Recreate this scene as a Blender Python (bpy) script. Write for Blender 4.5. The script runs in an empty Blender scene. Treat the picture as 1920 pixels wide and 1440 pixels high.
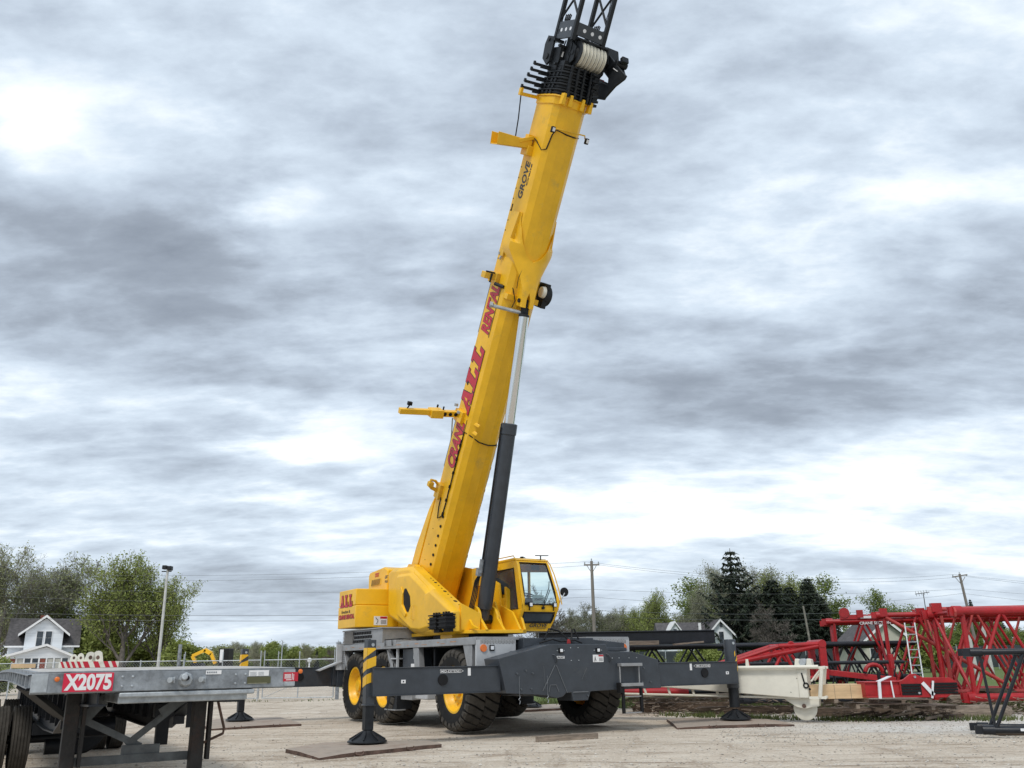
import bpy, bmesh, math, random
import numpy as np
from mathutils import Vector, Matrix, noise
R = math.radians
C = bpy.data.collections.new('place'); bpy.context.scene.collection.children.link(C)
scene = bpy.context.scene
# ------------------------------------------------------------------ camera
F_PX, TILT, ROLL, EYE = 1650.0, math.atan(520/1650.0), R(0.9), 1.62
fwv = Vector((0, math.cos(TILT), math.sin(TILT))); upv = Vector((0, -math.sin(TILT), math.cos(TILT))); rtv = Vector((1, 0, 0))
RV = rtv*math.cos(ROLL) - upv*math.sin(ROLL); UV_ = upv*math.cos(ROLL) + rtv*math.sin(ROLL)
cd = bpy.data.cameras.new('camera'); cam = bpy.data.objects.new('camera', cd); C.objects.link(cam)
cd.sensor_width = 36; cd.lens = 36*F_PX/1920; cd.clip_end = 4000; cd.clip_start = .1
m = Matrix.Identity(4)
for i in range(3): m[i][0] = RV[i]; m[i][1] = UV_[i]; m[i][2] = -fwv[i]
cam.matrix_world = Matrix.Translation((0, 0, EYE)) @ m
scene.camera = cam
# measuring helpers: a sight line from where the photographer stood to a known plane of the place
def ray(px, py): return fwv*F_PX + RV*(px-960) - UV_*(py-720)
def G(px, py, z=0.0):
    d = ray(px, py); s = (z-EYE)/d.z; return Vector((d.x*s, d.y*s, z))
def D(px, py, Y):
    d = ray(px, py); s = Y/d.y; return Vector((d.x*s, Y, EYE+d.z*s))
class Frame:
    def __init__(s, o, ang): s.o = Vector((o[0], o[1], 0)); s.a = ang; s.ex = Vector((math.cos(ang), math.sin(ang), 0)); s.ey = Vector((-math.sin(ang), math.cos(ang), 0))
    def at(s, px, py, u=None, v=None, w=None):
        d = ray(px, py)
        if v is not None: k = (v + s.o.dot(s.ey))/d.dot(s.ey)
        elif u is not None: k = (u + s.o.dot(s.ex))/d.dot(s.ex)
        else: k = (w-EYE)/d.z
        p = d*k; q = p - s.o
        return Vector((q.dot(s.ex), q.dot(s.ey), p.z+EYE))
    def world(s, p): return s.o + s.ex*p[0] + s.ey*p[1] + Vector((0, 0, p[2]))
CR = Frame((-1.229, 25.749), R(31.116))
TR = Frame((-4.68, 8.94), R(31.0))
# ------------------------------------------------------------------ materials
def mat(name, col, rough=.5, metal=0., var=.08, scale=3., bump=0., bscale=40., coat=0., dirt=None, dirt_amt=.0, dscale=1.2, stretch=None, spec=.5):
    m = bpy.data.materials.new(name); m.use_nodes = True; nt = m.node_tree; N = nt.nodes; L = nt.links
    b = N['Principled BSDF']; b.inputs['Roughness'].default_value = rough; b.inputs['Metallic'].default_value = metal
    b.inputs['Coat Weight'].default_value = coat; b.inputs['Coat Roughness'].default_value = .12; b.inputs['Specular IOR Level'].default_value = spec
    tc = N.new('ShaderNodeTexCoord'); src = tc.outputs['Object']
    if stretch:
        mp = N.new('ShaderNodeMapping'); mp.inputs['Scale'].default_value = stretch; L.new(src, mp.inputs[0]); src = mp.outputs[0]
    n = N.new('ShaderNodeTexNoise'); n.inputs['Scale'].default_value = scale; n.inputs['Detail'].default_value = 6; n.inputs['Roughness'].default_value = .65; L.new(src, n.inputs['Vector'])
    mx = N.new('ShaderNodeMix'); mx.data_type = 'RGBA'
    lo = [max(0, c*(1-var*1.6)) for c in col]; hi = [min(1, c*(1+var*1.6)) for c in col]
    mx.inputs[6].default_value = (*lo, 1); mx.inputs[7].default_value = (*hi, 1)
    cr = N.new('ShaderNodeMapRange'); cr.inputs[1].default_value = .3; cr.inputs[2].default_value = .7; L.new(n.outputs[0], cr.inputs[0]); L.new(cr.outputs[0], mx.inputs[0])
    out = mx.outputs[2]
    if dirt:
        n2 = N.new('ShaderNodeTexNoise'); n2.inputs['Scale'].default_value = dscale; n2.inputs['Detail'].default_value = 9; n2.inputs['Roughness'].default_value = .72; L.new(src, n2.inputs['Vector'])
        r2 = N.new('ShaderNodeMapRange'); r2.inputs[1].default_value = .62-.25*dirt_amt; r2.inputs[2].default_value = .74-.1*dirt_amt; r2.inputs[4].default_value = min(1, .45+dirt_amt*.5); L.new(n2.outputs[0], r2.inputs[0])
        m2 = N.new('ShaderNodeMix'); m2.data_type = 'RGBA'; L.new(r2.outputs[0], m2.inputs[0]); L.new(out, m2.inputs[6]); m2.inputs[7].default_value = (*dirt, 1); out = m2.outputs[2]
    L.new(out, b.inputs['Base Color'])
    if bump:
        n3 = N.new('ShaderNodeTexNoise'); n3.inputs['Scale'].default_value = bscale; n3.inputs['Detail'].default_value = 5; L.new(src, n3.inputs['Vector'])
        bp = N.new('ShaderNodeBump'); bp.inputs['Strength'].default_value = bump; bp.inputs['Distance'].default_value = .02; L.new(n3.outputs[0], bp.inputs['Height']); L.new(bp.outputs[0], b.inputs['Normal'])
    return m
YEL = mat('yellow_paint', (.84, .468, .010), .42, 0, .07, 1.4, .03, 60, coat=.1, dirt=(.52, .34, .06), dirt_amt=.22, dscale=2.2)
DYEL = mat('yellow_paint_worn', (.72, .42, .03), .5, 0, .1, 4, .05, 60)
GREY = mat('charcoal_paint', (.036, .043, .053), .45, 0, .14, 2.5, .05, 50, coat=.1, dirt=(.085, .085, .082), dirt_amt=.12)
DGREY = mat('dark_steel', (.011, .013, .016), .5, 0, .25, 6, .1, 60, dirt=(.04, .038, .036), dirt_amt=.1, spec=.35)
BLACK = mat('black_rubber', (.008, .008, .009), .65, 0, .2, 8, spec=.3)
TYRE = mat('tyre_rubber', (.062, .056, .048), .82, 0, .18, 7, .15, 40, dirt=(.10, .088, .072), dirt_amt=.3, dscale=3, spec=.25)
TYRESIDE = mat('tyre_dark_rubber', (.012, .012, .012), .75, 0, .2, 7, .1, 40, dirt=(.045, .042, .038), dirt_amt=.12, dscale=3, spec=.25)
ALU = mat('grey_aluminium', (.33, .335, .34), .45, .45, .12, 5, .05, 70, dirt=(.16, .14, .12), dirt_amt=.25, dscale=2.5)
WHITEG = mat('light_grey_paint', (.46, .47, .48), .45, 0, .07, 3, .03, 60, dirt=(.28, .26, .24), dirt_amt=.1)
LOUVER = mat('brown_grey_louvre', (.2, .185, .17), .55, .2, .15, 8)
GALV = mat('galvanised_steel', (.25, .27, .29), .55, .35, .3, 6, .12, 35, dirt=(.13, .14, .145), dirt_amt=.4, dscale=5)
GALV2 = mat('pale_galvanised_steel', (.40, .43, .45), .5, .3, .18, 7, .1, 35, dirt=(.14, .15, .16), dirt_amt=.3, dscale=4)
CHROME = mat('chrome', (.72, .73, .74), .16, 1., .02, 2)
RUST = mat('rusty_steel', (.12, .075, .058), .85, .1, .35, 5, .4, 25, dirt=(.07, .035, .025), dirt_amt=.4, dscale=4)
PLATE = mat('dusty_steel_plate', (.36, .30, .245), .85, 0, .16, 2, .25, 25, dirt=(.15, .085, .06), dirt_amt=.5, dscale=2)
RED = mat('red_paint', (.36, .008, .012), .45, 0, .16, 3, .08, 40, coat=.05, dirt=(.30, .03, .028), dirt_amt=.4, dscale=2)
PRED = mat('faded_red_paint', (.42, .045, .04), .5, 0, .16, 3, .08, 40, dirt=(.5, .13, .10), dirt_amt=.4, dscale=2)
BLK = mat('black_paint', (.010, .012, .017), .42, 0, .25, 4, .1, 40, dirt=(.035, .038, .045), dirt_amt=.2, spec=.4)
CREAM = mat('cream_paint', (.70, .675, .585), .5, 0, .05, 2.5, .06, 40, dirt=(.34, .28, .2), dirt_amt=.05, dscale=2.2)
LRED = mat('lettering_red', (.50, .012, .03), .45, 0, .03, 3)
LBLK = mat('lettering_black', (.03, .028, .03), .5, 0, .05, 3)
LWHT = mat('lettering_white', (.78, .78, .78), .5, 0, .04, 3)
ORANGE = mat('amber_lens', (.75, .16, .01), .25, 0, .05, 3, coat=.5)
LENS = mat('lamp_lens', (.75, .76, .78), .15, 0, .03, 3, coat=.5)
TIMBER = mat('weathered_timber', (.10, .07, .048), .95, 0, .5, 5, 1., 14, dirt=(.025, .018, .013), dirt_amt=.7, dscale=2, stretch=(.35, 3, 3))
GTIMBER = mat('grey_timber', (.26, .21, .165), .95, 0, .35, 5, .8, 14, dirt=(.09, .065, .05), dirt_amt=.5, dscale=2, stretch=(.35, 3, 3))
PLY = mat('fresh_plywood', (.60, .42, .24), .75, 0, .12, 3, .1, 20, stretch=(.5, 3, 3))
DECK = mat('weathered_deck_boards', (.46, .44, .41), .8, 0, .14, 3, .2, 20, dirt=(.25, .21, .18), dirt_amt=.35, stretch=(3, .3, 1))
SIDING = mat('white_siding', (.70, .73, .76), .7, 0, .09, 3, stretch=(.02, .02, 1.6))
BEIGE = mat('beige_siding', (.50, .49, .41), .75, 0, .06, 2)
SHINGLE = mat('grey_shingle', (.085, .08, .082), .9, 0, .25, 3, .3, 12, dirt=(.15, .14, .14), dirt_amt=.3)
BRICK = mat('brick_red', (.23, .07, .05), .9, 0, .25, 6)
WINDK = mat('dark_window', (.04, .05, .06), .12, 0, .3, 1.5)
CURTAIN = mat('window_blind', (.42, .42, .38), .6, 0, .15, 2)
CONCW = mat('white_wood_pole', (.50, .50, .48), .75, 0, .12, 3)
WOODPOLE = mat('grey_wood_pole', (.21, .185, .165), .9, 0, .2, 4, stretch=(4, 4, .4))
WIRE = mat('wire', (.12, .125, .13), .6, 0, .05, 3)
FABW = mat('white_wrap', (.72, .74, .76), .55, 0, .06, 6, .1, 20)
SCREEN = mat('dark_screen_fabric', (.035, .045, .05), .8, 0, .3, .6)
LIMB = mat('bark', (.12, .105, .09), .95, 0, .3, 2)
PBARK = mat('pale_bark', (.20, .185, .16), .95, 0, .3, 2)
def leafmat(name, c1, c2, tr=.35):
    m = bpy.data.materials.new(name); m.use_nodes = True; nt = m.node_tree; N = nt.nodes; L = nt.links; b = N['Principled BSDF']
    g = N.new('ShaderNodeNewGeometry'); mx = N.new('ShaderNodeMix'); mx.data_type = 'RGBA'; mx.inputs[6].default_value = (*c1, 1); mx.inputs[7].default_value = (*c2, 1)
    L.new(g.outputs['Random Per Island'], mx.inputs[0]); L.new(mx.outputs[2], b.inputs['Base Color']); b.inputs['Roughness'].default_value = .7
    t = N.new('ShaderNodeBsdfTranslucent'); L.new(mx.outputs[2], t.inputs[0]); ms = N.new('ShaderNodeMixShader'); ms.inputs[0].default_value = tr
    L.new(b.outputs[0], ms.inputs[1]); L.new(t.outputs[0], ms.inputs[2]); L.new(ms.outputs[0], N['Material Output'].inputs[0])
    return m
LEAF_OLIVE = leafmat('leaf_olive', (.17, .21, .045), (.36, .41, .12))
LEAF_GREEN = leafmat('leaf_green', (.11, .16, .035), (.27, .33, .08))
LEAF_BROWN = leafmat('leaf_bud_brown', (.22, .25, .11), (.40, .42, .23))
LEAF_PALE = leafmat('leaf_pale', (.16, .18, .09), (.27, .28, .17))
LEAF_SILVER = leafmat('leaf_silver', (.22, .23, .14), (.38, .39, .27))
NEEDLE = leafmat('needle_dark', (.010, .018, .011), (.034, .048, .024), .1)
GRASSM = leafmat('grass_blade', (.07, .10, .03), (.16, .18, .06))
def glass(name, tint, amt):
    m = bpy.data.materials.new(name); m.use_nodes = True; nt = m.node_tree; N = nt.nodes; L = nt.links; N.remove(N['Principled BSDF'])
    t = N.new('ShaderNodeBsdfTransparent'); t.inputs[0].default_value = (*tint, 1); g = N.new('ShaderNodeBsdfGlossy'); g.inputs['Roughness'].default_value = .03; g.inputs[0].default_value = (.9, .95, 1, 1)
    f = N.new('ShaderNodeFresnel'); f.inputs[0].default_value = 1.5; ad = N.new('ShaderNodeMath'); ad.operation = 'ADD'; ad.inputs[1].default_value = amt; ad.use_clamp = True; L.new(f.outputs[0], ad.inputs[0])
    ms = N.new('ShaderNodeMixShader'); L.new(ad.outputs[0], ms.inputs[0]); L.new(t.outputs[0], ms.inputs[1]); L.new(g.outputs[0], ms.inputs[2]); L.new(ms.outputs[0], N['Material Output'].inputs[0])
    return m
GLASS = glass('cab_glass', (.72, .86, .84), .08)
GLASSD = glass('dark_cab_glass', (.06, .07, .06), .05)
# ------------------------------------------------------------------ mesh builder
class MB:
    def __init__(s): s.v = []; s.f = []; s.mi = []; s.T = None
    def add(s, vs, fs, mi=0):
        n = len(s.v)
        s.v.extend([tuple(s.T(p)) if s.T else tuple(p) for p in vs]); s.f.extend([tuple(i+n for i in f) for f in fs]); s.mi.extend([mi]*len(fs)); return s
    def box(s, a, b, mi=0):
        x0, y0, z0 = a; x1, y1, z1 = b
        return s.add([(x0,y0,z0),(x1,y0,z0),(x1,y1,z0),(x0,y1,z0),(x0,y0,z1),(x1,y0,z1),(x1,y1,z1),(x0,y1,z1)], [(0,3,2,1),(4,5,6,7),(0,1,5,4),(1,2,6,5),(2,3,7,6),(3,0,4,7)], mi)
    def beam(s, p, q, w, h, up=(0,0,1), mi=0):
        p = Vector(p); q = Vector(q); d = (q-p).normalized(); u = Vector(up); x = d.cross(u)
        if x.length < 1e-4: x = d.cross(Vector((0,1,0)))
        x.normalize(); y = x.cross(d).normalized(); vs = []
        for c in (p, q):
            for a, b in ((-1,-1),(1,-1),(1,1),(-1,1)): vs.append(c + x*(a*w/2) + y*(b*h/2))
        return s.add(vs, [(3,2,1,0),(4,5,6,7),(0,1,5,4),(1,2,6,5),(2,3,7,6),(3,0,4,7)], mi)
    def tube(s, p, q, r, r2=None, n=10, cap=True, mi=0):
        p = Vector(p); q = Vector(q); r2 = r if r2 is None else r2; d = (q-p).normalized()
        x = d.cross(Vector((0,0,1)));
        if x.length < 1e-3: x = d.cross(Vector((0,1,0)))
        x.normalize(); y = d.cross(x); vs = []
        for c, rr in ((p, r), (q, r2)):
            for i in range(n):
                a = 2*math.pi*i/n; vs.append(c + x*(math.cos(a)*rr) + y*(math.sin(a)*rr))
        fs = [(i, (i+1)%n, n+(i+1)%n, n+i) for i in range(n)]
        if cap: fs += [tuple(range(n))[::-1], tuple(range(n, 2*n))]
        return s.add(vs, fs, mi)
    def path(s, pts, r, n=6, mi=0, closed=False):
        pts = [Vector(p) for p in pts]; m = len(pts); vs = []
        px = None
        for i, p in enumerate(pts):
            a = pts[(i-1) % m] if (closed or i > 0) else p; b = pts[(i+1) % m] if (closed or i < m-1) else p
            d = (b-a).normalized()
            x = d.cross(Vector((0,0,1))) if px is None else px - d*px.dot(d)
            if x.length < 1e-3: x = d.cross(Vector((0,1,0)))
            x.normalize(); px = x; y = d.cross(x)
            for k in range(n):
                t = 2*math.pi*k/n; vs.append(p + x*(math.cos(t)*r) + y*(math.sin(t)*r))
        fs = []
        for i in range(m if closed else m-1):
            j = (i+1) % m
            for k in range(n): fs.append((i*n+k, i*n+(k+1)%n, j*n+(k+1)%n, j*n+k))
        if not closed: fs += [tuple(range(n))[::-1], tuple(range((m-1)*n, m*n))]
        return s.add(vs, fs, mi)
    def prism(s, poly, f, a, b, mi=0):          # poly of 2-d points, f(x, y, t) -> 3-d
        n = len(poly); vs = [f(x, y, a) for x, y in poly] + [f(x, y, b) for x, y in poly]
        return s.add(vs, [tuple(range(n))[::-1], tuple(range(n, 2*n))] + [(i, (i+1)%n, n+(i+1)%n, n+i) for i in range(n)], mi)
    def lathe(s, prof, c, ax, n=24, mi=0, cap=True):  # prof: (along axis, radius)
        c = Vector(c); ax = Vector(ax).normalized(); x = ax.cross(Vector((0,0,1)))
        if x.length < 1e-3: x = ax.cross(Vector((0,1,0)))
        x.normalize(); y = ax.cross(x); vs = []
        for t, r in prof:
            for i in range(n):
                a = 2*math.pi*i/n; vs.append(c + ax*t + x*(math.cos(a)*r) + y*(math.sin(a)*r))
        m = len(prof); fs = [(j*n+i, j*n+(i+1)%n, (j+1)*n+(i+1)%n, (j+1)*n+i) for j in range(m-1) for i in range(n)]
        if cap: fs += [tuple(range(n))[::-1], tuple(range((m-1)*n, m*n))]
        return s.add(vs, fs, mi)
    def ball(s, c, r, n=8, mi=0, sc=(1,1,1)):
        c = Vector(c); m = max(3, n//2); vs = []; fs = []
        for j in range(m+1):
            t = math.pi*j/m
            for i in range(n):
                a = 2*math.pi*i/n; vs.append(c + Vector((math.sin(t)*math.cos(a)*sc[0], math.sin(t)*math.sin(a)*sc[1], math.cos(t)*sc[2]))*r)
        fs = [(j*n+i, (j+1)*n+i, (j+1)*n+(i+1)%n, j*n+(i+1)%n) for j in range(m) for i in range(n)]
        return s.add(vs, fs, mi)
    def mesh(s, name, mats, ang=35, fix=True):
        me = bpy.data.meshes.new(name); me.from_pydata(s.v, [], s.f)
        for mm in (mats if isinstance(mats, (list, tuple)) else [mats]): me.materials.append(mm)
        me.polygons.foreach_set('material_index', s.mi)
        if fix:
            bm = bmesh.new(); bm.from_mesh(me); bmesh.ops.recalc_face_normals(bm, faces=bm.faces); bm.to_mesh(me); bm.free()
        if ang:
            me.shade_smooth()
            try: me.set_sharp_from_angle(angle=R(ang))
            except Exception: pass
        me.update(); return me
    def build(s, name, mats, parent=None, bevel=0, ang=35, fix=True):
        me = s.mesh(name, mats, ang, fix); o = bpy.data.objects.new(name, me); C.objects.link(o)
        if parent is not None: o.parent = parent
        if bevel:
            b = o.modifiers.new('bevel', 'BEVEL'); b.width = bevel; b.segments = 2; b.limit_method = 'ANGLE'; b.angle_limit = R(40); b.harden_normals = False
        return o
def tag(o, label=None, cat=None, group=None, kind=None):
    if label: o['label'] = label
    if cat: o['category'] = cat
    if group: o['group'] = group
    if kind: o['kind'] = kind
    return o
def thing(name, label, cat, loc=(0,0,0), rz=0, group=None):
    o = bpy.data.objects.new(name, None); C.objects.link(o); o.location = loc; o.rotation_euler = (0, 0, rz); o.empty_display_size = .3
    return tag(o, label, cat, group)
def copy_thing(o, loc, rz=0, sc=None, label=None, parent=None):
    c = o.copy(); C.objects.link(c); c.parent = parent
    if parent is None:
        c.location = loc; c.rotation_euler = (0, 0, rz)
        if sc: c.scale = (sc, sc, sc) if not isinstance(sc, tuple) else sc
        if label: c['label'] = label
    for ch in o.children: copy_thing(ch, None, parent=c)
    return c
def text(body, size, M, mt, parent, off=0., shear=0., sx=1., name='lettering', align='LEFT', depth=.002, space=1.):
    cu = bpy.data.curves.new(name, 'FONT'); cu.body = body; cu.size = size; cu.offset = off; cu.shear = shear; cu.extrude = depth; cu.align_x = align; cu.resolution_u = 3; cu.space_character = space
    t = bpy.data.objects.new(name, cu); C.objects.link(t); bpy.context.view_layer.update()
    me = bpy.data.meshes.new_from_object(t.evaluated_get(bpy.context.evaluated_depsgraph_get())); bpy.data.objects.remove(t)
    me.transform(M @ Matrix.Diagonal((sx, 1, 1, 1))); me.materials.clear(); me.materials.append(mt)
    o = bpy.data.objects.new(name, me); C.objects.link(o); o.parent = parent; return o
def face_M(o, x, y):   # matrix whose local x, y run along x, y
    x = Vector(x).normalized(); y = Vector(y); y = (y - x*y.dot(x)).normalized(); z = x.cross(y)
    M = Matrix.Identity(4)
    for i in range(3): M[i][0] = x[i]; M[i][1] = y[i]; M[i][2] = z[i]; M[i][3] = o[i]
    return M
# ================================================================== CRANE
RUSTM = mat('orange_rub_mark', (.42,.22,.12), .7, 0, .3, 9)
crane = thing('rough_terrain_crane', 'tall yellow and charcoal mobile crane on outriggers with its boom raised', 'crane', (CR.o.x, CR.o.y, 0), CR.a)
K = CR.at
def P(*a, **k): return K(*a, **k)
UO = 2.2
# --- front outrigger box
fb = MB()
outl = [(-2.11,1.68),(-.75,1.98),(.83,1.98),(.9,1.81),(1.62,1.8),(2.4,1.61),(2.45,.95),(1.24,.95),(.34,.93),(.26,.74),(-.16,.74),(-.2,.92),(-.33,.92),(-.44,.84),(-.58,.81),(-.74,.84),(-.9,.88),(-1.29,.91),(-1.93,.95)]
fb.prism(outl, lambda x, y, t: (x, t, y), -5.12, -4.45)
fbo = fb.build('front_outrigger_box', GREY, crane, bevel=.012)
d = MB()
d.beam((-.98,-5.13,.98), (-.64,-5.13,1.52), .012, .012); d.beam((-.32,-5.13,.92), (-.6,-5.13,1.52), .012, .012)
d.beam((-.62,-5.13,1.1),(-.78,-5.13,1.1),.012,.012); d.beam((-.78,-5.13,1.1),(-.82,-5.13,.95),.012,.012); d.beam((-.62,-5.13,1.1),(-.55,-5.13,.95),.012,.012)
d.beam((-.16,-5.13,.93),(.26,-5.13,.93),.02,.02); d.beam((-.9,-5.125,1.0),(-.94,-5.125,1.5),.006,.006)
d.beam((.1,-5.125,1.2),(.25,-5.125,1.45),.006,.006)
d.build('weld_seam', mat('weld', (.13,.14,.15), .5), fbo)
bo = MB()
for x, z in ((-1.65,1.36),(-1.42,1.42),(-1.24,1.36),(-1.55,1.03),(-1.28,1.03),(1.93,1.42),(1.85,1.1),(2.12,1.1),(.25,.84)): bo.tube((x,-5.11,z),(x,-5.15,z),.026,.022,8)
bo.build('bolt', mat('grey_bolt', (.07,.08,.09), .5), fbo)
for x in (-.2,.02,.02,-.2,): pass
st = MB()
for x, z in ((-.19,1.9),(.02,1.9),(-.18,1.62),(.03,1.62),(1.0,1.66),(1.2,1.66),(1.5,1.66),(1.73,1.66),(-.56,1.84),(-.37,1.84),(.48,1.84),(.69,1.84)): st.tube((x,-5.12,z),(x,-5.135,z),.012,.012,6)
st.build('rivet', GALV2, fbo)
for x in (-.465, .585):
    q = MB(); q.box((x-.055,-5.16,1.785),(x+.055,-5.115,1.895)); h = q.build('marker_lamp', BLACK, crane, bevel=.01)
    q = MB(); q.box((x-.035,-5.175,1.805),(x+.035,-5.155,1.875)); q.build('lens', LENS, h, bevel=.008)
q = MB(); q.box((-.575,-5.126,1.665),(-.365,-5.118,1.72)); s = q.build('front_sticker', LWHT, crane)
text('FRONT', .05, face_M((-.56,-5.128,1.675),(1,0,0),(0,0,1)), LBLK, s, .001, sx=1.1)
q = MB(); q.box((.44,-5.126,1.575),(.74,-5.118,1.74)); s = q.build('warning_sticker', LWHT, crane)
q = MB(); q.box((.6,-5.129,1.7),(.735,-5.125,1.735),0); [q.box((.61,-5.129,1.6+i*.028),(.72,-5.125,1.61+i*.028),1) for i in range(3)]
q.beam((.48,-5.128,1.59),(.5,-5.128,1.7),.02,.006,mi=1); q.beam((.5,-5.128,1.66),(.53,-5.128,1.6),.015,.006,mi=1); q.build('print', [LRED, LBLK], s)
# hose loops on the box
for x in (-.66, .86):
    q = MB(); q.path([(x-.03,-5.1,1.76),(x,-5.16,1.74),(x+.04,-5.18,1.68),(x+.06,-5.17,1.62),(x+.05,-5.12,1.57)],.016,6); q.build('hose', GREY, crane)
for x in (-1.6,-.86):
    q = MB(); q.tube((x,-5.14,1.3),(x,-5.14,.9),.0035,n=5); q.path([(x,-5.14,.9),(x+.02,-5.14,.86),(x-.02,-5.14,.82),(x+.02,-5.14,.78),(x,-5.14,.72)],.010,5); q.build('chain_pin', GALV, crane)
# --- beams, jacks, floats
def outrigger(u0, u1, v, right, vis=True):
    sgn = 1 if u1 > u0 else -1
    z0, z1 = 1.0, 1.52
    q = MB(); a, b = (u0, u1)
    q.prism([(a,z0),(b,z0),(b,z1),(a,z1)], lambda x, y, t: (x, t, y), v-.21, v+.21)
    q.box((min(a,b),v-.235,z0-.02),(max(a,b),v+.235,z0)); q.box((min(a,b),v-.235,z1),(max(a,b),v+.235,z1+.018))
    beam = q.build('outrigger_beam', GREY, crane, bevel=.006)
    hx = u1 - sgn*(1.85 if sgn < 0 else 1.35) - (0 if sgn<0 else 0)
    hx = -3.42 if sgn < 0 else 3.98
    q = MB(); q.tube((hx,v-.213,1.27),(hx,v-.235,1.27),.115,.115,20); q.build('lightening_hole', BLACK, beam)
    lx = hx-.06 if sgn < 0 else hx-.28
    if v < 0:
        q = MB(); q.box((lx,v-.216,1.405),(lx+.52,v-.212,1.475)); lab = q.build('extend_label', LBLK, beam)
        q = MB()
        for y in (1.405, 1.471): q.box((lx,v-.22,y),(lx+.48,v-.217,y+.006))
        if sgn < 0: q.beam((lx+.48,v-.219,1.474),(lx+.55,v-.219,1.44),.004,.006); q.beam((lx+.48,v-.219,1.408),(lx+.55,v-.219,1.44),.004,.006); q.box((lx-.006,v-.22,1.405),(lx,v-.217,1.477))
        else: q.beam((lx,v-.219,1.474),(lx-.07,v-.219,1.44),.004,.006); q.beam((lx,v-.219,1.408),(lx-.07,v-.219,1.44),.004,.006); q.box((lx+.48,v-.22,1.405),(lx+.486,v-.217,1.477))
        q.build('outline', LWHT, lab)
        text('MID-EXTEND', .07, face_M((lx+.015,v-.2185,1.414),(1,0,0),(0,0,1)), LWHT, lab, .0003, sx=1.08, space=1.05)
        sx_ = lx+.66 if sgn < 0 else lx-.2
        q = MB(); q.box((sx_,v-.217,1.34),(sx_+.07,v-.212,1.5)); q.build('sight_mark', LWHT, beam)
        sx_ = u1+.62 if sgn < 0 else u1-.42
        q = MB(); q.box((sx_,v-.217,1.22),(sx_+.1,v-.212,1.29)); q.box((sx_+.035,v-.219,1.24),(sx_+.065,v-.215,1.27),1); q.build('sticker', [LWHT, LBLK], beam)
    # jack: housing, piston tube, float
    J = u1; hw = .098
    q = MB()
    if v < 0 and sgn > 0: q.lathe([(0,.152),(.02,.158),(1.2,.158),(1.22,.152)], (J,v,.87), (0,0,1), 24)
    else: q.box((J-hw,v-hw,.82),(J+hw,v+hw,2.09)); q.box((J-hw-.02,v-hw-.02,.8),(J+hw+.02,v+hw+.02,.83))
    jack = q.build('outrigger_jack', GREY, crane, bevel=.012)
    q = MB(); q.tube((J+.02*(-sgn),v-hw if sgn<0 else v-.15,1.99),(J+.02*(-sgn),v-hw-.012 if sgn<0 else v-.17,1.99),.035,.035,12); q.build('cap_disc', GALV2, jack)
    q = MB(); e = .004
    for k in range(4):
        y0 = v-hw-e; zb = 1.70
        if sgn < 0:
            if k == 3: continue
            zt_, zl = ((1.93,1.77),(1.70,1.51),(1.41,1.22))[k]; rs = .07
            pts = [(J-hw,zl),(J+hw,zl+rs),(J+hw,min(zt_+rs,1.93)),(J-hw,zt_)] if k else [(J-hw,zl),(J+hw*.95,1.90),(J+hw*.7,1.93),(J-hw,1.93)]
            q.prism(pts, lambda x, y, t: (x, t, y), y0, y0-.003)
            q.prism([(-hw,zl-rs),(hw,zl),(hw,zt_),(-hw,zt_-rs if k else 1.93)], lambda x, y, t: (t, v-x, y), J-hw-.002, J-hw-.005)
        else:
            for sg in range(8):   # wraps round the cylinder
                a0 = -math.pi/2 + sg*.2 - .1; a1 = a0+.2
                if v < 0 and k < 3:
                    r = .162; f0 = .05*sg; vs = [(J+r*math.cos(a0), v+r*math.sin(a0), 1.5+.24*(1-k)+f0-.1), (J+r*math.cos(a1), v+r*math.sin(a1), 1.5+.24*(1-k)+f0-.05), (J+r*math.cos(a1), v+r*math.sin(a1), 1.5+.24*(1-k)+f0+.07), (J+r*math.cos(a0), v+r*math.sin(a0), 1.5+.24*(1-k)+f0+.02)]
                    if vs[2][2] < 1.85: q.add(vs, [(0,1,2,3)])
    if q.v: q.build('hazard_stripe', YEL, jack)
    q = MB()
    if v < 0 and sgn > 0: q.lathe([(.0,.13),(.0,.135),(.47,.135)], (J,v,.4), (0,0,1), 20); 
    else: q.box((J-.09,v-.09,.34),(J+.09,v+.09,.86))
    q.build('piston_tube', DGREY, jack, bevel=.01)
    q = MB(); q.tube((J,v,.28),(J,v,.36),.07,.08,14); q.lathe([(0,.40),(.02,.40),(.035,.38),(.12,.2),(.2,.12),(.22,.1)], (J,v,.115), (0,0,1), 28)
    for k in range(8):
        a = k*math.pi/4+.2; q.beam((J+.1*math.cos(a),v+.1*math.sin(a),.30),(J+.36*math.cos(a),v+.36*math.sin(a),.155),.02,.06)
    q.build('float', DGREY, jack)
    return beam
outrigger(-2.0, -5.0, -4.8, False)
outrigger(2.2, 5.13, -4.8, True)
outrigger(-1.9, -5.07, 4.8, False)
outrigger(1.9, 4.88, 4.8, True)
q = MB(); q.box((-2.3,4.45,.95),(2.3,5.15,1.6)); q.box((-2.42,4.5,1.0),(-2.3,5.1,1.56)); q.build('rear_outrigger_box', GREY, crane, bevel=.015)
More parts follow.
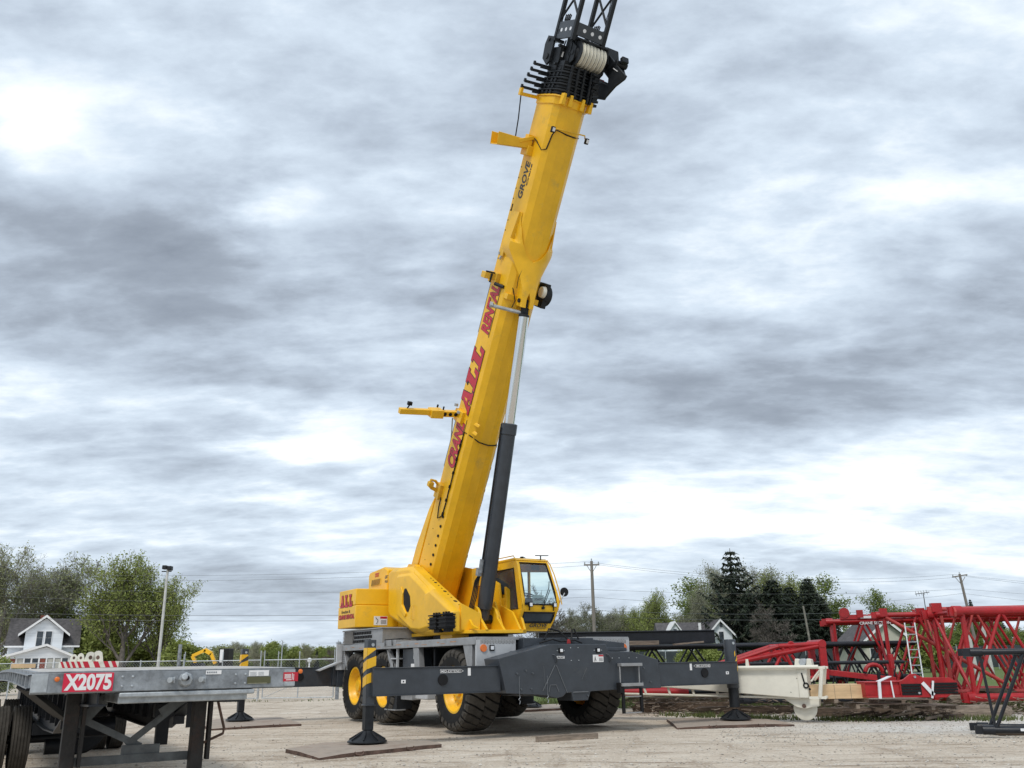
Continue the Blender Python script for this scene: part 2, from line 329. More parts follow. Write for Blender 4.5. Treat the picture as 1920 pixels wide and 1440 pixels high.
# --- chassis between
q = MB(); q.box((-.75,-4.5,.95),(.75,4.6,1.75)); q.box((-1.3,-3.2,.85),(1.3,-2.8,1.15)); q.box((-1.3,1.05,.85),(1.3,1.45,1.15)); q.box((-1.3,3.2,.85),(1.3,3.6,1.15)); q.box((-1.9,-4.2,1.98),(1.9,4.4,2.06))
q.box((-1.2,-4.2,1.2),(-1.1,4.4,2.0)); q.box((1.1,-4.2,1.2),(1.2,4.4,2.0)); q.box((-1.9,-1.5,1.0),(1.9,-1.42,2.0)); q.box((-1.9,2.25,1.3),(1.9,2.3,2.0)); q.build('chassis', DGREY, crane, bevel=.02)
q = MB(); q.box((-1.05,-4.46,1.85),(.95,-3.6,2.14)); q.box((.3,-4.9,1.82),(1.62,-4.46,1.9))
q.prism([(-2.05,1.5),(-1.2,1.5),(-1.15,1.85),(-1.3,1.85)], lambda x,y,t:(x,t,y), -4.44,-4.0)
q.prism([(.95,1.82),(1.9,1.82),(1.9,2.02),(.95,2.1)], lambda x,y,t:(x,t,y), -4.46,-3.7)
q.build('front_frame', GREY, crane, bevel=.01)
q = MB(); q.path([(-.7,-4.6,2.02),(-.4,-4.7,2.1),(-.1,-4.6,2.05),(.2,-4.75,2.08),(.5,-4.6,2.02)],.02,6); q.path([(-.5,-4.5,2.1),(-.3,-4.4,2.35),(-.05,-4.45,2.3),(.1,-4.6,2.1)],.02,6)
q.path([(.2,-4.6,2.02),(.3,-4.5,2.3),(.36,-4.5,2.35),(.45,-4.55,2.1)],.022,6); q.build('hose', BLACK, crane)
q = MB(); q.prism([(-.10,2.0),(-.02,2.0),(-.04,2.09),(-.08,2.1)], lambda x,y,t:(x,t,y), -4.9,-4.85); q.build('red_flag', RED, crane)
# --- deck, fenders, body sides (both sides)
for sd in (-1, 1):
    def S(x, y, t, sd=sd): return (sd*t, x, y)
    q = MB(); q.box((min(sd*2.2, sd*.9), -4.25, 2.10), (max(sd*2.2, sd*.9), 4.35, 2.17)); q.box((min(sd*2.22, sd*2.18), -4.25, 2.0), (max(sd*2.22, sd*2.18), 4.35, 2.15))
    q.build('deck_plate', ALU, crane, bevel=.006)
    if sd < 0: q = MB(); q.box((-2.23,.25,2.06),(-1.6,1.05,2.225)); q.build('raised_step', ALU, crane, bevel=.01)
    for i, v_ in enumerate((3.9,3.3,2.6,1.9,1.3,-.1,-.6,-1.2,-1.7,-2.4,-2.7,-3.3)): q = MB(); q.box((min(sd*2.2235,sd*2.22),v_,2.05+.03*(i%2)),(max(sd*2.2235,sd*2.22),v_+.12+.1*(i%3),2.065+.035*(i%2))); q.build('rust_stain', RUSTM, crane)
    for (y0, y1, y2, y3) in ((4.36,4.2,3.86,4.3), (.9,.9,.62,.36), (-.83,-1.15,-1.25,-.95)):
        q = MB(); q.prism([(y0,2.0),(y1,2.0),(y2,1.45),(y3,1.45)], S, 2.2, 2.05); q.build('fender_leg', ALU, crane, bevel=.006)
    q = MB(); q.prism([(-3.6,2.02),(-4.05,2.02),(-4.05,1.2),(-3.95,1.2)], S, 2.2, 2.0); q.build('fender_leg', ALU, crane, bevel=.006)
    q = MB(); q.prism([(4.36,2.0),(4.2,2.0),(4.25,1.5),(4.36,1.5)], S, 2.2, 1.9)
    q.build('fender_leg', ALU, crane, bevel=.006)
    q = MB(); q.prism([(-2.2*1,2.1),(-1.15,2.1),(-1.15,1.78),(-2.1,1.42),(-2.2,1.42)], lambda x,y,t,sd=sd:(-sd*x,t,y), -4.27,-4.2)
    q.prism([(-2.1,1.42),(-1.15,1.78),(-1.15,1.82),(-2.1,1.46)], lambda x,y,t,sd=sd:(-sd*x,t,y), -4.45,-4.27)
    fp = q.build('front_fender_panel', WHITEG, crane, bevel=.006)
    q = MB()
    for i in range(22):
        for j in range(3): q.box((sd*(1.2+i*.042)-.012,-4.278,2.03+j*.03-.012*(i%2)),(sd*(1.2+i*.042)+.012,-4.27,2.045+j*.03-.012*(i%2)))
    q.build('tread_pattern', LOUVER, fp)
    q = MB(); q.tube((sd*2.02,-4.27,1.92),(sd*2.02,-4.3,1.92),.085,.08,20); q.build('amber_marker', ORANGE, crane)
    q = MB(); q.box((sd*1.8-.065,-4.3,1.86),(sd*1.8+.065,-4.27,1.99)); k_ = q.build('marker_lamp', BLACK, crane, bevel=.01); q = MB(); q.box((sd*1.8-.04,-4.31,1.885),(sd*1.8+.04,-4.295,1.965)); q.build('lens', LENS, k_)
    # ladder tower and tank between the axles
    q = MB()
    for y in (.3, .86): q.box((min(sd*2.16,sd*2.1), y-.03,.95),(max(sd*2.16,sd*2.1), y+.03,2.0))
    for z in (1.72, 1.42, .98): q.box((min(sd*2.18,sd*1.95), .3,z),(max(sd*2.18,sd*1.95), .86,z+.035))
    q.build('side_ladder', WHITEG, crane, bevel=.005)
    q = MB()
    for y in (.36,.82): q = MB(); q.path([(sd*2.2,y,1.4),(sd*2.22,y,1.6),(sd*2.2,y,1.7),(sd*2.12,y,1.7)],.014,6); q.build('grab_rail', BLACK, crane)
    for y in (.42,.9): q = MB(); q.path([(sd*2.25,y,2.08),(sd*2.26,y,2.24),(sd*2.0,y,2.26),(sd*1.7,y,2.24)],.014,6); q.build('grab_rail', BLACK, crane)
    q = MB(); q.box((min(sd*2.15,sd*1.7), .25,.45),(max(sd*2.15,sd*1.7), .92,.93)); sb = q.build('step_box', DGREY, crane, bevel=.006)
    q = MB(); q.box((min(sd*2.2,sd*1.9),.22,.42),(max(sd*2.2,sd*1.9),.95,.45)); q.build('step_tread', ALU, sb)
    q = MB(); q.box((min(sd*2.0,sd*.8), -1.3,.72),(max(sd*2.0,sd*.8), .2,1.4)); q.build('fuel_tank', WHITEG, crane, bevel=.03)
    q = MB(); q.box((min(sd*2.02,sd*1.6), -.75,1.4),(max(sd*2.02,sd*1.6), .2,1.98)); q.build('valve_cabinet', GREY, crane, bevel=.01)
    q = MB(); q.box((min(sd*2.03,sd*2.02), -.66,1.72),(max(sd*2.03,sd*2.02), -.5,1.86)); q.box((min(sd*2.03,sd*2.02), -.7,1.42),(max(sd*2.03,sd*2.02), -.35,1.6)); q.build('label_plate', LWHT, crane)
    q = MB(); q.box((min(sd*2.1,sd*1.9), -.6,.7),(max(sd*2.1,sd*1.9), .1,1.0)); [q.tube((sd*2.1,-.5+.16*i,.88),(sd*2.16,-.5+.16*i,.88),.05,n=8) for i in range(4)]; q.build('valve_block', ALU, crane, bevel=.01)
# engine deck with louvres and grille
q = MB(); q.box((-2.15,1.35,2.17),(2.15,4.37,2.56)); q.box((-2.2,1.3,2.56),(2.2,4.42,2.6))
eng = q.build('engine_cover', ALU, crane, bevel=.01)
q = MB()
for i in range(9): q.box((-2.19,3.55,2.2+i*.04),(-2.15,4.36,2.222+i*.04))
for i in range(14): q.box((-2.14,4.37,1.62+i*.065),(-.4,4.40,1.66+i*.065))
for i in range(8): q.box((-2.2,4.12+.0*i,1.62+i*.06),(-2.15,4.36,1.65+i*.06))
q.build('louvre', LOUVER, eng)
q = MB()
for i in range(7):
    for j in range(3):
        q.box((-2.175,3.48-i*.2-.075-(j%2)*.08,2.215+j*.115),(-2.15,3.48-i*.2+.075-(j%2)*.08,2.295+j*.115))
q.build('grille_opening', BLACK, eng)
q = MB(); q.box((-2.35,4.4,1.45),(-2.0,4.5,2.2)); q.prism([(-2.9,1.42),(-2.2,1.68),(-2.2,1.72),(-2.95,1.45)], lambda x,y,t:(x,t,y), 4.35,4.6); q.build('rear_mudguard', WHITEG, crane)
# front access ladder
q = MB()
for x in (1.15, 1.72): q.tube((x,-5.2,1.5),(x,-5.2,1.08),.018,n=8)
for z in (1.47, 1.02): q.box((1.13,-5.3,z),(1.76,-5.14,z+.07))
la = q.build('access_ladder', ALU, crane, bevel=.004)
q = MB(); q.box((1.09,-5.25,.88),(1.2,-5.12,1.1)); [q.box((x,-5.22,.42),(x+.07,-5.17,.98)) for x in (1.18,1.72)]; q.build('ladder_rail', BLACK, la)
for z in (.42,.78): q = MB(); q.box((1.25,-5.24,z),(1.72,-5.16,z+.02)); q.build('ladder_step', ALU, la)
# --- wheels
TR_, TW = .95, .86
def tyre_mesh():
    q = MB(); hw = TW/2; R0 = TR_
    prof = [(-hw*.72,.5),(-hw*.92,.56),(-hw*1.0,.7),(-hw*.97,.82),(-hw*.86,R0-.075),(-hw*.5,R0-.055),(0,R0-.05),(hw*.5,R0-.055),(hw*.86,R0-.075),(hw*.97,.82),(hw*1.0,.7),(hw*.92,.56),(hw*.72,.5)]
    q.lathe(prof, (0,0,0), (1,0,0), 60, 1, cap=False)
    NP = 26
    def rad(x): 
        a = abs(x)/hw; return R0 - .004 - .012*a*a - (.05*max(0,(a-.78)/.22)**1.4)
    for side in (-1, 1):
        for k in range(NP):
            xs = [side*hw*t for t in (.015,.3,.55,.78,.93,1.015,1.0)]
            rt = [rad(x) for x in xs[:5]] + [.84,.77]; rb = [r-.05 for r in rt[:5]] + [.79,.75]
            th0 = 2*math.pi*(k + (0 if side < 0 else .5))/NP; pw = 2*math.pi/NP
            sk = [0,.28,.55,.72,.80,.82,.82]
            vs = []
            for i, x in enumerate(xs):
                c = th0 + pw*sk[i]*side*1.0; w_ = pw*(.41 if i < 5 else .32)
                for (rr, dw) in ((rt[i], w_*.94), (rb[i], w_)):
                    for sg in (-1, 1):
                        a = c + sg*dw; vs.append((x, rr*math.cos(a), rr*math.sin(a)))
            fs = []
            for i in range(len(xs)-1):
                a = i*4; b = a+4
                fs += [(a,a+1,b+1,b),(a+2,a,b,b+2),(a+1,a+3,b+3,b+1)]
            fs += [(0,2,3,1)]; e = (len(xs)-1)*4; fs += [(e,e+1,e+3,e+2)]
            q.add(vs, fs, 0)
    return q.mesh('tyre', [TYRE, TYRESIDE], 30)
def rim_mesh():
    q = MB(); h = -TW/2
    q.lathe([(h*.72,.52),(h*.84,.535),(h*.84,.49),(h*.7,.46),(h*.45,.43),(h*.38,.40),(h*.36,.30),(h*.44,.27),(h*.5,.24),(h*.5,.16),(h*.66,.15),(h*.68,.10),(h*.68,.01)], (0,0,0), (1,0,0), 40, 0, cap=False)
    q.lathe([(h*.36,.47),(-h*.6,.47)], (0,0,0), (1,0,0), 30, 0, cap=False)
    for k in range(16):
        a = k*2*math.pi/16; q.tube((h*.39,.35*math.cos(a),.35*math.sin(a)),(h*.46,.35*math.cos(a),.35*math.sin(a)),.018,n=6,mi=0)
    return q.mesh('rim', [YEL], 30)
tm, rm = tyre_mesh(), rim_mesh()
for side in (-1, 1):
    for j, v in enumerate((-3.0, 1.25, 3.37)):
        w = bpy.data.objects.new('wheel', None); C.objects.link(w); w.parent = crane; w.location = (side*1.77, v, 1.0); w.rotation_euler = (random.Random(j+side).random()*3, 0, 0 if side < 0 else math.pi)
        for nm, me in (('tyre', tm), ('rim', rm)):
            o = bpy.data.objects.new(nm, me); C.objects.link(o); o.parent = w
# --- turntable and superstructure
q = MB(); q.lathe([(0,1.1),(.03,1.15),(.1,1.15),(.12,1.05),(.2,1.05)], (-.1,-.1,2.14), (0,0,1), 40); q.build('slewing_ring', DGREY, crane)
q = MB(); q.prism([(-1.25,-1.35),(-1.0,-1.75),(.45,-2.0),(.75,-1.7),(.75,2.6),(-1.25,2.6)], lambda x,y,t:(x,y,t), 2.33,2.42); q.box((-1.2,-1.1,2.22),(-.7,-.4,2.33))
q.build('turntable_base', YEL, crane, bevel=.01)
def side_plate(u, name='boom_support_plate'):
    q = MB(); pl = [(2.7,2.42),(2.7,4.2),(2.3,4.5),(1.75,4.42),(-.55,3.22),(-1.35,2.92),(-1.75,2.55),(-2.1,2.44)]
    q.prism(pl, lambda x,y,t:(t,x,y), u-.03, u+.03)
    # folded top flange
    q.prism([(1.75,4.43),(-1.35,2.93),(-1.35,2.9),(1.75,4.4)], lambda x,y,t:(t,x,y), u-.09, u+.06)
    return q.build(name, YEL, crane, bevel=.006)
sp1 = side_plate(-.93); 
q = MB(); pl = [(2.7,2.42),(2.7,4.2),(2.3,4.5),(1.7,4.45),(.4,4.2),(-.9,3.7),(-1.0,3.1),(-1.6,2.9),(-2.0,2.42)]
q.prism(pl, lambda x,y,t:(t,x,y), .36, .42); q.build('boom_support_plate', YEL, crane, bevel=.006)
# cylinder foot lugs
for u in (-.55, -.02):
    q = MB(); n = 14; pts = [(-.35,2.42)] + [(-1.15+.34*math.cos(a), 2.74+.32*math.sin(a)) for a in [math.pi*i/n for i in range(n+1)]] + [(-1.85,2.42)]
    q.prism(pts, lambda x,y,t:(t,x,y), u-.035, u+.035); q.build('cylinder_lug', YEL, crane, bevel=.006)
# right flank cover (rounded sheet-metal housing)
q = MB()
def chamfer(q, pix, u0, u1, u2, inset):
    o = [K(*p, u=u1) for p in pix]; o = [(a.y, a.z) for a in o]; n = len(o); cy0 = sum(a for a, _ in o)/n; cz0 = sum(b for _, b in o)/n; ins = []
    area = sum(o[i-1][0]*o[i][1]-o[i][0]*o[i-1][1] for i in range(n)); sgn_ = 1 if area > 0 else -1
    for i in range(n):
        a = Vector(o[i-1]); b = Vector(o[i]); c = Vector(o[(i+1)%n]); d1 = (b-a).normalized(); d2 = (c-b).normalized()
        n1 = Vector((-d1.y, d1.x))*sgn_; n2 = Vector((-d2.y, d2.x))*sgn_; v_ = (n1+n2)/max(.5, 1+n1.dot(n2)); ins.append((b.x+v_.x*inset, b.y+v_.y*inset))
    vs = [(u0,a,b) for a,b in o]+[(u1,a,b) for a,b in o]+[(u2,a,b) for a,b in ins]
    fs = [tuple(range(n))[::-1], tuple(range(2*n,3*n))]+[(k*n+i,k*n+(i+1)%n,(k+1)*n+(i+1)%n,(k+1)*n+i) for k in range(2) for i in range(n)]
    q.add(vs, fs); return ins
chamfer(q, ((733,1072),(740,1066),(774,1062),(790,1078),(852,1137),(857,1146),(857,1184),(850,1190),(796,1191),(776,1186),(736,1160),(732,1150)), -.97, -1.3, -1.42, .10)
cover = q.build('flank_cover', YEL, crane, bevel=.03)
q = MB(); chamfer(q, ((747,1077),(774,1073),(800,1100),(814,1118),(814,1178),(792,1186),(775,1184),(747,1156)), -1.3, -1.42, -1.52, .09); q.build('raised_panel', YEL, cover, bevel=.02)
q = MB(); chamfer(q, ((800,1112),(812,1104),(848,1138),(853,1146),(853,1184),(814,1186),(800,1160)), -1.3, -1.44, -1.56, .08); q.build('raised_panel', YEL, cover, bevel=.02)
q = MB(); o3 = [K(*p, u=-1.5) for p in ((760,1104),(763,1103),(770,1118),(771,1136),(767,1148),(764,1147),(758,1132),(758,1112))]
q.prism([(a.y,a.z) for a in o3], lambda x,y,t:(t,x,y), -1.53, -1.47); q.build('vent_opening', BLACK, cover, bevel=.006)
q = MB(); o3 = [K(*p, u=-1.5) for p in ((750,1106),(755,1100),(758,1112),(756,1134),(764,1150),(762,1157),(752,1142))]
q.prism([(a.y,a.z) for a in o3], lambda x,y,t:(t,x,y), -1.56, -1.47); q.build('vent_rim', YEL, cover, bevel=.012)
a = K(777,1135,u=-1.5); q = MB(); q.path([(-1.5,a.y,a.z),(-1.6,a.y,a.z-.03),(-1.6,a.y+.0,a.z-.36),(-1.5,a.y-.02,a.z-.4)],.012,6); q.build('grab_handle', DYEL, cover)
q = MB()
for px, py, r in ((777,1078,.035),(787,1086,.02),(793,1095,.035),(801,1101,.02),(808,1109,.02),(815,1119,.04),(827,1128,.02),(770,1067,.02)):
    a = K(px,py,u=-.97); b_ = K(px,py,u=-1.46)
    zz = b_.z; yy = b_.y; q.tube((-.97-.05,a.y,a.z+.02),(-.97-.04,a.y,a.z+.05),r,n=10)
q.build('hole', BLACK, cover)
for t_, r_ in ((.10,.022),(.17,.022),(.24,.045),(.33,.022),(.42,.022),(.51,.05),(.60,.022),(.69,.022),(.80,.055),(.90,.022)):
    A0 = K(790,1078,u=-1.3); B0 = K(852,1137,u=-1.3); c_ = A0.lerp(B0, t_*1.05); d_ = (B0-A0).normalized(); nn = Vector((0,-abs(d_.z),abs(d_.y))); c_.x = -1.10; q = MB(); q.tube(c_-nn*.03, c_+nn*.006, r_, n=12); q.build('lightening_hole', BLACK, cover)
# hydraulic valve bank on the nose of the cover
q = MB(); a = K(818,1152,u=-1.5); b_ = K(853,1184,u=-1.5)
for i in range(2):
    y0 = a.y + (b_.y-a.y)*(i*.52+.02); y1 = a.y + (b_.y-a.y)*(i*.52+.4)
    q.box((-1.72,min(y0,y1),b_.z+.08),(-1.45,max(y0,y1),a.z-.08)); q.box((-1.6,min(y0,y1)+.04,b_.z),(-1.48,max(y0,y1)-.04,a.z))
    for k in range(4): q.tube((-1.6-.05*(k%2),min(y0,y1)+.06+.07*k,a.z-.1),(-1.6-.05*(k%2),min(y0,y1)+.06+.07*k,a.z+.03),.03,n=8); q.box((-1.75,min(y0,y1)-.02,b_.z+.12+.1*k),(-1.44,max(y0,y1)+.02,b_.z+.15+.1*k))
q.build('valve_bank', BLACK, crane, bevel=.006)
# front wall + nose of superstructure
q = MB(); q.prism([(-1.2,2.42),(-.62,2.42),(-.62,2.85),(-1.2,3.1)], lambda x,y,t:(x,t,y), -1.6,-1.5); q.prism([(.42,2.42),(.72,2.42),(.72,3.4),(.42,3.6)], lambda x,y,t:(x,t,y), -1.2,-1.1)
q.box((.42,-1.1,2.42),(.5,2.6,3.3)); q.box((-.9,1.6,2.42),(.36,1.7,3.6)); q.build('frame_wall', YEL, crane, bevel=.008)
q = MB(); q.prism([(-1.9,2.42),(-1.1,2.42),(-.9,2.7),(-1.0,3.25),(-1.3,3.42),(-1.62,3.0)], lambda x,y,t:(t,x,y), .55,.62); q.prism([(-1.55,2.42),(-.4,2.42),(-.4,3.0),(-1.1,3.2)], lambda x,y,t:(t,x,y), .1,.16); q.build('gusset', YEL, crane, bevel=.01)
# hood behind
q = MB(); q.prism([(3.3,3.75),(3.3,4.42),(3.6,4.52),(4.75,4.44),(4.85,4.36),(4.85,3.85),(4.6,3.8)], lambda x,y,t:(t,x,y), -1.22, .9); hood = q.build('engine_hood', YEL, crane, bevel=.04)
q = MB(); q.box((-1.0,2.5,2.42),(.5,3.4,4.4)); q.build('winch_housing', YEL, crane, bevel=.03)
q = MB(); q.box((-1.235,3.8,3.98),(-1.222,4.55,4.2)); gr = q.build('hood_grille', DYEL, hood, bevel=.03)
q = MB()
for i in range(9): q.beam((-1.238,3.84+i*.08,4.18),(-1.238,3.9+i*.08,4.0),.008,.03)
q.build('slot', RUST, gr)
text('175T', .16, face_M((-1.226,4.3,4.26),(0,-1,0),(0,0,1)), LRED, hood, .006)
a = K(732,1075,u=-1.46); text('GRT', .13, face_M((-1.424,3.02,4.1),(0,-1,0),(0,0,1)), LBLK, cover, .004, shear=.2); text('9165', .12, face_M((-1.424,3.02,3.97),(0,-1,0),(0,0,1)), LBLK, cover, .003, shear=.2)
# counterweight
U0 = -2.33; U1 = 1.77
q = MB(); plan = [(U0,3.02),(U0+.5,2.92),(-1.0,2.92),(-1.0,3.4),(.45,3.4),(.45,2.92),(U1-.5,2.92),(U1,3.02),(U1,4.5),(U1-.15,4.6),(U0+.15,4.6),(U0,4.5)]
q.prism(plan, lambda x,y,t:(x,y,t), 2.66, 3.30); cw = q.build('counterweight', YEL, crane, bevel=.02)
plan2 = [(U0+.01,3.06),(U0+.5,2.97),(-1.0,2.97),(-1.0,3.4),(.45,3.4),(.45,2.97),(U1-.5,2.97),(U1-.01,3.06),(U1-.01,4.48),(U1-.15,4.57),(U0+.15,4.57),(U0+.01,4.48)]
q = MB(); q.prism(plan2, lambda x,y,t:(x,y,t), 3.312, 3.79); q.build('upper_slab', YEL, cw, bevel=.02)
q = MB(); q.box((-1.3,3.0,2.45),(.8,4.0,2.66)); q.build('counterweight_frame', DGREY, crane)
q = MB(); q.box((U0+.55,2.912,2.72),(U0+.98,2.918,2.98)); ws = q.build('warning_sticker', LWHT, cw)
q = MB(); q.box((U0+.75,2.908,2.91),(U0+.97,2.914,2.97)); [q.box((U0+.77,2.908,2.76+.03*i),(U0+.95,2.914,2.77+.03*i),1) for i in range(4)]; q.beam((U0+.6,2.911,2.94),(U0+.68,2.911,2.86),.05,.006,mi=1); q.beam((U0+.68,2.911,2.86),(U0+.63,2.911,2.76),.03,.006,mi=1); q.build('print', [LRED, LBLK], ws)
# slab-serif letters drawn as polygons: (outline list) in a unit cell 0..1 wide, 0..1 high
def slab_A():
    return [[(0,0),(.42,0),(.42,.16),(.33,.16),(.37,.30),(.60,.30),(.64,.16),(.54,.16),(.54,0),(1.05,0),(1.05,.16),(.95,.16),(.68,1),(.28,1),(.28,.86),(.34,.86),(.10,.16),(0,.16)]], [[(.42,.44),(.56,.44),(.49,.74)]]
def slab_L():
    return [[(0,0),(.95,0),(.95,.42),(.78,.42),(.72,.17),(.52,.17),(.52,.84),(.66,.84),(.66,1),(0,1),(0,.84),(.14,.84),(.14,.17),(0,.17)]], []
def slab_word(ch, M, parent, w, h, gap, shear, mt, grow=0., lift=0.):
    q = MB(); x0 = 0
    for c in ch:
        outs, holes = slab_A() if c == 'A' else slab_L()
        for poly in outs + []:
            cx = sum(p[0] for p in poly)/len(poly); cy = .5
            pp = []
            n = len(poly)
            for i, (x, y) in enumerate(poly):
                ax, ay = poly[i-1]; bx, by = poly[(i+1) % n]
                # outward offset
                d1 = Vector(((x-ax)*w, (y-ay)*h)).normalized(); d2 = Vector(((bx-x)*w, (by-y)*h)).normalized()
                n1 = Vector((d1.y, -d1.x)); n2 = Vector((d2.y, -d2.x)); nn = (n1+n2); 
                if nn.length > 1e-4: nn = nn/(max(.4, 1+n1.dot(n2)))
                pp.append((x0 + x*w + nn.x*grow + (y*h+nn.y*grow)*shear, y*h + nn.y*grow))
            q.prism(pp, lambda x, y, t: M @ Vector((x, y, t)), lift, lift+.003)
        if holes and lift > .001:
            for poly in holes:
                q.prism([(x0+x*w+y*h*shear, y*h) for x, y in poly], lambda x, y, t: M @ Vector((x, y, t)), lift+.002, lift+.0045, 1)
        x0 += w*(1.0 if c == 'L' else 1.08) + gap
    return q.build('lettering', [mt, YEL], parent)
Mc = face_M((U0-.002, 4.32, 3.28), (0,-1,0), (0,0,1))
slab_word('ALL', Mc, cw, .29, .36, .06, .0, LBLK, .010, 0); slab_word('ALL', Mc, cw, .29, .36, .06, .0, LRED, 0, .004)
text('Erection &', .13, face_M((U0-.004,4.2,3.1),(0,-1,0),(0,0,1)), LBLK, cw, .0015, sx=1.3)
for mt, off, dx in ((LBLK,.013,0),(LRED,.005,.004)): text('CRANE RENTAL', .17, face_M((U0-.004-dx,4.42,2.93),(0,-1,0),(0,0,1)), mt, cw, off, sx=1.02, space=1.05)
# --- boom (own frame: x across, s along, n away from the belly)
BE = R(58.84); BU, BV, BW = -.285, 1.8, 3.5; cb, sb_ = math.cos(BE), math.sin(BE)
def B(x, s, n): return Vector((BU+x, BV - s*cb + n*sb_, BW + s*sb_ + n*cb))
def bs(px, py, u): 
    p = K(px, py, u=u); dv = BV-p.y; dw = p.z-BW; return dv*cb+dw*sb_, -dv*sb_+dw*cb
BT = lambda p: B(*p)
def nb(): 
    q = MB(); q.T = BT; return q
def sect(hw, top, bot, ch=.05, m=18):
    k = hw/.55; b0 = bot+.55
    half = [(.55*k,-.16),(.505*k,-.36+b0*.7),(.36*k,-.49+b0),(.14*k,-.55+b0)]
    pts = [(hw-ch, top), (hw, top-ch)] + half + [(-x, y) for x, y in half[::-1]] + [(-hw, top-ch), (-hw+ch, top)]
    return pts
BS = sect(.55, .55, -.55)
SL = 14.85
q = nb(); q.prism(BS, lambda x,y,t: (x,t,y), -.35, SL); boom = q.build('boom', YEL, crane, ang=14)
# thicker top rib at the heel and a fin hook
q = nb(); q.prism([(-.2,.55),(3.0,.55),(2.5,.74),(1.2,.95),(-.2,1.0)], lambda x,y,t: (t,x,y), -.57, .57); q.build('heel_plate', YEL, boom, bevel=.02)
q = nb(); s_, n_ = bs(793, 972, -.83); q.prism([(s_-.25,.55),(s_+.3,.55),(s_+.12,.75),(s_+.1,.86),(s_+.02,.9),(s_-.02,.78)], lambda x,y,t: (t,x,y), -.5, -.42); q.build('hook_lug', YEL, boom)
q = nb(); q.prism([(-.75,-.35),(-.3,-.5),(-.3,.5),(-.75,.5)], lambda x,y,t: (t,x,y), -.5, .5); q.tube((-.68,0,0),(.68,0,0),.16,n=20); q.build('boom_heel', YEL, boom, bevel=.02)
# nose collar
q = nb(); q.prism(sect(.60,.60,-.61), lambda x,y,t: (x,t,y), SL-.06, SL-.02); q.prism(sect(.575,.575,-.58), lambda x,y,t: (x,t,y), SL-.26, SL-.06); [q.box((x-.05,SL-.02,-.3),(x+.05,SL+.16,-.14)) for x in ()]
q.beam((-.5,SL-.1,.52),(-1.1,SL-.16,.52),.09,.1); q.box((-1.14,SL-.2,.46),(-1.06,SL+.0,.58))
for x in (-.38,-.16,.22,.48): q.prism([(x-.06,SL-.25),(x+.06,SL-.25),(x+.04,SL+.05),(x-.04,SL+.05)], lambda a,b_,t: (a,b_,t), -.66, -.5)
q.build('nose_collar', YEL, boom, bevel=.01)
# cylinder saddle
q = nb(); NR = 30; NC = 8
def belly(x): return float(np.interp(x, [0,.14,.36,.505,.55], [-.55,-.55,-.49,-.36,-.16]))
S0 = 9.15
for sg in (-1, 1):
    vs = []
    for i in range(NR+1):
        s = S0 + i*(11.62-S0)/NR
        hw = float(np.interp(s, [9.15,9.6,9.9,10.6,10.75,11.62], [.185,.22,.30,.69,.70,.61]))
        nc = float(np.interp(s, [9.15,10.45,11.62], [-.93,-.60,-.59])); ne = float(np.interp(s, [9.15,9.6,10.6,11.62], [-.92,-.80,-.30,-.20]))
        t_i = min(1, max(0, (s-10.42)/1.15)); iw = 0 if s < 10.42 else .54*(1-(1-t_i)**2)**.5
        if s < 9.5: iw = .06*min(1,(9.5-s)*8)**.5
        iw = min(iw, hw-.02)
        for j in range(NC+1):
            x = iw + (hw-iw)*j/NC
            flat = nc + (ne-nc)*(x/hw)**2.6; hug = belly(x)-.07 if x < .55 else -.22
            k = min(1, max(0, (s-10.3)/.5)); n = flat*(1-k) + min(hug, flat if s < 10.8 else hug)*k
            vs.append((sg*x, s, n))
        vs.append((sg*hw, s, float(np.interp(s, [9.15,9.9,10.5,11.62], [-.5,-.3,.12,.16])))); vs.append((sg*max(0,hw-.03), s, -.1 if s > 10 else -.45))
        vs.append((sg*iw, s, belly(iw)+.06 if s > 10.42 else nc+.3))
    m_ = NC+4; fs = []
    for i in range(NR):
        for j in range(m_): a = i*m_+j; b_ = i*m_+(j+1)%m_; fs.append((a, b_, b_+m_, a+m_))
    fs.append(tuple(range(m_))); fs.append(tuple(range(NR*m_, NR*m_+m_))[::-1]); q.add(vs, fs)
sad = q.build('cylinder_saddle', YEL, boom, ang=24)
q = nb(); q.box((-.2,9.3,-.7),(.2,9.9,-.4)); q.box((-.5,9.25,-.56),(.5,9.4,-.35)); q.build('saddle_web', YEL, sad)
# slide-pad windows and bolt holes on the flank
q = nb()
for i in range(9): q.tube((-.45,.25+i*.30,-.20),(-.556,.25+i*.30,-.22),.042,.042,10)
for k in range(2):
    for i in range(4): q.tube((-.5,.6+i*.5,.2),(-.554,.6+i*.5,.2),.018,n=8)
for px, py in ((972,312),(967,332),(963,352),(958,371),(950,392),(947,411),(943,430),(934,484)):
    s, n = bs(px, py, -.835); q.tube((-.5,s,min(n,.45)),(-.554,s,min(n,.45)),.022,n=8)
s, n = bs(957,388,-.835); q.box((-.556,s-.1,min(n,.4)-.03),(-.5,s+.1,min(n,.4)+.03))
s, n = bs(877,713,-.835); q.box((-.556,s-.12,.30),(-.5,s+.1,.38))
q.build('bolt_hole', BLACK, boom)
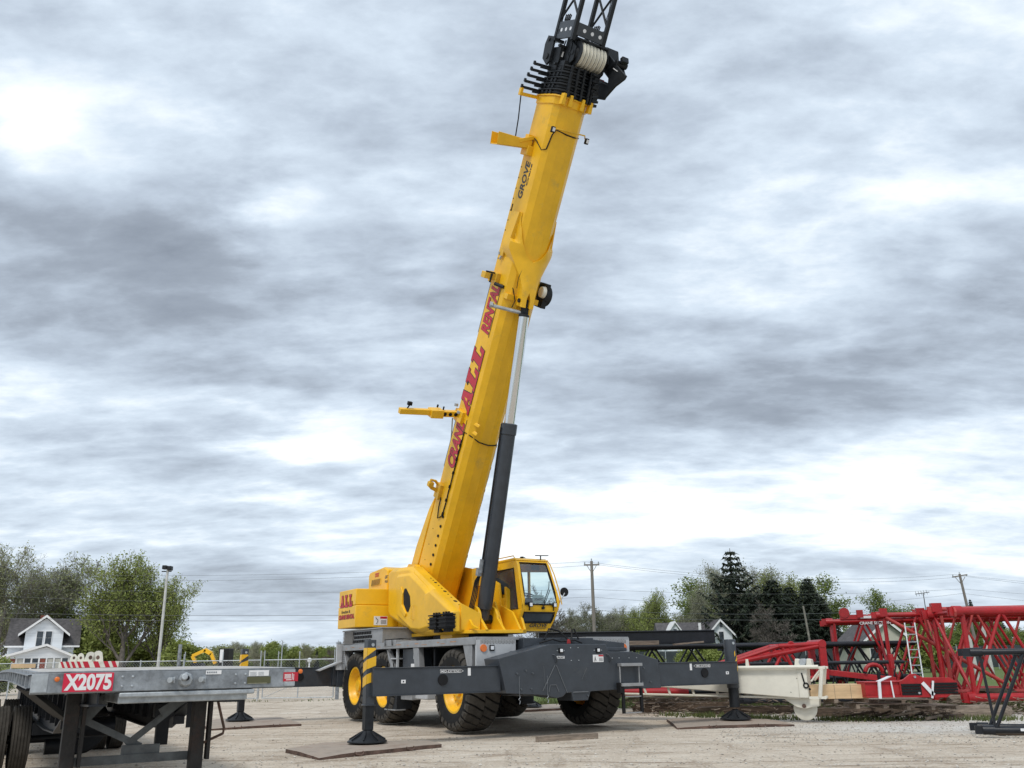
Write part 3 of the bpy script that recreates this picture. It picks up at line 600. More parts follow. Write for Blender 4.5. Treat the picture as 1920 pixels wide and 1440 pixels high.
# lettering up the flank
def flank_M(s, n, e=.004): return face_M(B(-.55-e, s, n), B(0,1,0)-B(0,0,0), B(0,0,1)-B(0,0,0))
def sl(px, py): return bs(px, py, -.835)[0]
sA, sB_ = sl(842,872), sl(868,792)
def flank_text(body, s0, s1, n0, size, mt, off, shear, e, sx, dark):
    o = text(body, size, Matrix.Identity(4), mt, boom, off, shear, 1.0, align='LEFT', space=1.0)
    xs = [v.co.x for v in o.data.vertices]; k = (s1-s0)/(max(xs)-min(xs)); x0 = min(xs)
    o.data.transform(flank_M(s0, n0, e) @ Matrix.Diagonal((k,1,1,1)) @ Matrix.Translation((-x0,0,0))); return o
for mt, off, e in ((LBLK,.044,.003),(LRED,.026,.007)):
    flank_text('CRANE', 4.1-off*.6, 5.5+off*.6, -.10, .66, mt, off, .22, e, 1, 0)
    flank_text('RENTAL', 8.13-off*.6, 9.50+off*.6, -.10, .66, mt, off, .22, e, 1, 0)
MA = flank_M(5.74, -.17)
slab_word('ALL', MA, boom, .61, .66, .03, .24, LBLK, .022, 0); slab_word('ALL', MA, boom, .61, .66, .03, .24, LRED, 0, .004)
q = nb()
for a, b_ in ((3.95,5.6),(8.05,9.6)):
    for n in (-.19, .505): q.box((-.5555,a,n),(-.55,b_,n+.02))
q.build('pinstripe', LBLK, boom)
flank_text('GROVE', 11.98, 13.02, -.02, .36, LBLK, .010, .2, .004, 1, 0)
flank_text('Crane', 12.35, 12.95, -.15, .12, LBLK, .004, .2, .004, 1, 0)
# bracket arms along the flank
s_ = 5.62; AN = .36
def AR(x, ds, dn=0): return (x, s_ + (x+.55)*.09 + ds, AN + dn)
q = nb(); q.beam(AR(-.5,0), AR(-1.25,0), .17, .2); q.beam(AR(-1.12,0), AR(-1.5,0), .24, .34); q.beam(AR(-1.45,.02), AR(-2.42,.02), .16, .17)
q.box((-.66,s_-.2,.0),(-.5,s_+.14,.5)); q.beam((-.57,s_+.02,.1),(-.35,s_-.05,-.62),.1,.03); q.beam((-.57,s_-.22,.1),(-.35,s_-.3,-.6),.1,.03)
arm = q.build('support_arm', YEL, boom, bevel=.015)
q = nb()
for k in range(3): q = nb(); p_ = AR(-.72-.17*k,0,-.09); q.tube(p_, (p_[0],p_[1],p_[2]-.02), .055, n=12); q.build('lightening_hole', BLACK, arm)
q = nb(); p_ = AR(-2.2,.1); q.beam(p_, (p_[0]+.06,p_[1]+.14,p_[2]), .03,.03); q.box((p_[0]-.02,p_[1]+.1,p_[2]-.05),(p_[0]+.1,p_[1]+.2,p_[2]+.05)); q.build('stop_pin', BLACK, arm); q = nb(); p_ = AR(-1.3,.17); q.tube(p_,(p_[0],p_[1]+.08,p_[2]),.03,n=6); q.build('pin', BLACK, arm); q = nb(); p_ = AR(-1.1,.1); q.tube(p_,(p_[0],p_[1]+.1,p_[2]),.025,n=6); q.build('pin', BLACK, arm)
q = nb(); q.tube((-.70,s_+.2,.42),(-.70,s_+.28,.43),.06,n=8); q.build('cap', GALV2, arm); q = nb(); q.tube((-.68,s_+.05,.2),(-.68,s_+.12,.2),.06,n=8); q.build('cap', GALV2, arm)
s2 = 13.35
q = nb(); q.box((-.72,s2-.2,.02),(-.53,s2+.05,.4)); 
def br(x, ds, n): return (x, s2 + (x+.55)*.13 + ds, n)
for n in (.08, .5): q.prism([(-.6,s2-.02),(-1.62,s2-.17),(-1.66,s2+.17),(-.6,s2+.2)], lambda a,b_,t:(a,b_,t), n, n+.02)
q.prism([(-.6,s2-.02),(-1.62,s2-.17),(-1.62,s2-.14),(-.6,s2+.01)], lambda a,b_,t:(a,b_,t), .08, .5); q.box((-.75,s2+.1,.1),(-.6,s2+.35,.3)); q.beam((-1.0,s2+.1,.1),(-.58,s2+.3,.1),.1,.08); q.build('stow_bracket', YEL, boom, bevel=.01)
s3 = 9.75
q = nb(); q.box((-.68,s3-.2,.02),(-.53,s3+.1,.5)); q.box((-1.0,s3-.12,.1),(-.6,s3+.06,.35)); q.build('stow_bracket', DYEL, boom, bevel=.015)
q = nb(); q.box((-.98,s3+.06,.1),(-.7,s3+.1,.14)); q.tube((-.68,s3-.2,.0),(-.55,s3-.22,-.3),.05,n=8); q.tube((-.8,s3-.2,.1),(-.8,s3+.05,.08),.03,n=6); q.build('latch', DGREY, boom)
s4 = 3.35
q = nb(); q.box((-.66,s4-.35,.2),(-.53,s4+.1,.5)); q.path([(-.6,s4,.4),(-.75,s4+.15,.4),(-.9,s4+.18,.4),(-.95,s4+.02,.4),(-.8,s4-.1,.4)],.045,6); q.beam((-.6,s4-.15,.4),(-.85,s4-.05,.4),.1,.1); q.box((-.98,s4-.02,.3),(-.82,s4+.12,.45)); q.build('stow_bracket', DYEL, boom, bevel=.01)
q = nb(); s5 = 5.1; q.path([(-.5,s5+.25,.55),(-.5,s5+.25,.85),(-.5,s5-.35,.58)],.022,6); q.build('grab_handle', GALV, boom)
s6 = 10.45; q = nb(); q.box((-.62,s6-.12,.1),(-.54,s6+.12,.35)); q.build('sensor_box', DYEL, boom, bevel=.01); q = nb(); q.box((-.64,s6-.1,.28),(-.6,s6-.02,.36)); q.tube((-.6,s6-.12,.2),(-.62,s6-.22,.22),.03,n=8); q.build('cap', GALV2, boom)
# cables
q = nb(); pts = []
for i in range(40):
    s = 2.6 + i*.17; pts.append((-.565, s+.0, -.17 + .015*math.sin(i*2.2)))
pts = [(-.58,3.1,.15),(-.585,2.8,.12),(-.585,2.5,.02),(-.58,2.6,-.12)] + [(-.567, 2.7+i*.18, -.2+.01*math.sin(i*2)) for i in range(int((5.2-2.7)/.18))] + [(-.56,5.25,-.2),(-.45,5.22,-.42),(-.2,5.1,-.56),(.1,5.05,-.585),(.4,5.05,-.5),(.56,5.1,-.2)]
q.path(pts,.018,5); [q.tube((-.575,2.7+.42*i,-.2),(-.575,2.78+.42*i,-.2),.034,n=6) for i in range(6)]
q.build('electric_cable', BLACK, boom); q = nb(); q.path([(.57,5.1,-.15)]+[(.57+.01*(i%2),5.0-i*.35,-.22) for i in range(14)],.015,5); [q.tube((.57,5.0-.7*i,-.22),(.57,4.92-.7*i,-.22),.03,n=6) for i in range(7)]
q.build('electric_cable', BLACK, boom); s7 = s2; q = nb(); q.path([(-.6,s7-.1,.25),(-.58,s7+.3,.1),(-.56,s7+.2,-.1),(-.5,s7+.0,-.35),(-.42,s7+.05,-.45),(-.38,s7+.45,-.5),(-.3,s7+.6,-.52),(0,s7+.55,-.57),(.3,s7+.55,-.53),(.55,s7+.6,-.3)],.018,5)
q.build('electric_cable', BLACK, boom); q = nb(); q.path([(-1.0,s2+.12,.35),(-1.02,s2+.7,.43),(-1.08,SL-.15,.52)],.018,5)
q.build('support_rod', BLACK, boom); q = nb(); q.path([(-.3,9.6,-.6),(-.34,9.9,-.62),(-.3,10.1,-.62)],.01,4); q.path([(-.45,s3+.0,-.3),(-.35,s3-.2,-.5),(-.25,s3-.5,-.6),(-.3,s3-.7,-.6)],.014,5)
q.build('electric_cable', BLACK, boom)
q = nb(); q.path([(-.45,SL-.9,-.52),(-.3,SL-.88,-.62),(.55,SL-.82,-.6),(.72,SL-.86,-.35)],.018,6); q.build('lamp_bar', DYEL, boom)
for x, s, n in ((-.46,SL-.93,-.60),(.76,SL-.92,-.4)):
    q = nb(); q.box((x-.05,s-.08,n-.06),(x+.05,s+.08,n+.04)); wl = q.build('work_lamp', BLACK, boom, bevel=.015); q = nb(); q.box((x-.035,s-.05,n-.068),(x+.035,s+.05,n-.058)); q.build('lens', LENS, wl)
q = nb(); q.tube((.42,9.9,-.35),(.42,9.9,.1),.1,n=12); q.build('air_tank', GALV2, boom)
# camera/reel on the far side of the saddle
q = nb(); q.lathe([(0,.28),(.03,.3),(.22,.3),(.25,.26)], (.62,9.55,-.35), (1,0,0), 20); q.box((.6,9.2,-.6),(.75,9.9,-.2)); q.box((.6,9.75,-.7),(.66,9.85,-.1)); reel = q.build('cable_reel', DGREY, crane, bevel=.01)
q = nb(); q.lathe([(0,.15),(.1,.17),(.14,.1)], (.5,9.65,-.55), (1,0,0), 14); q.build('reel_cap', CREAM, reel)
# --- lift cylinder
c0 = Vector((BU,-1.15,2.72)); c1 = B(0,9.3,-.75); dc = (c1-c0).normalized(); Lc = (c1-c0).length
q = MB(); q.lathe([(0,.16),(.28,.16),(.3,.2),(.5,.205),(5.02,.205),(5.04,.225),(5.32,.225),(5.34,.17)], c0, dc, 30); cy = q.build('lift_cylinder', GREY, crane)
q = MB(); q.tube(c0+Vector((-.3,0,0)), c0+Vector((.3,0,0)), .12, n=16); q.build('pivot_pin', DGREY, cy)
q = MB(); q.tube(c0+dc*5.2, c0+dc*(Lc-.42), .148, n=26); q.build('cylinder_rod', CHROME, cy)
q = MB(); q.lathe([(0,.155),(.06,.15),(.12,.07)], c0+dc*(Lc-.43), dc, 16); q.beam(c0+dc*(Lc-.35), c1+dc*.05, .1, .2, up=(1,0,0)); q.tube(c1+Vector((-.24,0,0)), c1+Vector((.24,0,0)), .06, n=12); q.build('rod_eye', DGREY, cy)
q = MB(); e = dc.cross(Vector((1,0,0))).normalized()
def cp(t, x, n_): return c0 + dc*t + Vector((x,0,0)) + e*n_
q.tube(cp(1.3,-.25,.0), cp(5.2,-.25,.0), .022, n=6); q.tube(cp(1.4,-.22,.1), cp(5.3,-.22,.05), .018, n=6)
for k in range(4): q.path([cp(1.3-.03*k,-.26,.02*k), cp(1.0,-.27-.02*k,.05+.03*k), cp(.6,-.30-.03*k,.03*k), cp(.25,-.36-.04*k,.0), cp(.05,-.5-.04*k,.1), cp(.05,-.62,.3)], .017, 6)
q.build('hydraulic_hose', BLACK, cy)
q = MB(); q.tube(cp(1.25,-.27,.02), cp(1.6,-.27,.02), .06, n=8); q.beam(cp(1.15,-.3,.05), cp(1.35,-.3,.05), .12,.12); q.build('valve_block', GALV, cy)
q = nb(); s8, n8 = bs(985,570,BU); q.tube((-.85,8.98,-.45),(-.05,8.98,-.78),.05,n=8); q.tube((-.9,9.0,-.42),(-.82,9.0,-.46),.08,n=8); q.build('pin_puller', GALV2, cy)
# --- telescoping noses (retracted sections)
for k in range(5):
    s0 = SL + .02 + k*.165; hw = .535-.03*k
    q = nb(); q.prism(sect(hw,.55-.03*k,-.55+.03*k), lambda x,y,t: (x,t,y), s0-.12, s0+.13)
    q.prism(sect(hw+.06,.6-.03*k,-.62+.03*k), lambda x,y,t: (x,t,y), s0+.08, s0+.12)
    q.prism(sect(hw+.04,.6-.03*k,-.60+.03*k), lambda x,y,t: (x,t,y), s0+.0, s0+.03)
    xt = -1.12+.035*k; q.beam((-hw+.05,s0+.05,.5-.03*k),(xt,s0+.0,.5-.03*k),.07,.07); q.box((xt-.03,s0-.02,.46-.03*k),(xt+.02,s0+.07,.53-.03*k)); q.beam((-hw+.05,s0+.0,.46-.03*k),(-.8,s0-.04,.46-.03*k),.05,.04)
    for x in (-.3,-.1,.1,.32,.42): q.box((x-.03,s0-.04,-.66+.03*k),(x+.03,s0+.12,-.5))
    for n in (.3,.05,-.15): q.tube((-hw-.06,s0+.02,n),(-hw+.02,s0+.02,n),.055,n=10)
    q.box((hw-.1,s0+.05,-.7+.02*k),(hw+.09,s0+.11,-.3)); q.box((hw-.02,s0-.05,-.62),(hw+.12,s0+.02,-.4))
    q.build('telescope_section', DGREY, crane, bevel=.004)
# --- boom head
H0 = SL + .72
q = nb()
q.box((-.50,15.5,.02),(.45,16.12,.5)); q.box((-.46,15.35,-.3),(.42,15.75,.3))
q.prism([(15.62,.45),(15.72,.32),(16.2,.32),(16.38,.42),(16.42,.72),(16.2,.8),(15.8,.74)], lambda a,b_,t:(t,a,b_), -.61, -.55)
q.prism([(15.30,-.08),(15.62,-.26),(16.2,-.26),(16.4,-.12),(16.4,.06),(15.7,.06)], lambda a,b_,t:(t,a,b_), -.36, -.30)
q.prism([(15.45,-.2),(15.7,-.5),(16.35,-.5),(16.45,-.3),(16.45,.3),(15.6,.3)], lambda a,b_,t:(t,a,b_), .62, .67)
q.box((-.61,16.26,.30),(-.30,16.34,.42)); q.box((-.58,15.62,.0),(-.30,15.68,.08)); q.box((-.58,16.1,-.02),(-.1,16.16,.08)); q.box((-.36,15.9,-.28),(-.22,16.0,-.18))
q.beam((-.42,16.3,.0),(-.5,15.68,.0),.03,.03); q.beam((-.2,16.5,-.1),(-.32,16.2,-.2),.06,.06); q.beam((-.45,16.35,.4),(-.47,16.6,.4),.08,.08); q.beam((.4,16.3,-.3),(.47,16.6,-.42),.09,.08); q.beam((-.1,16.1,.1),(-.1,16.5,-.0),.12,.08); q.beam((.3,16.1,.2),(.4,16.6,.4),.08,.08)
for k in range(4): q.path([(-.35+.12*k,16.15,-.05),(-.33+.12*k,16.3,-.12),(-.28+.12*k,16.42,-.05),(-.25+.12*k,16.25,.05)],.016,5)
q.tube((-.64,15.85,.5),(-.61,15.85,.5),.08,n=12); q.tube((-.64,16.3,.6),(-.6,16.3,.6),.05,n=10)
head = q.build('boom_head', DGREY, crane, bevel=.01)
q = nb(); q.box((-.47,15.86,-.005),(-.40,16.0,.015)); q.build('label_plate', LWHT, head)
# nylon sheaves
q = nb()
SC = (16.0, -.36)
for k in range(7):
    x = -.17 + k*.112; q.lathe([(-.052,.30),(-.045,.325),(-.02,.26),(.02,.26),(.045,.325),(.052,.30)], (x,SC[0],SC[1]), (1,0,0), 34)
sh = q.build('sheave_stack', CREAM, crane, ang=25)
q = nb()
for k in range(6): x = -.17 + (k+.5)*.112; q.lathe([(-.006,.315),(.006,.315)], (x,SC[0],SC[1]), (1,0,0), 30)
q.build('sheave_gap', BLACK, sh)
q = nb(); q.lathe([(0,.14),(.05,.17),(.06,.34),(.08,.34)], (-.31,SC[0],SC[1]), (1,0,0), 24); q.tube((-.36,SC[0],SC[1]),(.66,SC[0],SC[1]),.07,n=14)
q.prism([(SC[0]-.55,SC[1]+.42),(SC[0]-.2,SC[1]-.12),(SC[0]+.15,SC[1]-.12),(SC[0]+.4,SC[1]+.4)], lambda a,b_,t:(t,a,b_), -.34,-.31)
q.box((-.3,SC[0]+.34,-.5),(.66,SC[0]+.38,-.2)); q.build('sheave_frame', DGREY, sh, bevel=.006)
# folded auxiliary nose + hook plates hanging at the far side
def H(px, py, u): return K(px, py, u=u)
q = MB()
pl = [H(*p, u=.55) for p in ((1120,92),(1134,90),(1163,128),(1176,143),(1172,150),(1155,163),(1133,188),(1108,184),(1112,168),(1128,155),(1142,160),(1143,148),(1128,128),(1122,110))]
q.prism([(a.y,a.z) for a in pl], lambda x,y,t:(t,x,y), .5, .56)
q.prism([(a.y+.0,a.z) for a in [H(*p, u=.8) for p in ((1130,92),(1136,88),(1168,126),(1172,140),(1158,150),(1136,125))]], lambda x,y,t:(t,x,y), .78, .83)
q.prism([(a.y,a.z) for a in [H(*p, u=.7) for p in ((1112,160),(1128,150),(1150,160),(1135,188),(1108,184))]], lambda x,y,t:(t,x,y), .64, .70)
a1, a2 = H(1160,120,.6), H(1168,112,.6)
q.tube((.5,a1.y,a1.z),(.85,a1.y,a1.z),.09,n=12); q.box((.55,a2.y-.06,a2.z-.1),(.75,a2.y+.06,a2.z+.06))
a3 = H(1140,100,.6); q.box((.45,a3.y-.15,a3.z-.5),(.85,a3.y+.1,a3.z+.05)); a4 = H(1150,135,.6); q.box((.5,a4.y-.2,a4.z-.1),(.8,a4.y+.15,a4.z+.12)); a5 = H(1122,170,.6); q.box((.52,a5.y-.12,a5.z-.12),(.7,a5.y+.12,a5.z+.12))
aux = q.build('auxiliary_nose', DGREY, crane, bevel=.01)
q = MB(); b1 = H(1128,135,.6); b2 = H(1122,148,.6); q.path([b1, (b1+b2)/2+Vector((0,-.03,.02)), b2, H(1132,152,.6)],.02,5); q.build('red_strap', RED, aux)
q = MB(); b1 = H(1168,150,.6); q.ball(b1,.03,8); q.beam(H(1150,128,.49),H(1158,134,.49),.01,.02); q.build('white_mark', LWHT, aux)
# --- lattice extension going up out of sight
q = nb(); J0 = H0+1.05; J1 = J0+7.5; hx = .47; nt_, nb_ = .52, -.42
for x in (-hx, hx):
    for n in (nt_, nb_): q.beam((x,J0-.35,n),(x,J1,n),.10,.10,up=B(0,0,1)-B(0,0,0))
q2 = nb(); per = .98
k = 0; s = J0+.25
while s < J1-.3:
    for x in (-hx, hx):
        q2.tube((x,s,nt_),(x,s+per,nb_),.033,n=6); q2.tube((x,s,nb_),(x,s+per,nt_),.033,n=6)
    for n in (nt_, nb_): 
        if False: q2.tube((-hx,s,n),(hx,s+per,n),.03,n=6)
    q2.tube((-hx,s,nt_),(hx,s+.0,nt_),.02,n=6) if k % 3 == 2 else None
    s += per; k += 1
jib = q.build('lattice_extension', DGREY, crane); q2.build('lacing', DGREY, jib)
q = nb()
for x in (-hx, hx): q.box((x-.03,J0-.28,nb_+.03),(x+.03,J0+.18,nt_-.03))
q.box((-hx,J0-.2,nb_-.04),(hx,J0+.12,nb_+.02)); pf = q.build('end_plate', GREY, jib, bevel=.006)
q = nb()
for x in (-hx,hx):
    for i in range(3): q.tube((x-.032,J0-.05,nb_+.2+.24*i),(x+.032,J0-.05,nb_+.2+.24*i),.05,n=12)
for i in range(3): q.tube((-.2+.25*i,J0-.04,nb_-.045),(-.2+.25*i,J0-.04,nb_+.03),.05,n=12)
q.build('lightening_hole', LENS, pf)
q = nb()
for x in (-hx, hx):
    for k in range(3): q.path([(x, J0+.18, .0+.1*k),(x,J0+.32,-.03+.1*k),(x,J0+.36,.05+.1*k),(x,J0+.2,.07+.1*k)],.018,5)
q.tube((-hx+.1,J0,nb_+.1),(-hx+.15,J1,nb_+.1),.012,n=4); q.path([(hx-.02,J0+.3,nb_+.05)]+[(hx-.02+.02*(i%2),J0+.5+.2*i,nb_+.14) for i in range(30)],.012,4); q.build('cable_loop', BLACK, jib)
# --- cab
cab = MB()
def cf(u, w):   # front face bulge: v at (u, w)
    return np.interp(w, [2.43,2.95,3.2,4.15,4.3], [-1.60,-1.82,-1.86,-1.66,-1.58])
UL, UR = .52, 1.60
def ub(w): return np.interp(w, [2.43,2.7,3.15,4.3], [1.55,1.66,1.76,1.54])
def strip(q, wlist, f1, f2, mi=0):
    vs = []
    for w in wlist: vs += [f1(w), f2(w)]
    q.add(vs, [(2*i,2*i+1,2*i+3,2*i+2) for i in range(len(wlist)-1)], mi)
q = MB(); W_ = [2.43,2.6,2.8,2.95,3.1,3.2,3.4,3.6,3.8,4.0,4.15,4.3]
def fr(x, w): return (UL + (ub(w)-UL)*x, cf(0, w), w)
T_ = .05
# front face with two openings, as bars with thickness
def bar(q, x0, x1, w0, w1, n=6):
    ws = [w0+(w1-w0)*i/n for i in range(n+1)]
    vs = []
    for w in ws:
        a = fr(x0, w); b_ = fr(x1, w); vs += [a, b_, (b_[0], b_[1]+T_, w), (a[0], a[1]+T_, w)]
    fs = []
    for i in range(n):
        for j in range(4): fs.append((i*4+j, i*4+(j+1)%4, i*4+4+(j+1)%4, i*4+4+j))
    fs += [(3,2,1,0),(n*4,n*4+1,n*4+2,n*4+3)]; q.add(vs, fs)
bar(q, 0, .09, 2.43, 4.3, 14); bar(q, .92, 1, 2.43, 4.3, 14); bar(q, .09, .92, 2.43, 2.62, 3); bar(q, .09, .92, 2.88, 3.10, 3); bar(q, .09, .92, 4.22, 4.3, 2)
# left side (towards the boom), rear, right side, floor, roof
VR = .15
def sp(v, w): return (UL, v, w)
def slab(q, pts, th, nrm):
    n = len(pts); nrm = Vector(nrm)*th; q.add([tuple(p) for p in pts]+[tuple(Vector(p)+nrm) for p in pts], [tuple(range(n))[::-1], tuple(range(n,2*n))]+[(i,(i+1)%n,n+(i+1)%n,n+i) for i in range(n)])
slab(q, [sp(cf(0,2.43),2.43), sp(VR,2.43), sp(VR,2.97), sp(-.98,2.97), sp(cf(0,2.97),2.97)], T_, (1,0,0))
slab(q, [sp(-1.66,2.97), sp(cf(0,2.97),2.97), sp(cf(0,3.2),3.2), sp(cf(0,4.3),4.3), sp(-1.40,4.12), sp(-1.46,4.08)], T_, (1,0,0))
slab(q, [sp(VR,4.08), sp(VR,4.3), sp(cf(0,4.3),4.3), sp(-1.40,4.08)], T_, (1,0,0)); slab(q, [sp(-.12,2.97), sp(VR,2.97), sp(VR,4.08), sp(-.12,4.08)], T_, (1,0,0))
slab(q, [sp(-.98,2.97), sp(-.12,2.97), sp(-.12,3.42), sp(-.98,3.42)], T_, (1,0,0))
for w0, w1 in ((2.43,2.97),(4.1,4.3)): q.box((UL,VR-.05,w0),(UR,VR,w1))
q.box((UL,VR-.06,2.97),(UL+.12,VR,4.1)); q.box((UR-.12,VR-.06,2.97),(UR,VR,4.1)); q.box((UL+.48,VR-.06,2.97),(UL+.56,VR,4.1))
strip(q, W_, lambda w: (ub(w), cf(0,w), w) if w < 3.1 or w > 4.1 else (ub(w), cf(0,w), w), lambda w: (ub(w), VR if w < 3.0 or w > 4.1 else cf(0,w)+.2, w))
q.box((UR-.05,-.6,2.43),(UR,-.5,4.3)); q.box((UL,-1.6,2.40),(1.55,VR,2.45))
cabo = q.build('cab', YEL, crane, bevel=.012)
q = MB(); q.prism([(-1.62,4.29),(-1.5,4.36),(.1,4.36),(.18,4.29)], lambda x,y,t:(t,x,y), UL-.02, 1.56); q.build('cab_roof', YEL, cabo, bevel=.02)
q = MB(); x0, x1 = .10, .915
ws = [3.1+(4.22-3.1)*i/8 for i in range(9)]
strip(q, ws, lambda w: Vector(fr(.07,w))+Vector((0,.02,0)), lambda w: Vector(fr(.93,w))+Vector((0,.02,0))); q.build('windscreen', GLASS, cabo)
q = MB(); strip(q, [2.6,2.7,2.8,2.9], lambda w: Vector(fr(.08,w))+Vector((0,.02,0)), lambda w: Vector(fr(.93,w))+Vector((0,.02,0))); q.build('lower_window', WINDK, cabo)
q = MB()
def rim_front(x0, x1, w0, w1, wd):
    pts = [fr(x0,w0)]+[fr(x1,w0)]+[fr(x1,w0+(w1-w0)*t) for t in (.3,.6,1)]+[fr(x0,w1)]+[fr(x0,w0+(w1-w0)*t) for t in (.6,.3)]
    q.path([Vector(p)+Vector((0,-.004,0)) for p in pts], wd, 5, closed=True)
rim_front(.08,.925,3.09,4.22,.02); rim_front(.08,.925,2.62,2.88,.022); q.build('window_seal', BLACK, cabo)
q = MB(); q.add([(UL+.02,-1.62,2.99),(UL+.02,-.98,2.99),(UL+.02,-.98,3.42),(UL+.02,-.15,3.42),(UL+.02,-.15,4.08),(UL+.02,-1.43,4.08)], [(0,1,2,3,4,5)]); q.build('side_window', WINDK, cabo)
q = MB(); q.path([(UL-.003,-1.64,2.98),(UL-.003,-.98,2.98),(UL-.003,-.98,3.42),(UL-.003,-.14,3.42),(UL-.003,-.14,4.08),(UL-.003,-1.44,4.08)],.014,4,closed=True); q.build('window_seal', BLACK, cabo)
q = MB(); q.box((.75,-.7,2.5),(1.35,-.1,2.95)); q.box((.8,-.2,2.95),(1.3,-.05,3.9)); q.box((.62,-1.4,2.5),(.8,-.2,3.0)); q.box((1.35,-1.4,2.5),(1.5,-.2,3.0)); q.prism([(-1.6,2.5),(-1.25,2.5),(-1.3,3.25),(-1.45,3.3)], lambda x,y,t:(t,x,y), .9,1.15); q.build('seat', DGREY, cabo, bevel=.03)
q = MB(); q.path([(1.02+.19*math.cos(a),-1.33+.19*math.sin(a)*.9,3.38+.06*math.sin(a)) for a in [2*math.pi*i/18 for i in range(18)]],.016,6,closed=True); q.tube((1.02,-1.33,3.38),(1.02,-1.4,3.2),.02,n=6); q.beam((.84,-1.33,3.38),(1.2,-1.33,3.38),.02,.02); q.build('steering_wheel', BLACK, cabo)
q = MB(); q.add([fr(.32,3.13),fr(.62,3.13),fr(.62,3.34),fr(.32,3.36)], [(0,1,2,3)]); card = q.build('paper_card', LWHT, cabo)
for vv in card.data.vertices: vv.co.y += .06
text('336092', .085, face_M(Vector(fr(.35,3.2))+Vector((0,.05,0)),(1,0,0),(0,-.05,1)), GREY, card, .002, sx=1.05)
q = MB(); q.box((1.1,-1.5,4.05),(1.35,-1.4,4.2)); q.build('cab_fan', BLACK, cabo, bevel=.02)
q = MB()
for x, w in ((.20,3.05),(.84,3.05)): p = Vector(fr(x,w)); q.box((p.x-.055,p.y-.1,w-.03),(p.x+.055,p.y-.03,w+.09)); q.beam((p.x,p.y,w-.12),(p.x-.02,p.y-.06,w),.03,.03)
l_ = q.build('work_lamp', BLACK, cabo, bevel=.01); q = MB()
for x, w in ((.20,3.05),(.84,3.05)): p = Vector(fr(x,w)); q.box((p.x-.04,p.y-.108,w-.015),(p.x+.04,p.y-.098,w+.075))
q.build('lens', LENS, l_)
q = MB(); q.path([Vector(fr(.55,3.05))+Vector((0,-.03,0)),Vector(fr(.78,3.55))+Vector((0,-.03,0)),Vector(fr(.84,3.72))+Vector((0,-.02,0))],.012,5); q.path([Vector(fr(.58,3.05))+Vector((0,-.03,0)),Vector(fr(.8,3.5))+Vector((0,-.03,0))],.01,5); q.tube(Vector(fr(.56,3.0)),Vector(fr(.56,3.0))+Vector((0,-.06,0)),.04,n=8); q.build('wiper', BLACK, cabo)
# roof gear, rails, mirror
q = MB(); q.path([(1.56,-1.55,4.33),(1.62,-1.62,4.2)]+[(ub(w)+.05,cf(0,w)-.04,w) for w in (3.9,3.5,3.1)],.016,6); q.build('grab_rail', DYEL, cabo); q = MB(); q.path([(UL,-.5,4.36),(UL,-.55,4.42),(UL,-1.45,4.42),(UL,-1.5,4.36)],.014,6); q.build('grab_rail', DYEL, cabo); q = MB(); q.path([(UL,-.1,4.36),(UL,-.1,4.42),(UL,-.5,4.42)],.014,6); q.build('grab_rail', DYEL, cabo)
q = MB(); q.beam((1.15,-1.6,4.44),(1.6,-1.55,4.46),.05,.02); q.tube((1.35,-1.55,4.34),(1.35,-1.55,4.45),.02,n=6); q.tube((.95,-1.2,4.36),(.95,-1.2,4.44),.05,n=8); q.path([(.85,-1.2,4.36),(.9,-1.2,4.42),(1.05,-1.2,4.42),(1.08,-1.2,4.36)],.012,4); q.build('roof_gear', BLACK, cabo)
q = MB(); q.tube((1.7,-1.75,3.0),(1.96,-1.8,3.42),.018,n=6); mr = q.build('mirror_arm', GALV2, cabo)
q = MB(); q.lathe([(0,.11),(.02,.125),(.05,.125),(.08,.05)], (1.97,-1.8,3.45), (.1,1,0), 22); q.build('mirror', BLACK, mr)
text('GROVE', .135, face_M(Vector((.83,-1.68,2.50)),(1,0,0),(0,-.3,1)), LBLK, cabo, .003, shear=.25, sx=1.3)
q = MB(); q.beam((1.1,-1.655,2.475),(1.4,-1.655,2.475),.01,.012); q.build('lettering', LBLK, cabo)
# upper pipework right of the cylinder
q = MB(); q.path([(.2,.2,3.9),(.2,-.1,4.15),(.3,-.6,4.2),(.45,-.7,4.1)],.03,6); q.path([(.3,.2,3.8),(.3,-.1,4.05),(.4,-.6,4.08)],.025,6); q.box((.1,-.1,3.7),(.3,.2,4.2)); q.build('pipework', DYEL, crane)
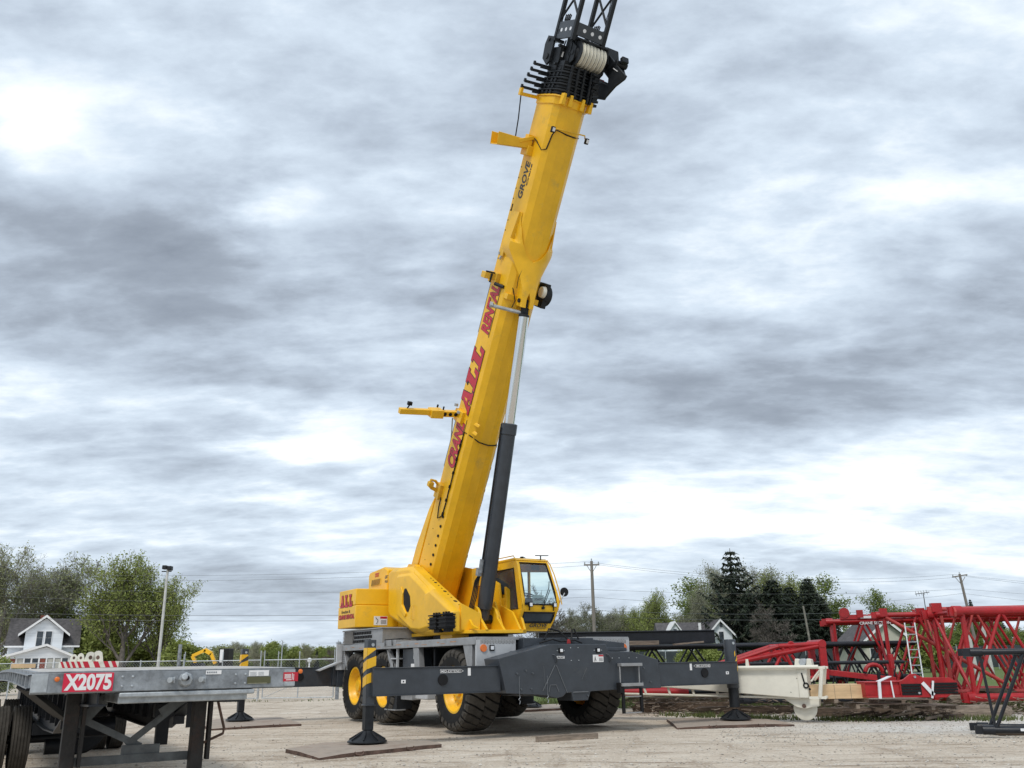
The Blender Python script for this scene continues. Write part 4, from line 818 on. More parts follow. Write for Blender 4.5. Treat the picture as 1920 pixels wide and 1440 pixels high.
# ================================================================== GROUND
def ground_mat(name, cols, dirt, gravel=False, pale=False):
    m = bpy.data.materials.new(name); m.use_nodes = True; nt = m.node_tree; N = nt.nodes; L = nt.links; b = N['Principled BSDF']; b.inputs['Roughness'].default_value = .95; b.inputs['Specular IOR Level'].default_value = .2
    tc = N.new('ShaderNodeTexCoord')
    def nz(sc, det=6, ro=.6, st=(1,1,1), rot=0, dist=0):
        mp = N.new('ShaderNodeMapping'); mp.inputs['Scale'].default_value = st; mp.inputs['Rotation'].default_value = (0,0,rot); L.new(tc.outputs['Object'], mp.inputs[0])
        n = N.new('ShaderNodeTexNoise'); n.inputs['Scale'].default_value = sc; n.inputs['Detail'].default_value = det; n.inputs['Roughness'].default_value = ro; n.inputs['Distortion'].default_value = dist; L.new(mp.outputs[0], n.inputs['Vector']); return n.outputs[0]
    def ramp(x, a, b_, lo=0., hi=1.):
        r = N.new('ShaderNodeMapRange'); r.inputs[1].default_value = a; r.inputs[2].default_value = b_; r.inputs[3].default_value = lo; r.inputs[4].default_value = hi; L.new(x, r.inputs[0]); return r.outputs[0]
    def mix(f, a, b_):
        x = N.new('ShaderNodeMix'); x.data_type = 'RGBA'; L.new(f, x.inputs[0])
        for i, c in ((6,a),(7,b_)):
            if isinstance(c, tuple): x.inputs[i].default_value = (*c,1)
            else: L.new(c, x.inputs[i])
        return x.outputs[2]
    c = mix(ramp(nz(.30,6,.65),.40,.66), cols[0], cols[1])
    c = mix(ramp(nz(1.6,8,.7),.42,.72,0,.7), c, cols[2])
    tr1 = nz(.6,7,.68,(.5,2.6,1),R(-8),1.4); c = mix(ramp(tr1,.52,.64,0,.85), c, dirt)         # dragged wheel ruts
    tr2 = nz(.5,7,.68,(2.4,.5,1),R(24),1.2); c = mix(ramp(tr2,.55,.68,0,.6), c, dirt)
    tr3 = nz(.7,8,.7,(.5,2.2,1),R(12),1.5); c = mix(ramp(tr3,.56,.70,0,.7), c, cols[3])
    v = N.new('ShaderNodeTexVoronoi'); v.inputs['Scale'].default_value = 34 if not gravel else 22; L.new(tc.outputs['Object'], v.inputs['Vector'])
    sp = N.new('ShaderNodeSeparateColor'); L.new(v.outputs['Color'], sp.inputs[0])
    c = mix(ramp(sp.outputs[0],.80,1,0,.55 if not gravel else .8), c, cols[3]); c = mix(ramp(sp.outputs[1],.86,1,0,.45), c, tuple(x*.6 for x in dirt))
    if pale:
        sx = N.new('ShaderNodeSeparateXYZ'); L.new(tc.outputs['Object'], sx.inputs[0])
        def mth(op, a, b_):
            x = N.new('ShaderNodeMath'); x.operation = op
            for i, c_ in enumerate((a, b_)):
                if isinstance(c_, (int, float)): x.inputs[i].default_value = c_
                else: L.new(c_, x.inputs[i])
            return x.outputs[0]
        ln = mth('ADD', mth('ADD', sx.outputs[1], mth('MULTIPLY', sx.outputs[0], .30)), mth('MULTIPLY', nz(.6,7,.7), 5.0))
        ms = mth('MULTIPLY', ramp(ln, 24.6, 26.4), ramp(sx.outputs[0], 4.5, 8.0)); ms = mth('MULTIPLY', ms, ramp(nz(2.2,7,.75),.35,.62,.35,1))
        c = mix(ms, c, mix(ramp(sp.outputs[2],.3,1), (.50,.48,.44), (.74,.73,.70)))
    L.new(c, b.inputs['Base Color'])
    bp = N.new('ShaderNodeBump'); bp.inputs['Strength'].default_value = .55; bp.inputs['Distance'].default_value = .03; L.new(nz(9,9,.75), bp.inputs['Height'])
    bp2 = N.new('ShaderNodeBump'); bp2.inputs['Strength'].default_value = .6; bp2.inputs['Distance'].default_value = .12; L.new(tr1, bp2.inputs['Height']); L.new(bp.outputs[0], bp2.inputs['Normal']); L.new(bp2.outputs[0], b.inputs['Normal'])
    return m
YARD = ground_mat('packed_dirt_and_gravel', ((.57,.49,.395),(.42,.345,.265),(.64,.57,.475),(.76,.72,.64)), (.25,.185,.13), pale=True)
FIELD = ground_mat('grass_field', ((.095,.15,.04),(.12,.165,.05),(.15,.18,.065),(.19,.19,.09)), (.09,.12,.04))
q = MB()
nx, ny = 12, 12
q.add([(-900,-60,0),(1100,-60,0),(1100,1500,0),(-900,1500,0)], [(0,1,2,3)]); g = q.build('grass_field', FIELD, ang=0); tag(g, kind='structure')
# the packed yard: gently uneven sheet
def yard_edge(x):  # far edge of the yard as seen from the camera
    pts = [(-500,300),(-40,300),(-14,70),(-4,44),(2.5,33.5),(8,28.5),(16,26.5),(40,24)]
    return float(np.interp(x, [p[0] for p in pts], [p[1] for p in pts]))
xs = sorted(set([-500,-300,-150,-80,-40,-30,-22,-18]+[x*1.0 for x in range(-14,17)]+[20,26,40,80])); vs = []; fs = []
rowsn = 60
for i in range(rowsn+1):
    for x in xs:
        e = yard_edge(x) + .35*noise.noise(Vector((x*.8,3,0))); t = i/rowsn; y = -40 + (e+40)*t if i == 0 else 2+(e-2)*((i-1)/(rowsn-1))**1.3
        vs.append((x, y, .012 + .0*noise.noise(Vector((x*.2,y*.2,0)))))
n = len(xs)
for i in range(rowsn):
    for j in range(n-1): fs.append((i*n+j, i*n+j+1, (i+1)*n+j+1, (i+1)*n+j))
q = MB(); q.add(vs, fs); tag(q.build('gravel_yard', YARD, ang=0), kind='structure')
# pale gravel band along the timbers
rnd = random.Random(4)
# loose stones
rnd = random.Random(11)
q = MB()
ico = [(0,0,1),(.9,0,.2),(.2,.85,.25),(-.75,.5,.2),(-.7,-.55,.25),(.3,-.85,.2),(0,0,-.4)]; icf = [(0,1,2),(0,2,3),(0,3,4),(0,4,5),(0,5,1),(6,2,1),(6,3,2),(6,4,3),(6,5,4),(6,1,5)]
for i in range(5200):
    if i < 3400: p = G(rnd.uniform(-20,1940), 1300 + 145*rnd.random()**.8)
    else: p = G(rnd.uniform(1350,1940), rnd.uniform(1345,1395))
    s = rnd.uniform(.008,.022)*(1.5 if rnd.random() < .06 else 1); a = rnd.random()*6
    if p.y > yard_edge(p.x)-.3: continue
    q.add([(p.x+s*(x*math.cos(a)-y*math.sin(a))*1.2, p.y+s*(x*math.sin(a)+y*math.cos(a)), .016+s*z*.7) for x,y,z in ico], icf)
STONE = leafmat('stone', (.26,.22,.18), (.66,.63,.57), 0)
tag(q.build('gravel', STONE, ang=0, fix=False), kind='stuff')
def tufts(name, spots, n, hgt, spread, mt=GRASSM):
    q = MB(); r = random.Random(len(spots)*7+n)
    for (x, y) in spots:
        for k in range(n):
            px = x + r.gauss(0, spread); py = y + r.gauss(0, spread*.6); a = r.random()*6.3; h = hgt*r.uniform(.4,1.1); w_ = .012+h*.06; lx, ly = r.gauss(0,.35)*h, r.gauss(0,.35)*h
            q.add([(px-w_*math.cos(a),py-w_*math.sin(a),0),(px+w_*math.cos(a),py+w_*math.sin(a),0),(px+lx,py+ly,h)], [(0,1,2)])
    return tag(q.build(name, mt, ang=0, fix=False), kind='stuff')
rnd = random.Random(8)
tufts('grass_verge', [(rnd.uniform(2.5,17), rnd.uniform(0,1)) for _ in range(0)] + [(x, yard_edge(x) - 3.6 + (x>9)*.2 + rnd.gauss(0,.3)) for x in [rnd.uniform(4.5,15) for _ in range(150)]], 16, .16, .22)
tufts('field_grass', [(x, yard_edge(x) + abs(rnd.gauss(0,4))) for x in [rnd.uniform(1,26) for _ in range(900)]], 9, .22, .35)
tufts('fence_grass', [(rnd.uniform(-16,-8.5), 43.5+rnd.gauss(0,.3)) for _ in range(14)] + [(rnd.uniform(-1,2.5), 36.5+rnd.gauss(0,.5)) for _ in range(60)], 14, .14, .5)
# ================================================================== STEEL PLATES UNDER THE FLOATS, PLANK
def pad(name, label, corners, th=.085, mt=RUST):
    P_ = [G(*c) for c in corners]; n = len(P_); c = sum(P_, Vector())/n
    t = thing('outrigger_mat', label, 'steel plate', (c.x, c.y, 0), 0, 'steel plates under the outrigger floats'); c.z = 0
    q = MB(); r = random.Random(name)
    # subdivide the rim so that the ends can be thinned and the edge roughened
    rim = []
    for i in range(n):
        a, b = P_[i]-c, P_[(i+1)%n]-c
        for k in range(6): rim.append(a.lerp(b, k/6))
    L_ = max(p.length for p in rim); vs = [(0,0,th)]
    for p in rim:
        zt = th*(1-.45*max(0,(p.length/L_-.72)/.28)) + r.uniform(-.004,.004); vs += [(p.x, p.y, .014), (p.x, p.y, zt)]
    m_ = len(rim); fs = [(1+2*i, 1+2*((i+1)%m_), 2+2*((i+1)%m_), 2+2*i) for i in range(m_)] ; q.add(vs, fs, 0)
    q.add(vs, [(0, 2+2*i, 2+2*((i+1)%m_)) for i in range(m_)], 1)
    q.build('plate_body', [mt, PLATE], t, ang=20)
    for k in (.3, .72):
        a = (P_[1]-c).lerp(P_[2]-c, k); d = (P_[2]-P_[1]).normalized(); nn = Vector((d.y,-d.x,0))*-1
        if nn.dot(a) < 0: nn = -nn
        q = MB(); q.path([a+d*(-.09)+Vector((0,0,.09)), a+d*(-.08)+nn*.03+Vector((0,0,.05)), a+nn*.05+Vector((0,0,.03)), a+d*.08+nn*.03+Vector((0,0,.05)), a+d*.09+Vector((0,0,.09))], .014, 6); q.build('lifting_ring', RUST, t)
    return t
pad('a', 'dusty steel plate under the nearest left outrigger float', ((535,1413),(598,1427),(828,1403),(805,1397),(690,1398),(610,1400)))
pad('b', 'rusty steel plate under the right front outrigger float', ((1250,1354),(1270,1369),(1490,1363),(1440,1355),(1300,1352)))
pad('c', 'brown steel plate under the rear outrigger float beyond the trailer', ((372,1362),(392,1371),(565,1362),(525,1350),(420,1350)))
pad('d', 'steel plate seen below the crane between its tyres', ((968,1330),(985,1336),(1085,1331),(1062,1322)))
a, b_ = G(1010,1393), G(1122,1386)
t = thing('wooden_plank', 'short squared plank lying on the dirt in front of the crane', 'plank', (a.x,a.y,0), math.atan2(b_.y-a.y,b_.x-a.x)); Lp = (b_-a).length
bpy.data.objects.remove(t); q = MB(); q.box((0,0,.014),(Lp,.14,.125)); t = q.build('wooden_plank', GTIMBER, bevel=.006); t.location = (a.x,a.y,0); t.rotation_euler = (0,0,math.atan2(b_.y-a.y,b_.x-a.x)); tag(t, 'short squared plank lying on the dirt in front of the crane', 'plank')
# ================================================================== TRAILER
tr = thing('flatbed_trailer', 'galvanised flatbed trailer nose on landing legs with red X2075 plate', 'trailer', (TR.o.x, TR.o.y, 0), TR.a)
ZT = 1.58; Z0 = 1.39
def arch(v): return ZT - .018 + .03*math.sin(min(v,9)/9*math.pi*1.0) - .014*max(0, v-8)
WT = 2.59
q = MB(); q.box((0,0,Z0),(WT,.06,ZT)); q.box((0,.0,ZT),(WT,.10,ZT+.012)); q.box((0,.05,Z0-.01),(WT,.12,Z0+.01))
face = q.build('front_bulkhead', GALV, tr, bevel=.012)
q = MB(); q.box((-.005,-.006,Z0+.01),(.14,0,ZT-.01)); q.build('corner_cap', GALV2, face, bevel=.004); q = MB(); q.box((WT-.12,-.006,Z0+.01),(WT+.003,0,ZT-.01)); q.build('corner_cap', GALV2, face, bevel=.004)
# number plate
u0, u1 = TR.at(118,1278,v=0).x, TR.at(212,1278,v=0).x
q = MB(); q.box((u0,-.012,Z0+.008),(u1,-.007,ZT-.006)); npl = q.build('number_plate', mat('reflective_red', (.62,.012,.05), .35, 0, .04, 3), tr)
cu = text('X2075', .235, Matrix.Identity(4), LWHT, npl, .010); xs_ = [v.co.x for v in cu.data.vertices]; ys_ = [v.co.y for v in cu.data.vertices]
kx = (u1-u0-.03)/(max(xs_)-min(xs_)); ky = (ZT-Z0-.032)/(max(ys_)-min(ys_)); cu.data.transform(face_M((u0+.015,-.013,Z0+.018),(1,0,0),(0,0,1)) @ Matrix.Diagonal((kx,ky,1,1)) @ Matrix.Translation((-min(xs_),-min(ys_),0)))
for px, w_ in ((107,.028),(562,.014)):
    u = TR.at(px,1273,v=0).x; q = MB(); q.lathe([(0,.024),(.012,.024),(.02,.012)], (u,-.006,Z0+.13 if px<200 else Z0+.16), (0,-1,0), 14); q.build('marker_lamp', ORANGE, tr)
# kingpin plate, bolts, socket, glad hands, stickers
a, b_ = TR.at(222,1293,v=.1), TR.at(462,1300,v=.1)
q = MB(); q.box((a.x,.06,1.27),(b_.x,1.2,1.375)); q.box((a.x+.0,.0,1.33),(b_.x+.06,.1,1.378)); q.build('coupler_plate', GALV2, tr, bevel=.012)
q = MB()
for px in (230,249,442,460): 
    u = TR.at(px,1270,v=0).x
    for z in (Z0+.05, Z0+.14): q.lathe([(0,.013),(.008,.011),(.012,.004)], (u,-.0,z), (0,-1,0), 8)
q.build('bolt', GALV2, face)
u = TR.at(348,1270,v=0).x; q = MB(); q.lathe([(0,.075),(.02,.075),(.05,.06),(.052,.03)], (u,-.002,Z0+.10), (0,-1,0), 8); q.lathe([(.0,.035),(.10,.03)], (u-.02,-.04,Z0+.12), (-.15,-1,.1), 12); so_ = q.build('electrical_socket', GALV2, tr, bevel=.004)
q = MB(); q.tube((u+.005,-.055,Z0+.115),(u+.005,-.062,Z0+.115),.025,n=12); q.build('socket_opening', BLACK, so_)
for px in (321,379):
    u = TR.at(px,1271,v=0).x; q = MB(); q.tube((u,0,Z0+.10),(u,-.05,Z0+.10),.018,n=8); q.tube((u+.0,-.05,Z0+.10),(u-.03,-.09,Z0+.10),.028,n=10); q.box((u+.02,-.03,Z0+.07),(u+.035,-.0,Z0+.13)); q.build('air_coupling', GALV2, tr)
def sticker(px0, py0, px1, py1, mt, fn, name='sticker'):
    a = TR.at(px0,py0,v=-.008); b = TR.at(px1,py1,v=-.008); q = MB(); q.box((a.x,-.008,b.z),(b.x,-.003,a.z)); s = q.build(name, mt, tr); q = MB(); ms = fn(q, a.x, b.x, b.z, a.z)
    q.build('print', ms, s); return s
sticker(386.5,1257,415,1264, LWHT, lambda q,x0,x1,z0,z1: [q.box((x0+.01+.022*i,-.0095,z0+.012),(x0+.025+.022*i,-.008,z1-.012)) for i in range(5)] and [GALV])
sticker(467.5,1257,504,1267, LWHT, lambda q,x0,x1,z0,z1: [q.box((x0+.01+k*.09,-.0095,z0+.007+.01*i),(x0+.08+k*.08,-.008,z0+.010+.01*i)) for i in range(4) for k in (0,1)] and [GALV])
sticker(464,1269,507,1281, mat('olive_sticker',(.09,.09,.04),.5), lambda q,x0,x1,z0,z1: [q.box((x0+.01+.013*i,-.0095,z0+.001),(x0+.016+.013*i,-.008,z0+.006)) or q.box((x0+.01+.013*i,-.0095,z1-.006),(x0+.016+.013*i,-.008,z1-.001)) for i in range(16)] and [mat('cream_print',(.6,.58,.42),.5)])
sticker(532,1260.5,558.5,1277, LRED, lambda q,x0,x1,z0,z1: [q.box((x0+.012,-.0095,z0+.03+.010*i),(x0+.085,-.008,z0+.036+.010*i)) for i in range(5)] and (q.box((x0+.095,-.0095,z0+.015),(x0+.102,-.008,z1-.012)), q.box((x0+.112,-.0095,z0+.01),(x0+.118,-.008,z1-.02)), q.box((x0+.03,-.0095,z0+.012),(x0+.09,-.008,z0+.02))) and [LWHT])
# deck of lengthwise boards, cambered; side rails with ribs and flanges
q = MB(); NV = 44; LT = 14.6; nbd = 8
for k in range(nbd):
    ua = .05 + (WT-.1)*k/nbd + .003; ub_ = .05 + (WT-.1)*(k+1)/nbd - .003; vs = []
    for i in range(NV+1): v = .08+LT*i/NV; z = arch(v)+.028+(.002 if k%2 else 0); vs += [(ua,v,z),(ub_,v,z),(ub_,v,z-.03),(ua,v,z-.03)]
    q.add(vs, [(4*i+j,4*i+(j+1)%4,4*i+4+(j+1)%4,4*i+4+j) for i in range(NV) for j in range(4)]+[(0,1,2,3)])
q.build('deck', DECK, tr, ang=20)
for sd, uu in ((-1, 0.0), (1, WT)):
    q = MB(); vs = []
    for i in range(NV+1):
        v = .06+LT*i/NV; z = arch(v); o = .05 if sd < 0 else -.05
        vs += [(uu,v,z+.03),(uu+o,v,z+.03),(uu+o,v,z-.13),(uu,v,z-.13)]
    q.add(vs, [(4*i+j,4*i+(j+1)%4,4*i+4+(j+1)%4,4*i+4+j) for i in range(NV) for j in range(4)]+[(0,1,2,3)])
    vs = []
    for i in range(NV+1):
        v = .06+LT*i/NV; z = arch(v); o = sd*.035
        vs += [(uu+o,v,z+.0),(uu,v,z+.0),(uu,v,z-.01),(uu+o,v,z-.01)]
    q.add(vs, [(4*i+j,4*i+(j+1)%4,4*i+4+(j+1)%4,4*i+4+j) for i in range(NV) for j in range(4)])
    vs = [(x,y,z-.12) if True else 0 for x,y,z in vs]; q.add(vs, [(4*i+j,4*i+(j+1)%4,4*i+4+(j+1)%4,4*i+4+j) for i in range(NV) for j in range(4)])
    for i in range(24): v = .5+i*.58; q.box((min(uu,uu+sd*.03),v-.04,arch(v)-.125),(max(uu,uu+sd*.03),v+.04,arch(v)-.005))
    q.build('side_rail', GALV, tr, ang=20)
# frame beams, cross members
for uu in (.62, 1.95):
    q = MB(); prof = [(.1,1.37),(LT,1.15),(LT,.85),(5.2,.78),(3.6,.82),(1.9,1.22),(.1,1.26)]
    q.prism(prof, lambda x,y,t:(t,x,y), uu-.01, uu+.01); 
    for (a, b) in zip(prof[2:], prof[3:]): q.beam((uu,a[0],a[1]),(uu,b[0],b[1]),.16,.02,up=(0,0,1))
    for i in range(14): v = 2.0+i*.8; q.box((uu-.07,v-.01,.9),(uu+.07,v+.01,1.3))
    q.build('main_beam', BLK, tr)
q = MB()
for i in range(26): v = .5+i*.55; q.box((.05,v-.03,arch(v)-.13),(WT-.05,v+.03,arch(v)-.01))
for i in range(5): q.beam((.05,1.2+.5*i,1.42),(.62,2.2+.5*i,1.0),.05,.06)
q.build('cross_member', DGREY, tr)
# landing legs
LEGM = mat('dark_rusty_leg', (.022,.02,.019), .7, .1, .3, 5, .3, 25, dirt=(.065,.03,.018), dirt_amt=.3, dscale=3)
for px, px_b in ((137,131),(374,368)):
    a = TR.at(px,1320,v=1.0); u = a.x
    q = MB(); q.box((u-.07,.93,.42),(u+.07,1.07,1.36)); lg = q.build('landing_leg', LEGM, tr, bevel=.006, ang=30)
    q = MB(); q.box((u-.055,.945,.08),(u+.055,1.055,.6)); q.box((u-.13,.88,.014),(u+.13,1.12,.08)); q.build('inner_tube', DGREY, lg, bevel=.004)
    q = MB(); q.box((u+.1,.9,.62),(u+.135,1.02,1.36)); q.build('backing_channel', LEGM, lg)
ul, ur = TR.at(137,1320,v=1.0).x, TR.at(374,1320,v=1.0).x
q = MB(); q.beam((ul,1.1,.66),(ur,1.1,.66),.03,.09); q.beam((ul+.35,1.08,1.33),(ul+.08,1.1,1.02),.03,.11); q.beam((ul+.1,1.12,1.1),(ul+.75,1.15,.78),.03,.07); q.beam((ur-.1,1.12,1.3),(ur-.72,1.15,.8),.03,.07); q.beam((ur-.05,1.08,1.34),(ur-.4,1.08,1.12),.03,.1); q.box((ul+.55,1.1,.68),(ul+.95,1.13,.80))
q.build('leg_bracing', mat('dark_galvanised', (.10,.11,.115), .6, .2, .25, 6, dirt=(.05,.05,.05), dirt_amt=.4), tr)
q = MB(); q.box((ur+.0-.32,1.7,.74),(ur-.18,1.78,1.36)); q.box((ur-.36,1.66,1.05),(ur-.14,1.8,1.2)); q.build('bracket', DGREY, tr)
c_ = [TR.at(*p, v=.95) for p in ((408,1311),(420,1365),(418,1375),(380,1393))]; q = MB(); q.path([Vector(p) for p in c_], .016, 6); q.build('crank_handle', RUST, tr)
# axles and dual wheels
def dual(u, v, single=False):
    w = bpy.data.objects.new('wheel', None); C.objects.link(w); w.parent = tr; w.location = (u, v, .53)
    for k in ((-.165, .165) if not single else (0,)):
        q = MB(); prof = [(-.11,.29),(-.135,.34),(-.14,.42),(-.125,.485)]
        for i in range(6): x = -.115+.23*i/5; prof += [(x-.012,.52),(x+.012,.52)] + ([(x+.014,.508),(x+.032,.508)] if i < 5 else [])
        prof += [(.125,.485),(.14,.42),(.135,.34),(.11,.29)]
        q.lathe(prof, (k,0,0), (1,0,0), 40, cap=False); q.build('tyre', TYRE, w)
        q = MB(); q.lathe([(-.1,.30),(-.02,.27),(-.02,.08),(-.06,.08),(-.06,.01)], (k,0,0), (1,0,0), 24, cap=False); q.lathe([(.1,.30),(.02,.27),(.02,.02)], (k,0,0), (1,0,0), 24, cap=False); q.build('rim', GALV, w)
dual(.20, 7.3); dual(2.2, 11.3); dual(.2, 11.3)
q = MB(); q.tube((.1,11.3,.53),(2.4,11.3,.53),.07,n=12); q.build('axle', DGREY, tr); q = MB(); q.tube((.0,7.3,.53),(1.0,7.3,.53),.07,n=12); q.tube((.75,7.3,.4),(1.05,7.3,.4),.13,n=12); q.box((.5,6.6,.62),(.9,8.2,.8)); q.build('axle', DGREY, tr)
q = MB(); q.lathe([(-.14,.30),(-.14,.48),(-.1,.52),(.1,.52),(.14,.48),(.14,.3)], (1.42,9.2,.62), (.25,-1,0), 30); q.build('spare_tyre', BLACK, tr)
q = MB(); q.tube((.9,8.2,.62),(1.9,8.2,.62),.17,n=14); q.build('air_tank', BLK, tr)
# load lying on the deck
def on_deck(v): return arch(v)+.032
t = thing('spreader_beam', 'cream beam with red diagonal stripes and four lifting eyes on the trailer deck', 'spreader beam', (0,0,0), TR.a+R(0)); vb = 10.5
pL = TR.at(115,1240,v=vb); pR = TR.at(223,1240,v=vb)
A_, R_ = TR.world(pL), TR.world(pR); zb = on_deck(vb)+.02; hh = .17
t.location = (A_.x, A_.y, zb); ang_ = math.atan2(R_.y-A_.y, R_.x-A_.x); t.rotation_euler = (0,0,ang_); Lb = math.hypot(R_.x-A_.x, R_.y-A_.y)
q = MB(); q.box((0,0,0),(Lb,.5,hh)); q.build('beam_body', CREAM, t)
q = MB()
for f0, f1 in ((.0,.04),(.09,.14),(.18,.23),(.28,.33),(.38,.47),(.56,.65),(.74,.82),(.88,.95)): q.prism([(f0*Lb+.06,0),(f1*Lb+.06,0),(f1*Lb-.02,hh),(f0*Lb-.02,hh)], lambda x,y,tt:(x,tt,y), -.004, -.001)
q.build('warning_stripe', LRED, t)
for k, f in enumerate((.24,.36,.50,.63)):
    q = MB(); x0 = f*Lb; w_ = .05+.02*(k>1); y0 = .1 if k > 1 else .4; pts = [(x0+w_*1.5*math.cos(a), hh+.02+.13*math.sin(a)+(.02*k if math.sin(a) > .5 else 0)) for a in [math.pi*i/8 for i in range(9)]]
    inner = [(x0+w_*.5*math.cos(a), hh+.075+w_*.6*math.sin(a)) for a in [math.pi*2*i/10 for i in range(10)]]
    q.prism([(x0+w_*1.6,hh-.01)]+pts+[(x0-w_*1.6,hh-.01)], lambda x,y,tt:(x,tt,y), y0, y0+.03); le = q.build('lifting_eye', CREAM, t); q = MB(); q.prism(inner, lambda x,y,tt:(x,tt,y), y0-.003, y0-.001); q.build('eye_hole', RUST, le)
q = MB(); a, b_ = [TR.world(TR.at(*p, v=8.5)) for p in ((66,1248),(243,1244))]; q.prism([(a.x,a.y),(b_.x,b_.y),(b_.x-.2,b_.y+.9),(a.x-.2,a.y+.5)], lambda x,y,z:(x,y,z), on_deck(8.5)+.004, on_deck(8.5)+.034); tag(q.build('steel_sheet', RUST), 'thin rusty steel sheet lying across the trailer deck', 'steel sheet')
for i, (p0, p1, zz, lb) in enumerate((((20,1254),(44,1251),.0,'short pale wood block at the left end of the trailer deck'),((38,1252),(66,1249.5),.0,'pale wood block beside the rusty sheet on the trailer deck'))):
    a, b_ = [TR.world(TR.at(*p, v=5.2+i*.6)) for p in (p0,p1)]; q = MB(); q.beam((a.x,a.y,on_deck(5)+.04),(b_.x,b_.y,on_deck(5)+.04),.12,.06); tag(q.build('wood_block', PLY), lb, 'wood block', 'wood blocks on the trailer deck')
# ================================================================== LATTICE SECTIONS AND STOCK ON THE RIGHT
def lattice(name, label, cat, p0, ang, length, w, hgt, rc, rl, mt, bays, end='lug', group=None, z0=.0, dirm=1, tilt=0., mt2=None, start_frame=True):
    """a four-chord boom section: x along, y across (away), z up"""
    t = thing(name, label, cat, (p0[0], p0[1], z0), ang, group)
    for y in (0, w):
        for z in (rc, hgt-rc):
            q = MB()
            q.tube((0,y,z+0),(length,y,z+tilt*length),rc,n=12)
            if end == 'lug':
                q.tube((-.12,y,z),(.1,y,z),rc*1.45,n=12); q.box((-.26,y-rc*.9,z-rc*1.2),(-.08,y-rc*.35,z+rc*1.2)); q.box((-.26,y+rc*.35,z-rc*1.2),(-.08,y+rc*.9,z+rc*1.2))
            q.build('chord', mt, t)
    b = length/bays; 
    def zt(x): return hgt-rc+tilt*x
    def zb_(x): return rc+tilt*x
    for y in (0, w):
        q = MB()
        if start_frame: q.tube((.12,y,zb_(0)),(.12,y,zt(0)),rl*1.5,n=8)
        for i in range(bays):
            x = .12+i*b
            q.tube((x,y,zb_(x)),(x+b/2,y,zt(x)),rl,n=8); q.tube((x+b/2,y,zt(x)),(x+b,y,zb_(x)),rl,n=8)
        q.build('side_lacing', mt2 or mt, t)
    q = MB()
    for zf in (zt,):
        if start_frame: q.tube((.12,0,zf(0)),(.12,w,zf(0)),rl*1.2,n=8)
        for i in range(bays): x = .12+i*b; q.tube((x,0,zf(x)),(x+b/2,w,zf(x)),rl*.8,n=8); q.tube((x+b/2,w,zf(x)),(x+b,0,zf(x)),rl*.8,n=8)
    if start_frame: q.tube((.12,0,zb_(0)),(.12,w,zt(0)),rl,n=8)
    q.build('cross_lacing', mt2 or mt, t); return t
def mark(t, body, size, loc, mt=LWHT):
    return text(body, size, face_M(Vector(loc),(1,0,0),(0,0,1)), mt, t, .003)
RG = 'red lattice boom sections stored on timbers'
p = D(1556,1168,31.5); l1 = lattice('lattice_boom_section', 'red lattice boom section farthest left, with a white label on its top tube', 'boom section', (p.x,p.y), R(-16), 8, 1.7, 2.42, .08, .040, RED, 4, group=RG, z0=.42)
q = MB(); q.box((1.0,-.13,2.42),(2.7,-.05,2.50)); q.build('label_strip', FABW, l1); mark(l1, 'CRANE SECTION', .13, (.95,-.11,2.22))
q = MB(); q.box((.35,-.1,2.4),(1.2,.1,2.55)); q.tube((.5,-.12,2.62),(.5,.12,2.62),.17,n=14); q.box((.9,-.15,2.45),(1.1,.15,2.7)); q.build('connection_lug', RED, l1)
p = D(1650,1157,29.6); l2 = lattice('lattice_boom_section', 'red lattice boom section behind the white ladder and red hook block', 'boom section', (p.x,p.y), R(-13), 8, 1.7, 2.55, .08, .042, RED, 4, group=RG, z0=.40)
mark(l2, 'CTB-9', .12, (1.9,-.11,2.42)); q = MB(); q.box((1.1,-.1,2.45),(1.35,.1,2.66)); q.box((0.0,-.12,2.42),(.22,.12,2.68)); q.build('connection_lug', RED, l2)
q = MB(); q.tube((.15,-.05,2.4),(3.4,-.2,.3),.06,n=8); q.build('pendant_bar', PRED, l2)
p = D(1755,1143,28.6); l3 = lattice('lattice_boom_section', 'faded red lattice boom section between two brighter red ones', 'boom section', (p.x,p.y), R(-8), 8, 1.6, 2.6, .075, .040, PRED, 4, group=RG, z0=.45)
q = MB(); q.box((-.15,-.12,2.45),(.15,.12,2.72)); q.build('connection_lug', RED, l3)
p = D(1795,1146,26.8); l4 = lattice('lattice_boom_section', 'nearest red lattice boom section with thick round tubes, beyond the black one', 'boom section', (p.x,p.y), R(-1), 9, 1.9, 2.62, .11, .05, RED, 4, group=RG, z0=.32)
q = MB(); q.tube((-.16,0,2.49),(-.1,0,2.49),.18,n=8); q.build('end_cap', PRED, l4)
p = D(1836,1366,19.0); l5 = lattice('lattice_boom_section', 'near black lattice section standing on wood blocks at the right edge', 'boom section', (p.x+.2,p.y), R(-20), 6, .9, 1.62, .062, .036, BLK, 4, group='black lattice sections', z0=.10, end='lug', start_frame=False)
q = MB(); q.box((.55,-.068,.05),(.85,-.06,.10)); q.build('label_strip', FABW, l5); q = MB(); q.box((1.7,.2,1.62),(3.6,.7,1.75)); q.box((1.9,.1,1.7),(3.4,.4,1.8)); tt = q.build('timber_board', TIMBER); tt.location = l5.location; tt.rotation_euler = l5.rotation_euler; tag(tt, 'dark board lying across the top of the near black lattice section', 'board')
q = MB(); q.beam((.05,0,1.5),(.12,.0,.08),.05,.05); q.build('end_post', BLK, l5)
